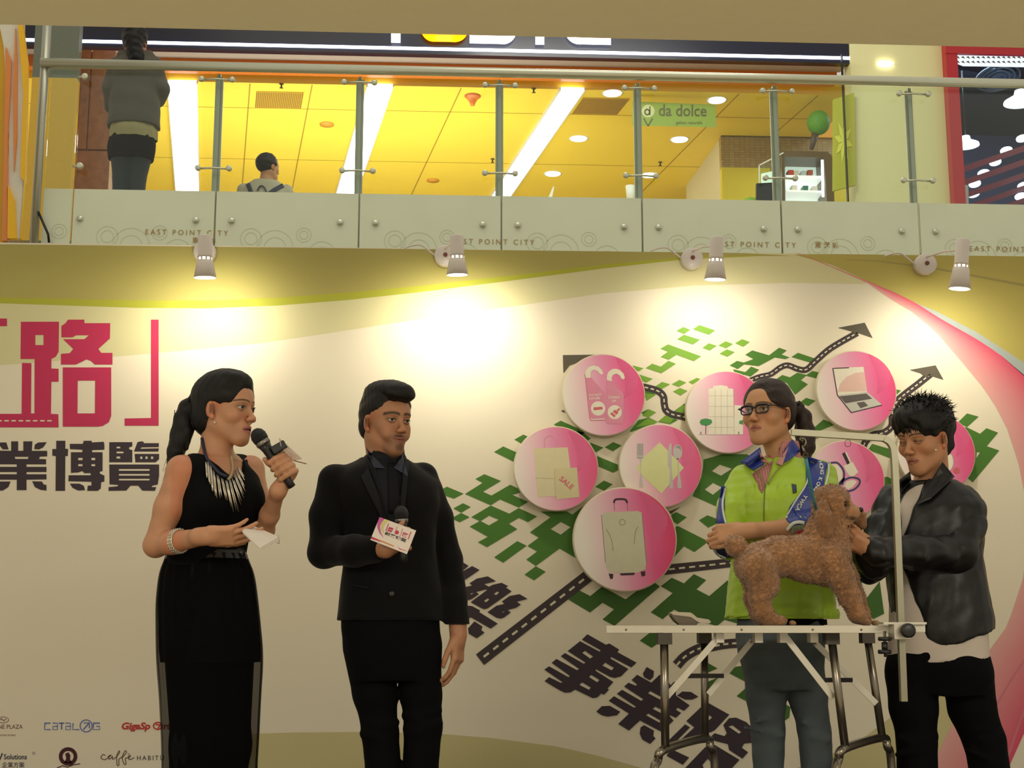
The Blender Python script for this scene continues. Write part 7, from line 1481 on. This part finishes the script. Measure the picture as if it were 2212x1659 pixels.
def legset(xa_t, xa_b, xb_t, xb_b, tag_):
    # two uprights joined by a bent floor tube
    za = zt - .02
    for (xt_, xb_, yy) in ((xa_t, xa_b, yf), (xb_t, xb_b, yb)):
        a = Vector((tx(xt_, yy), yy, za)); b = Vector((tx(xb_, yy), yy, zb_))
        MB().tube([a, b], .0125, 16).build('leg', m_tb, gt, True); MB().box((a.x - .021, yy - .02, za - .035), (a.x + .021, yy + .02, za)).build('leg_socket', mat('dark_bracket', '4a443c', .5, .4), gt)
    a = Vector((tx(xa_b, yf), yf, zb_)); b = Vector((tx(xb_b, yb), yb, zb_ + .004))
    d = (b - a).normalized()
    pts = [a - d * .035 + Vector((-.03, -.05, -.80)), a - d * .04 + Vector((-.035, -.05, -.5)), a - d * .035 + Vector((-.03, -.03, -.10)), a - d * .02 + Vector((-.018, -.008, -.03)), a, b, b + d * .02 + Vector((.012, .01, -.03)), b + d * .035 + Vector((.022, .02, -.10)), b + d * .04 + Vector((.025, .03, -.5)), b + d * .04 + Vector((.025, .03, -.80))]
    pts = [Vector((p.x, p.y, max(p.z, ZS + .013))) for p in pts]
    pts = pts[1:-1]; pts[0].z = pts[-1].z = ZS + .013
    MB().tube([Vector(q) for q in smooth3(pts)], .0135, 14).build('foot_tube', m_tb, gt, True)
def smooth3(pts, n=6):
    o = []
    for i in range(len(pts) - 1):
        p = [pts[max(i - 1, 0)], pts[i], pts[i + 1], pts[min(i + 2, len(pts) - 1)]]
        for j in range(n):
            t = j / n; o.append(.5 * (2 * p[1] + (p[2] - p[0]) * t + (2 * p[0] - 5 * p[1] + 4 * p[2] - p[3]) * t * t + (3 * p[1] - p[0] - 3 * p[2] + p[3]) * t ** 3))
    return o + [pts[-1]]
legset(1437, 1435, 1524, 1521, 'l'); legset(1800, 1821, 1878, 1902, 'r')
for (x0_, y0_, x1_, y1_, yy) in ((1556, 1372, 1440, 1505, yf + .02), (1625, 1384, 1530, 1500, yb - .02), (1694, 1372, 1800, 1508, yf + .02), (1760, 1388, 1893, 1520, yb - .02)):
    MB().bar(P(x0_, y0_, yy), P(x1_, y1_, yy), .005, .019, up=(1, 0, 1)).build('brace', m_al, gt); MB().lathe(P(x0_, y0_ + 4, yy - .004), (0, -1, 0), [(.006, 0), (.006, .004), (0, .005)], 10).build('rivet', m_tb, gt)
for (x0_, x1_, y_) in ((1488, 1560, 1460), (1785, 1838, 1469)):
    MB().bar(P(x0_, y_, yf + .06), P(x1_, y_, yb - .06), .012, .014).build('cross_bar', mat('black_metal', '181818', .4), gt)
for px in (1556, 1640, 1694, 1760): MB().box((tx(px, yf + .03) - .012, yf + .01, zt - .05), (tx(px, yf + .03) + .012, yf + .05, zt - .012)).build('hinge_bracket', m_al, gt)
# ---------------------------------------------------------------- grooming arm clamped on the table end
YA = 4.08
ga = thing('grooming_post', 'silver square grooming post clamped to the right end of the table', 'grooming arm', P(1950, 1360, YA))
m_ar = mat('arm_aluminium', '94907c', .4, .8, var=.08)
A_ = [P(1952, 1515, YA), P(1946, 1360, YA), P(1940, 1200, YA), P(1934, 1040, YA), P(1931, 990, YA + .0)]
bend = [P(1931, 990, YA), P(1928, 968, YA), P(1919, 954, YA), P(1900, 947, YA), P(1709, 934, YA)]
def sqtube(pts, w_, par, name, m):
    mb = MB(); n_ = len(pts)
    for i, p in enumerate(pts):
        d = (pts[min(i + 1, n_ - 1)] - pts[max(i - 1, 0)]).normalized(); v = Vector((0, 1, 0)); u = d.cross(v).normalized()
        for a, b in ((-1, -1), (1, -1), (1, 1), (-1, 1)): mb.v.append(tuple(p + u * a * w_ / 2 + v * b * w_ / 2)); mb.c.append((1, 1, 1))
    for i in range(n_ - 1):
        for k in range(4): mb.f.append((i * 4 + k, i * 4 + (k + 1) % 4, i * 4 + 4 + (k + 1) % 4, i * 4 + 4 + k))
    mb.f += [(3, 2, 1, 0), tuple((n_ - 1) * 4 + k for k in range(4))]
    return mb.build(name, m, par)
sqtube(A_[:-1] + smooth3([P(1934, 1040, YA), P(1931, 985, YA), P(1926, 962, YA), P(1912, 949, YA), P(1885, 945, YA), P(1709, 934, YA)], 5)[1:], .0185, ga, 'arm_tube', m_ar)
c = P(1948, 1362, YA)
MB().box((c.x - .030, YA - .022, c.z - .026), (c.x + .018, YA + .03, c.z + .020)).build('clamp_block', m_al, ga, bevel=.002)
MB().lathe(c + Vector((.004, -.022, 0)), (0, -1, 0), [(.010, 0), (.010, .010), (.021, .012), (.021, .028), (.014, .031), (0, .031)], 24).build('clamp_knob', mat('black_plastic', '18181a', .4), ga, True)
MB().box((P(1905, 1345, YA).x, YA - .015, c.z + .018), (P(1998, 1345, YA).x, YA + .05, c.z + .024)).build('clamp_plate', m_al, ga); MB().box((P(1962, 1345, YA).x, YA + .0, c.z - .004), (P(1998, 1345, YA).x, YA + .012, c.z + .018)).build('clamp_plate', m_al, ga)
q = P(1911, 1378, YA); MB().tube([q + Vector((0, 0, .02)), q + Vector((0, 0, -.055))], .005, 10).build('clamp_screw', m_tb, ga, True)
for zz_ in (1380, 1408): q = P(1911, zz_, YA); MB().lathe(q, (0, 0, 1), [(.018, -.006), (.020, 0), (.018, .006)], 20).build('clamp_nut', mat('black_plastic', '18181a', .4), ga, True)
for y_ in (1396,): q = P(1911, y_, YA); MB().lathe(q, (0, 0, 1), [(.009, -.012), (.009, .012)], 12).build('clamp_nut', mat('black_plastic', '18181a', .4), ga, True)
# ---------------------------------------------------------------- leash
le = thing('leash', 'turquoise dog leash hanging from the grooming arm', 'leash', P(1734, 985, YA))
m_ls = mat('turquoise_webbing', '4a8c9c', .6)
lp = [P(1741, 990, YA + .01), P(1745, 1015, YA + .03), P(1751, 1050, YA + .09), P(1757, 1080, YA + .16), P(1763, 1100, YA + .20)]
MB().tube(lp, .0055, 8, flat=.5).build('strap', m_ls, le, True)
MB().tube([P(1734 + 7 * math.cos(t), 955 + 9 * math.sin(t), YA - .012) for t in np.linspace(-2.6, 1.2, 12)], .0022, 8).build('snap_hook', m_tb, le, True)
MB().tube([P(1733, 962, YA - .01), P(1736, 972, YA - .01), P(1739, 982, YA)], [.003, .004, .003], 8).build('snap_hook', m_tb, le, True)
MB().tube([P(1731, 942, YA - .013), P(1727, 948, YA - .016), P(1733, 954, YA - .016), P(1736, 946, YA - .013)], .002, 6).build('eyelet', m_tb, le, True)
MB().tube([P(1740 + 5 * math.cos(t), 984 + 5 * math.sin(t), YA - .008) for t in np.linspace(0, 6.28, 14)], .0024, 8).build('ring', mat('dark_brass', '4a3a18', .4, .5), le, True)
# ---------------------------------------------------------------- slicker brush
Yb_ = 4.22
sb = thing('slicker_brush', 'pale slicker brush lying on the left part of the grooming table', 'brush', P(1490, 1350, Yb_))
m_bw = mat('brush_body', 'b4aa96', .4); zt2 = zt + .001
def extr_px(pts, y0, y1, name, m, par, bev=.003):
    o = MB().extr(pts, lambda u, v: P(u, v, y0), lambda u, v: P(u, v, y0) + Vector((0, y1 - y0, 0))).build(name, m, par, bevel=bev); return o
extr_px([(1449, 1324), (1455, 1322), (1492, 1323), (1498, 1327), (1506, 1334), (1531, 1338), (1536, 1343), (1533, 1346), (1515, 1346), (1498, 1342), (1488, 1337), (1460, 1333)], Yb_ - .02, Yb_ + .025, 'handle', m_bw, sb)
extr_px([(1452, 1329), (1492, 1333), (1508, 1344), (1504, 1349), (1470, 1349), (1460, 1342)], Yb_ - .022, Yb_ + .03, 'bristle_pad', mat('brush_pad', '6c6254', .7, bump=.6, bscale=700), sb, .002)
# ================================================================ toy poodle
def poodle():
    Y = 4.40; J = lambda x, y, d=0: A3(P(x, y, Y + d))
    root = thing('dog', 'apricot brown toy poodle standing on the grooming table', 'dog', (J(1720, 1345)[0], Y, zt))
    F = Fld((J(1560, 1200)[0], Y - .16, zt - .01), (J(1895, 1200)[0], Y + .16, J(1740, 1040)[2]), .0042, [(J(1750, 1160, -.13), J(1880, 1045, .13), .003)])
    # trunk
    chainc(F, [J(1645, 1216), J(1680, 1202), J(1730, 1203), J(1785, 1198)], [.064, .058, .063, .070], .03)
    F.add(ell(J(1790, 1190), (.065, .062, .075)), .03).add(ell(J(1630, 1222), (.064, .060, .062)), .03)
    F.add(cap(J(1745, 1225), J(1790, 1232), .048, .052), .03)
    # tail
    F.add(cap(J(1622, 1196), J(1602, 1186), .013, .012), .008).add(ell(J(1590, 1180), (.036, .034, .036)), .004)
    
    # legs: (side depth, chain)
    for d in (-.05, .05):
        o = 0 if d < 0 else -10
        hind = [(1636 + o, 1225), (1650 + o, 1262), (1640 + o, 1292), (1648 + o * .8, 1322), (1660 + o, 1338)]
        chainc(F, [J(x, y, d) for x, y in hind], [.058, .046, .033, .030, .022], .015); pw = J(1690 + o * 1.6, 1340, d); F.add(cap(J(1656 + o, 1337, d), (pw[0], pw[1], zt + .015), .022, .015), .015)
        o = 0 if d < 0 else 9
        fore = [(1795 + o, 1205), (1815 + o, 1245), (1836 + o, 1290), (1852 + o, 1325)]
        chainc(F, [J(x, y, d) for x, y in fore], [.050, .042, .034, .027], .015); pw = J(1869 + o * .5, 1340, d); F.add(cap(J(1852 + o, 1330, d), (pw[0], pw[1], zt + .015), .026, .015), .015)
        for k in (-1, 0, 1):
            F.add(ell((J(1874, 1200)[0], Y + d + k * .011, zt + .010), (.010, .007, .009)), .004); F.add(ell((J(1698 if d < 0 else 1688, 1200)[0], Y + d + k * .010, zt + .009), (.010, .0065, .008)), .004)
    # neck, head
    F.add(cap(J(1826, 1122, -.01), J(1812, 1152, -.01), .024, .034), .02)
    chainc(F, [J(1785, 1185), J(1780, 1150), J(1790, 1115)], [.060, .052, .050], .03)
    hd_ = J(1797, 1092); F.add(ell(hd_, (.062, .058, .058)), .02).add(ell(J(1795, 1075), (.055, .052, .040)), .02)
    mz = nrm((.93, -.30, -.10)); R = frame(mz); mb_ = hd_ + mz * .030 + A3((0, 0, -.014))
    chainc(F, [mb_, mb_ + mz * .022, mb_ + mz * .038], [.032, .026, .021], .012)
    F.add(cap(mb_ + A3((0, 0, -.018)), mb_ + mz * .028 + A3((0, 0, -.022)), .020, .014), .01)
    for x in (-1, 1): F.add(ell(mb_ + mz * .034 + R[:, 0] * x * .008, (.016, .016, .014)), .006); F.sub(ell(hd_ + mz * .048 + R[:, 0] * x * .030 + A3((0, 0, .006)), (.014, .014, .011)), .008)
    F.warp(lambda X, Y_, Z: .0026 * np.abs(wav(X, Y_, Z, 190, 6, 1)) * -1 + .0010 * wav(X, Y_, Z, 330, 5, 8) + .001, hi=(J(1818, 1200)[0], Y + .2, J(1740, 1040)[2]))
    F.cut(lambda X, Y_, Z: zt + .001 - Z + 0 * X + 0 * Y_)
    def col(V):
        C = np.tile(A3(lin('9c7250')), (len(V), 1)); n_ = wav(V[:, 0], V[:, 1], V[:, 2], 60, 6, 5); C = C * (1 + .16 * n_)[:, None]
        n2 = np.abs(wav(V[:, 0], V[:, 1], V[:, 2], 170, 6, 1)); C = C * (.72 + .5 * np.clip(n2, 0, 1))[:, None]
        def mix(T, m): nonlocal C; m = np.clip(m, 0, 1)[:, None]; C = C * (1 - m) + A3(lin(T)) * m
        q = (V - hd_) @ R
        mix('c8926a', .55 * (q[:, 1] > .055) * (q[:, 2] > -.03)); mix('c08a5a', .35 * (V[:, 2] < zt + .07))
        mix('3a2418', 1.2 - np.sqrt(((q[:, 1] - .07) / .035) ** 2 + ((q[:, 2] + .038) / .008) ** 2)); mix('2a1a12', 1.5 - np.linalg.norm(np.stack([(np.abs(q[:, 0]) - .030), (q[:, 1] - .046), (q[:, 2] - .004)], 1), axis=1) / .010)
        return C
    m_fur = mat('curly_fur', attr='Col', rough=.9, var=.15, vscale=120, bump=.9, bscale=260, sheen=.4, spec=.2)
    body = F.mesh('body', m_fur, root, col)
    def part(name, prims, k=.01, h=.0032):
        lo = np.min([p[0] for p in prims], axis=0) - .015; hi = np.max([p[1] for p in prims], axis=0) + .015; G_ = Fld(lo, hi, h)
        for p in prims: G_.add(p, k)
        G_.warp(lambda X, Y_, Z: -.004 * np.abs(wav(X, Y_, Z, 170, 6, 2)) + .001 + .0015 * np.sin((X + Y_) * 300)); return G_.mesh(name, mat('ear_fur', '8c6240', .9, var=.35, vscale=90, bump=.9, bscale=260, sheen=.4, spec=.2), root)
    e0 = hd_ + R[:, 0] * .052 + A3((-.012, -.0, .01))
    part('ear', [cap(J(1778, 1090, -.058), J(1780, 1120, -.068), .016, .024), cap(J(1780, 1120, -.068), J(1786, 1148, -.066), .024, .020)], .015)
    part('ear', [cap(J(1830, 1092, .045), J(1854, 1118, .045), .016, .022), cap(J(1854, 1118, .045), J(1862, 1133, .04), .022, .014)], .015)
    np_ = mb_ + mz * .060 + A3((0, 0, .008)); N_ = Fld(np_ - .025, np_ + .025, .0015); N_.add(ell(np_, (.010, .008, .0085), R), .003)
    for x in (-1, 1): N_.sub(ell(np_ + R @ A3((x * .005, .008, -.001)), (.0025, .003, .002)), .002)
    N_.mesh('nose', mat('wet_nose', '14100e', .25), root)
    for x in (-1, 1): MB().lathe(hd_ + mz * .040 + R[:, 0] * x * .030 + A3((0, 0, .005)), tuple(mz + R[:, 0] * x * .6), [(0, -.008), (.006, -.005), (.0075, 0), (.006, .005), (0, .0075)], 16).build('eye', mat('dog_eye', '0c0806', .1), root, True)
    # curls: short tufts over the coat
    me = body.data; r = random.Random(2); mb = MB(); vs = me.vertices; w0 = worldloc(root); n_ = len(vs)
    for i in range(5200):
        v = vs[r.randrange(n_)]; p = v.co + w0; nn = v.normal
        if p.z < zt + .02 or (p - Vector(hd_ + mz * .08)).length < .045: continue
        t = nn.cross(Vector((r.uniform(-1, 1), r.uniform(-1, 1), r.uniform(-1, 1)))).normalized(); L = r.uniform(.004, .007); b = t.cross(nn) * .0011
        pts = [p - nn * .001, p + nn * L * .5 + t * L * .25, p + nn * L * .75 + t * L * .6]
        mb.add([pts[0] - b, pts[0] + b, pts[1] + b, pts[1] - b, pts[2] + b * .3, pts[2] - b * .3], [(0, 1, 2, 3), (3, 2, 4, 5)])
    f = mb.build('curls', mat('curl_tips', 'a07856', .9, var=.2, vscale=60, spec=.2), root); f['kind'] = 'stuff'
poodle()
# ================================================================ people on the upper gallery
def gallery_woman():
    Y = 9.18; J = lambda x, y, d=0: A3(P(x, y, Y + d))
    root = thing('person', 'woman seen from behind on the upper gallery in a grey jacket, black shorts and tights', 'person', (J(285, 420)[0], Y, ZF), 'people on the upper gallery')
    hc = J(292, 92); hc[2] = J(292, 92)[2]; R = frame((.1, 1, -.1)); hs = 1.0; k = Y / 3000 * 1.0
    zhip, zsh = J(285, 305)[2], J(290, 128)[2]
    F = Fld((J(215, 250)[0], Y - .2, ZF), (J(375, 250)[0], Y + .25, hc[2] + .15), .010, [(hc - .14, hc + .14, .006)])
    head(F, hc, R, 1.0); F.add(cap(hc, (hc[0], Y, zsh - .02), .05, .055), .02)
    X0 = J(290, 250)[0]
    F.add(loft([(zhip - .05, X0, Y, .15, .11), ((zhip + zsh) / 2, X0, Y, .12, .09), (zsh - .06, X0, Y, .12, .07), (zsh - .02, X0, Y, .07, .05)]), .02)
    fl = lambda x: J(x, 400)[0]
    for x in (268, 296): F.add(cap((fl(x), Y, zhip - .05), (fl(x), Y, ZF + .08), .045, .035), .02)
    hl, hr_ = J(252, 230, .12), J(330, 230, .15)
    for a, b, c in ((J(256, 140), J(244, 190, .02), J(246, 222, .09)), (J(330, 140), J(342, 190, .02), J(334, 212, .11))): chainc(F, [a, b, c], [.03, .03, .026], .01)
    F.mesh('body', skin_mat(), root, face_col(hc, R, 1.0, 'b08060'))
    for x in (266, 298): shoe('shoe', mat('black_leather', '141214', .35), root, (fl(x), Y, ZF + .08), (0, 1), ZF, .24, .04)
    H = Fld(hc - A3((.16, .2, .24)), hc + A3((.16, .16, .16)), .006)
    H.add(ell(hc + A3((0, -.02, .03)), (.088, .10, .10)), .02).add(cap(hc + A3((0, -.07, -.02)), hc + A3((.035, -.085, -.16)), .06, .052), .03).sub(ell(hc + A3((0, .10, -.03)), (.08, .07, .09)), .01)
    H.warp(lambda X, Y_, Z: .003 * wav(X, Y_, Z, 60)); H.mesh('hair', hair_mat(), root)
    K = Fld((J(205, 250)[0], Y - .25, J(285, 285)[2]), (J(385, 250)[0], Y + .28, zsh + .09), .009)
    zr_ = lambda y: J(290, y)[2]
    K.add(loft([(zr_(276), X0 - .0, Y, .172, .130), (zr_(240), X0, Y, .168, .126), (zr_(200), X0, Y, .165, .12), (zr_(160), X0, Y, .17, .11), (zr_(135), X0, Y, .150, .09), (zr_(118), X0, Y, .08, .06)]), .01)
    chainc(K, [J(250, 140), J(240, 190, .02), J(244, 228, .08)], [.058, .062, .058], .02); chainc(K, [J(335, 140), J(346, 190, .02), J(338, 215, .10)], [.058, .062, .056], .02)
    K.add(cap(J(262, 118, -.02), J(322, 118, -.02), .035, .035), .03)
    K.warp(lambda X, Y_, Z: .005 * wav(X, Y_, Z, 18, 6, 9)); K.mesh('jacket', mat('grey_brown_jacket', '58534a', .8, var=.2, vscale=8), root)
    drape('shirt_hem', [(zr_(303), J(290, 250)[0], Y, .160, .125), (zr_(285), X0, Y, .162, .128), (zr_(268), X0, Y, .150, .115)], mat('beige_shirt', 'aa9c74', .8), root, 0, 9, .03, amp0=.01, rows=16)
    T = Fld((J(215, 250)[0], Y - .2, J(285, 348)[2]), (J(375, 250)[0], Y + .25, zr_(285)), .008); T.add(loft([(J(285, 346)[2], J(283, 340)[0], Y, .150, .115), (zr_(320), J(284, 320)[0], Y, .160, .125), (zr_(290), X0, Y, .150, .11)]), .01); T.mesh('shorts', mat('black_cloth', '08080a', .9), root)
    L = Fld((J(215, 250)[0], Y - .2, ZF + .05), (J(375, 250)[0], Y + .25, J(285, 330)[2]), .009)
    for x, x2 in ((266, 263), (302, 296)): chainc(L, [J(x, 335), J(x2, 385), A3((fl(x2), Y, ZF + .07))], [.084, .062, .045], .01)
    L.mesh('tights', mat('blue_grey_tights', '2c3440', .7), root)
def gallery_man():
    Y = 11.6; J = lambda x, y, d=0: A3(P(x, y, Y + d))
    root = thing('person', 'man with short black hair and a backpack over a pale shirt inside the yellow shop', 'person', (J(575, 420)[0], Y, ZF), 'people on the upper gallery')
    hc = J(580, 362); R = frame((.75, .75, .05)); hs = 1.0
    X0 = J(573, 420)[0]; zs_ = J(573, 398)[2]
    F = Fld((X0 - .3, Y - .25, ZF), (X0 + .3, Y + .25, hc[2] + .15), .010, [(hc - .14, hc + .14, .006)])
    head(F, hc, R, .98); F.add(cap(hc, (X0, Y, zs_), .055, .06), .02); F.add(loft([(ZF + .85, X0, Y, .15, .11), (zs_ - .3, X0, Y, .16, .11), (zs_ - .05, X0, Y, .18, .10), (zs_ + .02, X0, Y, .10, .07)]), .02)
    for s_ in (-1, 1):
        F.add(cap((X0 + s_ * .09, Y, ZF + .85), (X0 + s_ * .1, Y, ZF + .08), .08, .045), .02); chainc(F, [(X0 + s_ * .18, Y, zs_ - .05), (X0 + s_ * .22, Y, zs_ - .32), (X0 + s_ * .2, Y + .05, zs_ - .55)], [.05, .04, .03], .02)
    F.mesh('body', skin_mat(), root, face_col(hc, R, .98, 'b98a66'))
    for s_ in (-1, 1): shoe('shoe', mat('black_leather', '141214', .35), root, (X0 + s_ * .1, Y, ZF + .08), (0, 1), ZF, .27, .045)
    H = Fld(hc - .15, hc + A3((.15, .15, .17)), .005); H.add(ell(hc + R @ A3((0, -.02, .035)), (.086, .102, .092), R), .02)
    H.sub(ell(hc + R @ A3((0, .10, -.02)), (.09, .07, .085), R), .01).sub(ell(hc + R @ A3((0, .03, -.09)), (.12, .10, .055), R), .01)
    for x in (-1, 1): H.sub(ell(hc + R @ A3((x * .08, 0, -.02)), (.03, .026, .036), R), .006)
    H.warp(lambda X, Y_, Z: .003 * wav(X, Y_, Z, 80)); H.mesh('hair', hair_mat(), root)
    K = Fld((X0 - .32, Y - .25, ZF + .75), (X0 + .32, Y + .25, zs_ + .1), .009); K.add(loft([(ZF + .78, X0, Y, .17, .125), (zs_ - .3, X0, Y, .175, .125), (zs_ - .06, X0, Y, .19, .11), (zs_ + .025, X0, Y, .115, .085)]), .01)
    K.add(cap((X0 - .10, Y, zs_ - .045), (X0 + .10, Y, zs_ - .045), .055, .055), .04)
    for s_ in (-1, 1): K.add(cap((X0 + s_ * .18, Y, zs_ - .06), (X0 + s_ * .22, Y, zs_ - .26), .062, .06), .02)
    K.sub(cap(hc, (X0, Y, zs_ + .03), .06, .062), .01); K.warp(lambda X, Y_, Z: .003 * wav(X, Y_, Z, 25)); sh = K.mesh('shirt', mat('pale_grey_shirt', 'b0aa94', .8), root)
    T = Fld((X0 - .3, Y - .25, ZF + .05), (X0 + .3, Y + .25, ZF + .86), .01)
    for s_ in (-1, 1): T.add(cap((X0 + s_ * .085, Y, ZF + .82), (X0 + s_ * .1, Y, ZF + .09), .095, .06), .02)
    T.mesh('trousers', mat('black_trousers', '08080a', .9), root)
    ht = hitter([sh]); bpk = thing_part('backpack', root)
    for q in ([(535, 396), (543, 418), (548, 440)], [(612, 400), (590, 412), (568, 430)], [(556, 412), (562, 402), (570, 404), (576, 416)]):
        ribbon('strap', q, 9 if len(q) == 3 else 3, ht, mat('navy_strap', '2c3448', .7), bpk, .012, dflt=Y - .1)
    MB().box((X0 - .14, Y - .30, zs_ - .62), (X0 + .14, Y - .14, zs_ - .17)).build('bag', mat('navy_strap', '2c3448', .7), bpk, bevel=.03)
gallery_woman(); gallery_man()
